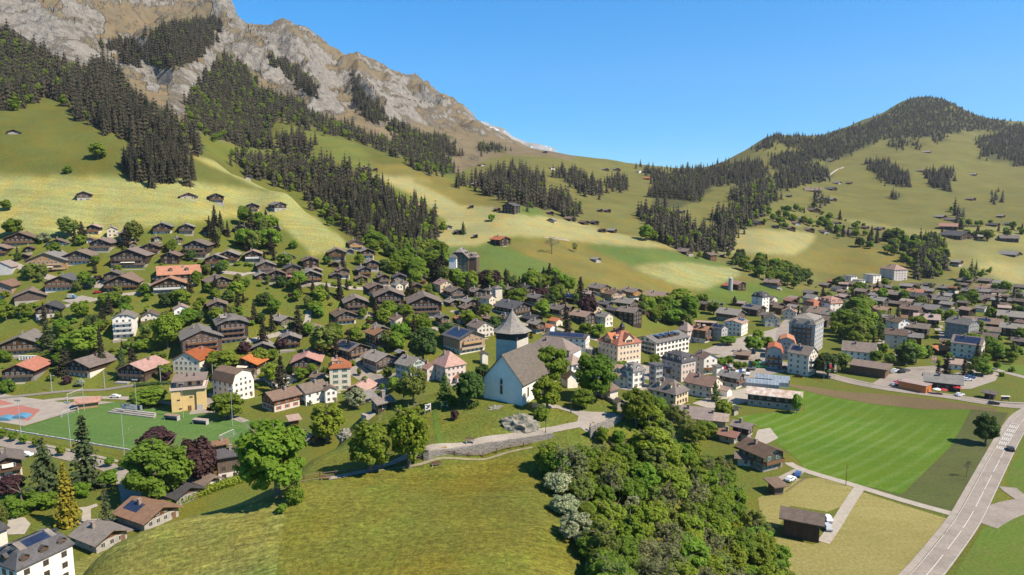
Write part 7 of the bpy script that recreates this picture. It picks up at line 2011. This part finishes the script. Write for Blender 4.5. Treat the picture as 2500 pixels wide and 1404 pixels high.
for u, v, t in ((419,1026,'left of two open dugouts on the far side of the pitch'), (489,1036,'right of two open dugouts on the far side of the pitch')):
    p = hit(u, v); o = empty('dugout', (p[0], p[1], .1), R(-14)); lab(o, t, 'dugout', 'dugouts beside the pitch')
    MB().box(-3.2, 3.2, .9, 1.1, 0, 2.0).obj('back_panel', ['pl_x'], o); MB().box(-3.2, -3.05, -.6, .89, 0, 2.0).box(3.05, 3.2, -.6, .89, 0, 2.0).obj('side_panel', ['pl_x'], o); MB().shell([[(-3.3,-.7,2.0),(3.3,-.7,2.0),(3.3,1.2,2.25),(-3.3,1.2,2.25)]], .08).obj('roof', ['rp'], o); MB().box(-2.9, 2.9, .3, .8, .4, .48).obj('seat', ['rail'], o)
strip_wall('pitch_wall', None, .5, .4, 'long dark retaining wall along the near side of the football pitch', world=[(*pit(a, -22.6), 0) for a in (-60, -30, 0, 30, 50)], mat='concrete', below=1.2)
def cabin(px, yaw, label, g=None):
    o = empty('portable_toilet', px, yaw); lab(o, label, 'toilet cabin', g)
    MB().box(-.55, .55, -.55, .55, 0, 2.1).obj('body', ['car_teal'], o); MB().box(-.42, .42, -.6, -.555, .1, 1.95).obj('door', ['pl_w'], o); MB().box(-.6, .6, -.6, .6, 2.11, 2.3).obj('roof', ['car_white'], o)
for k in range(6):
    p = hit(50 + k * 7, 879); cabin((p[0], p[1], p[2]), .05, 'blue and white cabin in a row of six below the dark chalet', 'row of blue cabins')
p = hit(941, 960); cabin((p[0], p[1], p[2]), -.2, 'single blue and white portable toilet on the lawn by the stone house')
def banner(u, v, h, col, label, g):
    p = hit(u, v); o = empty('banner_pole', (p[0], p[1], p[2])); lab(o, label, 'banner', g)
    MB().cyl(0, 0, -.5, h, .07, .05, 8).obj('pole', ['galv'], o)
    b = MB(); n = 8
    for k in range(n):
        z0, z1 = h - .1 - 3.6 * k / n, h - .1 - 3.6 * (k + 1) / n; a0, a1 = .12 * math.sin(k * .9), .12 * math.sin((k + 1) * .9)
        for s in (0, .03): b.poly([(.08,a0+s,z0),(1.1,a0*1.5+s,z0),(1.1,a1*1.5+s,z1),(.08,a1+s,z1)][::(1 if s else -1)], 0 if (k in (0, 7)) else 1)
    b.obj('flag', ['pl_w', col], o)
for k, (u, v) in enumerate(((2011,926),(2023,929),(2035,934))): banner(u, v, 9, ('flag_pink', 'car_red', 'flag_pink')[k], ('left banner of the three pale red flag banners by the beige flats','middle red banner of the three flag banners by the beige flats','right banner of the three pale red flag banners by the beige flats')[k], 'three flag banners by the beige flats')
for k, u in enumerate((2273, 2279)): banner(u, 905, 8, 'flag_pink', ('left tall banner behind the shop car park','right tall banner behind the shop car park')[k], 'two flag banners behind the shop car park')
def parasol(u, v, col, label):
    p = hit(u, v); o = empty('parasol', (p[0], p[1], .1)); lab(o, label, 'parasol', 'parasols at the restaurant'); MB().cyl(0, 0, 0, 2.5, .04, .04, 6).obj('pole', ['galv'], o); MB().cyl(0, 0, 2.2, 2.9, 2.0, .05, 8).obj('canopy', [col], o)
parasol(2336, 957, 'car_red', 'red parasol at the right corner of the restaurant'); parasol(2287, 962, 'car_white', 'white parasol in front of the restaurant'); parasol(2302, 963, 'car_red', 'red parasol in front of the restaurant')
# orange shop annex, information board, bus shelter sign
p = hit(2242, 956); o = empty('restaurant_annex', (p[0], p[1] + 3, 0), R(38)); lab(o, 'low orange red flat roofed annex left of the restaurant', 'annex')
MB().box(-3.2, 3.2, -6, 6, -1, 3.6).obj('wall', ['car_orange'], o); MB().shell([[(-3.5,-6.3,3.7),(3.5,-6.3,3.7),(3.5,6.3,3.7),(-3.5,6.3,3.7)]], .2).obj('roof', ['rp'], o); d = MB().box(-.6, .6, -.05, .03, 0, 2.1).obj('door', ['framebrown'], o); d.location = (-1, -6.05, 0)
p = hit(2453, 980); o = empty('information_board', (p[0], p[1], 0), R(-5)); lab(o, 'roofed information board on two posts beside the road', 'board')
for s in (-1.5, 1.5): MB().box(s - .08, s + .08, -.08, .08, -.5, 2.3).obj('post', ['tn'], o)
MB().box(-1.41, 1.41, -.05, .05, .8, 2.2).obj('panel', ['glass'], o); MB().shell([[(-1.9,-.5,2.4),(1.9,-.5,2.4),(1.9,0,2.65),(-1.9,0,2.65)], [(-1.9,0,2.65),(1.9,0,2.65),(1.9,.5,2.4),(-1.9,.5,2.4)]], .1).obj('roof', ['railwhite'], o)
# greenhouses behind the metal roofed barn
def greenhouse(u, v, L, W, yaw, label):
    p = hit(u, v); o = empty('greenhouse', (p[0], p[1] + 2, 0), R(yaw)); lab(o, label, 'greenhouse', 'greenhouses behind the metal roofed barn')
    MB().box(-W/2, W/2, -L/2, L/2, -.3, .5).obj('base_wall', ['concrete'], o); b = MB(); f = MB()
    b.extr([(-W/2+.05,.5),(W/2-.05,.5),(W/2-.05,2.4),(0,3.6),(-W/2+.05,2.4)], -L/2 + .05, L/2 - .05); b.obj('glazing', ['pane_pale'], o)
    for k in range(int(L / 1.5) + 1):
        y = -L/2 + k * L / int(L / 1.5); f.extr([(-W/2,.5),(-W/2+.001,.5),(-W/2,2.42),(0,3.66),(W/2,2.42),(W/2-.001,.5),(W/2-.08,.5),(W/2-.08,2.35),(0,3.55),(-W/2+.08,2.35),(-W/2+.08,.5)][::-1], y - .04, y + .04)
    f.obj('frame', ['frame'], o)
M['pane_pale'] = surf('greenhouse_glass', (.24,.27,.30), .3, .4, .15, 0, (.15,.18,.21), 0, None, .6)
greenhouse(1850, 945, 20, 9, 70, 'long pale greenhouse just behind the metal roofed barn'); greenhouse(1888, 935, 16, 8, 70, 'second greenhouse nearer the beige flats'); greenhouse(1908, 946, 7, 5, 75, 'small white greenhouse at the edge of the crop field')
p = hit(1783, 709); o = empty('silo', (p[0], p[1], p[2])); lab(o, 'pale round silo between the red barn and its wing', 'silo'); MB().cyl(0, 0, -1, 11, 1.9, 1.9, 16).obj('tank', ['pl_x'], o); MB().cyl(0, 0, 11, 11.9, 1.95, .4, 16).obj('dome', ['concrete'], o)
# crest, three shields on the hall; letters on a garden board
def crest():
    h = next(d for d in HOUSES if d.get('tag') == 'emblem hall'); o = h['o']; y = -h['L'] / 2 - .05; cx, cz = h['W'] * .17, 6.4; b = MB()
    def ringp(r0, r1, x, z, n=20, sx=1.0):
        for i in range(n):
            t0, t1 = 2 * math.pi * i / n, 2 * math.pi * (i + 1) / n
            b.poly([(x + sx*r0*math.cos(t0), y, z + r0*math.sin(t0)), (x + sx*r1*math.cos(t0), y, z + r1*math.sin(t0)), (x + sx*r1*math.cos(t1), y, z + r1*math.sin(t1)), (x + sx*r0*math.cos(t1), y, z + r0*math.sin(t1))])
    ringp(1.15, 1.45, cx, cz, 20, 1.15); ringp(.75, .85, cx, cz)
    for a in (20, 65, 115, 160, 200, 245, 295, 340): ringp(.16, .36, cx + 1.75 * math.cos(R(a)), cz + 1.5 * math.sin(R(a)), 8)
    for k in range(5): x = cx - .6 + .3 * k; b.poly([(x-.12,y,cz+1.75),(x+.12,y,cz+1.75),(x,y,cz+2.35+.15*(k%2))])
    b.poly([(cx-.6,y,cz+1.5),(cx+.6,y,cz+1.5),(cx+.6,y,cz+1.72),(cx-.6,y,cz+1.72)]); b.poly([(cx-.35,y,cz-1.6),(cx+.35,y,cz-1.6),(cx,y,cz-2.5)][::-1])
    for i in range(5): t = R(-60 + 30 * i); b.poly([(cx-.5+.2*i,y,cz-.3),(cx-.38+.2*i,y,cz-.3),(cx-.3+.2*i,y,cz+.35),(cx-.42+.2*i,y,cz+.35)])
    b.obj('crest', ['shut_grey'], o)
    for k, c in enumerate(('car_red', 'car_orange', 'car_red')):
        x = cx - 1.2 + k * 1.2; MB().poly([(x-.32,y,3.1),(x,y,2.7),(x+.32,y,3.1),(x+.32,y,3.7),(x-.32,y,3.7)]).obj('shield', [c], o)
crest()
p = hit(1602, 782); o = empty('garden_board', (p[0], p[1], p[2]), R(-8)); lab(o, 'white board with dark purple block letters at the garden edge by the grove', 'board'); MB().box(-3.2, 3.2, -.04, .04, .2, 2.0).obj('board', ['pl_w'], o)
b = MB()
for k in range(6): x = -2.7 + k * .92; b.box(x, x + .18, -.07, -.041, .5, 1.7).box(x + .19, x + .6, -.07, -.041, 1.5, 1.7).box(x + .19, x + .55, -.07, -.041, 1.0 if k % 2 else .5, 1.2 if k % 2 else .7)
M['purple'] = surf('purple_paint', (.06,.045,.16), .1, 2, .6); b.obj('letters', ['purple'], o)
def bird():
    p = PY(1022, 180, 600); b = MB(); b.poly([(-.9,0,.25),(0,-.25,0),(0,.25,0)]).poly([(.9,0,.35),(0,.25,0),(0,-.25,0)]).poly([(-.9,0,.27),(0,.25,.03),(0,-.25,.03)]).poly([(.9,0,.37),(0,-.25,.03),(0,.25,.03)])
    b.box(-.12, .12, -.6, .6, -.08, .08); o = b.obj('bird', ['car_black']); o.location = p; o.rotation_euler = (.5, .3, .8); lab(o, 'dark soaring bird in the blue sky right of the mountain', 'bird')
bird()
# clipped hedges
def hedge(pts, w, h, mat, label):
    W = [hit(u, v) for u, v in pts]; X = smooth_line([q[:2] for q in W], 1.5); r = np.random.default_rng(len(label)); n = int(len(X) * 1.5 * w * h * 26)
    i = r.uniform(0, len(X) - 1, n); k = i.astype(int); f = (i - k)[:, None]; k2 = np.minimum(k + 1, len(X) - 1)
    P = X[k] * (1 - f) + X[k2] * f; a = r.uniform(-.5, .5, (n, 3)); s = np.argmax(np.abs(a), 1); a[np.arange(n), s] = np.sign(a[np.arange(n), s]) * .5
    z = hgt(P[:, 0], P[:, 1]); V = np.c_[P + a[:, :2] * w, z + h * (a[:, 2] + .5)]
    o = link('hedge', quads_mesh('hedge', leaf_quads(V, a * 2, .22, r), M[mat])); lab(o, label, 'hedge')
for pts, w, h, m_, t in (([(1152,738),(1190,735)], 2.5, 2.6, 'leaf_bright', 'bright green block hedge behind the central brown roofs'), ([(1265,755),(1330,775),(1390,790)], 2, 2.2, 'leaf', 'long clipped hedge down the slope by the red roofs'), ([(725,905),(745,903),(580,900)], 2, 2, 'leaf', 'clipped hedge behind the red roofed chalet with the balcony'),
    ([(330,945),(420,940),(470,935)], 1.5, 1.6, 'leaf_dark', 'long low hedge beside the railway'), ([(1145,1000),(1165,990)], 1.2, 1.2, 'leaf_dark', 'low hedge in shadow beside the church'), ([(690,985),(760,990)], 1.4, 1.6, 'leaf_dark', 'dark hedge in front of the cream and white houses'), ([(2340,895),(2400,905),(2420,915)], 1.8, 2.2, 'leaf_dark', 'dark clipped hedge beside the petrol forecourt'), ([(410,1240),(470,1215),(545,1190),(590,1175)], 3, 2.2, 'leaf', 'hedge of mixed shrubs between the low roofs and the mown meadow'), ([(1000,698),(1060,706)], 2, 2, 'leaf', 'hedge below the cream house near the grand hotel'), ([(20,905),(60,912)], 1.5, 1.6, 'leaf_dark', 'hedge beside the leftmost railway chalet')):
    hedge(pts, w, h, m_, t)
# low fence behind the lower houses, park fence
def picket(pts, label):
    W = smooth_line([hit(u, v)[:2] for u, v in pts], 1.0); z = hgt(W[:, 0], W[:, 1]); o = empty('picket_fence', (0, 0, 0)); lab(o, label, 'fence')
    q = []
    for zz in (.35, .85): q += [limb((W[i][0], W[i][1], z[i] + zz), (W[i+1][0], W[i+1][1], z[i+1] + zz), .05, .05, 4) for i in range(len(W) - 1)]
    for i in range(0, len(W)): q.append(limb((W[i][0], W[i][1], z[i] - .2), (W[i][0], W[i][1], z[i] + 1.05), .06, .06, 4))
    link('fence_boards', quads_mesh('fence_boards', np.concatenate(q), M['rail']), o)
picket([(185,1318),(240,1298),(285,1275)], 'grey picket fence between the park and the low grey roof'); picket([(1922,1202),(1950,1180),(1975,1165)], 'dark board fence around the yard of the house with green shutters')

def cover(u, v, L, label):
    p = hit(u, v); b = MB(); n = 10
    for i in range(n):
        t0, t1 = math.pi * i / n, math.pi * (i + 1) / n
        b.poly([(L/2*math.cos(t0),-2.2,1.3*math.sin(t0)),(L/2*math.cos(t1),-2.2,1.3*math.sin(t1)),(L/2*math.cos(t1),2.2,1.3*math.sin(t1)),(L/2*math.cos(t0),2.2,1.3*math.sin(t0))][::-1])
    for y in (-2.2, 2.2): b.poly([(L/2*math.cos(math.pi*i/n),y,1.3*math.sin(math.pi*i/n)) for i in range(n+1)][::(1 if y < 0 else -1)])
    o = b.obj('jump_mat_cover', ['car_teal']); o.location = (p[0], p[1], .1); o.rotation_euler = (0, 0, .1); lab(o, label, 'cover')
cover(52, 1019, 6, 'right blue domed mat cover beside the red court'); cover(12, 1024, 6.5, 'left blue domed mat cover beside the red court at the left edge')
# ================================================================ WHAT EACH BUILDING IS CALLED
TAGL = {'front mansard':'cream house with dark mansard roof and brown dormers in the bottom left corner','corner turret':'pale corner turret with pointed roof at the bottom left edge','metal barn':'long barn with pale rusty metal roof at the head of the crop field','front barn':'big dark wooden barn standing alone on the mown hay field','emblem hall':'long white hall with a round crest on its gable wall','red school':'tall school building with red hipped roof and small dormers','yellow tower':'yellow block with roof terrace behind the football pitch','gambrel':'white house with brown gambrel roof and three skylights','green shutter villa':'cream villa with red hipped roof and green shutters','salmon hip':'salmon house with steep red pyramid roof left of the church','salmon annex':'red roofed annex behind the salmon pyramid roofed house','red annex':'low red roofed outbuilding between the salmon house and the church','stone house':'grey stone house with green shutters beside the salmon pyramid roofed house','solar chalet':'large orange timber chalet with a dark blue solar roof','white long solar':'long low white building with dark solar roof behind the church','pink roof long':'long building with broad pinkish roof behind the church trees','pink roof wing':'white wing with pinkish hipped roof right of the church','dormer roof':'house with broad brown pink roof and dormers below the school','low hip':'small outbuilding with hipped brown roof by the churchyard wall','chapel':'small white gabled chapel right behind the church lawn','grey mansard':'white house with grey mansard roof and grey shutters','glazed wing':'narrow grey flat roofed wing beside the grey mansard house','narrow chalet':'narrow chalet squeezed between the grey mansard and the dark mansard hotel','orange mansard':'tall pinkish hotel with dark mansard roof and dormers','cream hip':'cream house with steep brown hipped roof below the hotel','tower roof':'pinkish house with pointed tower like roof behind the emblem hall','flat shed':'long low shed with pinkish flat roof below the grove','white modern':'white modern house with solar panels above the street trees','white tower house':'tall narrow white house with dark mansard roof above the street','red mansard hotel':'white hotel with red mansard roof in the right village','yellow hotel wing':'yellow wing with red mansard roof left of the white hotel','grey block':'grey six storey apartment block with mansard roof','round gable twin':'front apartment house with rounded red roof by the green bus','round gable rear':'rear apartment house with rounded red roof behind its twin','beige flats':'beige apartment house with brown roof and white balconies','wood market':'low wooden shop with wide flat roof beside the car park','restaurant':'dark restaurant with broad grey brown roof beside the orange annex','white flats':'white flat roofed flats at the left of three under the hill','white flats low':'lowest white flat roofed block in the middle of three','white flats right':'white flat roofed flats at the right of three under the hill','red barn':'barn with bright red roof beside the pale silo','red barn wing':'small red roofed wing left of the pale silo','grand hotel':'grand old hotel with steep roofs and green shutters above the centre','grand hotel tower':'pointed white corner tower of the grand hotel','grand hotel wing':'mansard roofed right wing of the grand hotel','pavilion roof':'wooden club house with red roof behind the pitch'}
PIXL = {(79,747):'plank barn on a stone base at the left edge of the slope',(310,828):'white four storey house with balconies on the left slope',(567,842):'four storey dark chalet with grey half hipped roof',(492,880):'brown block with four pale balconies',(438,693):'wide red roofed chalet with roof dormers on the left slope',(208,492):'lone barn in the middle of the pale hay meadow',(133,669):'wide pale timber chalet with long light balconies',(2345,836):'big grey stone house with rows of windows in the right village',(2180,684):'pinkish hipped house at the foot of the right hill',(2360,879):'cream house with a large solar roof by the forecourt',(1248,523):'large dark barn on the pale middle meadow',(1222,601):'red roofed farmhouse on the middle meadow',(1455,641):'small stone barn on the brown flower meadow',(37,330):'small barn on the upper left pasture',(1732,636):'dark red barn at the mouth of the right ravine',(2335,586):'long dark farm on the right hillside',(2416,976):'small dark bus shelter beside the road',(365,1296):'stone house with wide tiled brown roof at the lower left meadow edge',(250,1350):'low house with long grey roof beside the park fence',(560,1176):'three storey timber house with blue grey roof behind the copper beech',(1855,1152):'timber house with green shutters at the lower crop field edge',(687,1006):'dark chalet with red shutters and broad brown roof',(95,1440):''}
LANDM = [('the football pitch',330,1040),('the yellow terrace block',453,985),('the red roofed school',1511,860),('the emblem hall',1614,850),('the white four storey house',310,810),('the brown balcony block',492,860),('the four storey dark chalet',567,820),('the wide red roofed chalet',438,680),('the plank barn',79,735),('the wooded knoll',595,585),('the grand hotel',1128,655),('the red barn',1797,700),('the blue solar chalet',1133,845),('the purple beech',1434,755),('the metal roofed barn',1888,985),('the tall white house',1855,745),('the grey apartment block',1965,830),('the big grey stone house',2345,815),('the petrol forecourt',2360,925),('the white flat roofed flats',2100,690),('the ravine wood',960,580),('the leafless tree',1347,600),('the lone hay barn',208,482),('the rounded summit',2250,260),('the saddle',1600,430),('the green shuttered villa',832,935),('the stone house',1005,920),('the restaurant',2296,945),('the long dark farm',2335,575),('the church',1235,900),('the cream pyramid house',1097,915),('the big green maple',680,1150),('the large dark barn',1248,515),('the right hill hamlet',1930,545),('the pinkish hipped house',2180,670),('the white lane fork',755,785),('the slim fir pair',836,850)]
RN = {'rb':'brown','rg':'grey','rr':'red','ro':'orange brown','rd':'dark','rp':'pinkish','rm':'metal'}
WN = {'t':'dark timber','T':'light timber','m':'brown timber','n':'all timber','w':'white','c':'cream','s':'stone based','S':'stone based','p':'pinkish','x':'grey','y':'yellow','g':'grey','W':'pale wood','k':'concrete','e':'cream','r':'brown timber'}
ORD = ['nearest','second nearest','third nearest','fourth nearest','fifth nearest','sixth nearest','seventh nearest','eighth nearest','ninth nearest','tenth nearest','eleventh nearest','twelfth nearest']
def label_houses():
    pix = {}
    buckets = {}
    for h in HOUSES:
        o = h['o']; o['category'] = h['name'].replace('_', ' ')
        u, v = proj(h['x'], h['y'], h['z']); h['uv'] = (float(u), float(v))
        if h.get('tag'): o['label'] = TAGL[h['tag']]; continue
        key = next((k for k in PIXL if PIXL[k] and k == h.get('src')), None)
        if key: o['label'] = PIXL[key]; continue
        kind = {'barn':'barn','chalet':'chalet','house':'house','shed':'shed'}.get(h['name'], h['name'])
        if h['name'] == 'barn' and h['wall'] == 'n': kind = 'wooden house'
        size = 'tall' if h['fl'] >= 3 else ('long' if h['L'] > 1.8 * h['W'] else ('low' if h['fl'] == 1 else ''))
        extra = 'with solar roof' if 'S' in h['opts'] or 'Q' in h['opts'] else ('with green shutters' if 'G' in h['opts'] else ('with white balconies' if 'i' in h['opts'] else ''))
        d = ' '.join(x for x in (size, RN[h['roof']] + ' roofed', WN[h['wall']], kind, extra) if x)
        lm = min(LANDM, key=lambda L: math.hypot((L[1] - u), (L[2] - v) * 1.8))
        buckets.setdefault((d, lm), []).append(h)
    for (d, lm), L in buckets.items():
        L.sort(key=lambda h: math.hypot(h['uv'][0] - lm[1], (h['uv'][1] - lm[2]) * 1.8))
        for i, h in enumerate(L):
            h['o']['label'] = (d + ' near ' + lm[0]) if len(L) == 1 else d + ', ' + ORD[min(i, 11)] + ' to ' + lm[0]
            h['o']['group'] = 'houses of the village'
label_houses()
# ---------------------------------------------------------------- valley haze
def haze():
    m = bpy.data.materials.new('haze'); m.use_nodes = True; nt = m.node_tree; nt.nodes.clear()
    out = nt.nodes.new('ShaderNodeOutputMaterial'); v = nt.nodes.new('ShaderNodeVolumePrincipled')
    v.inputs['Color'].default_value = (.90, .93, .97, 1); v.inputs['Density'].default_value = 0.000036; v.inputs['Anisotropy'].default_value = 0.2
    nt.links.new(v.outputs[0], out.inputs['Volume'])
    o = MB().box(-6500, 6500, -300, 8200, -40, 1500).obj('haze', [m], kind='stuff'); o['label'] = 'thin pale haze filling the valley air'
haze()
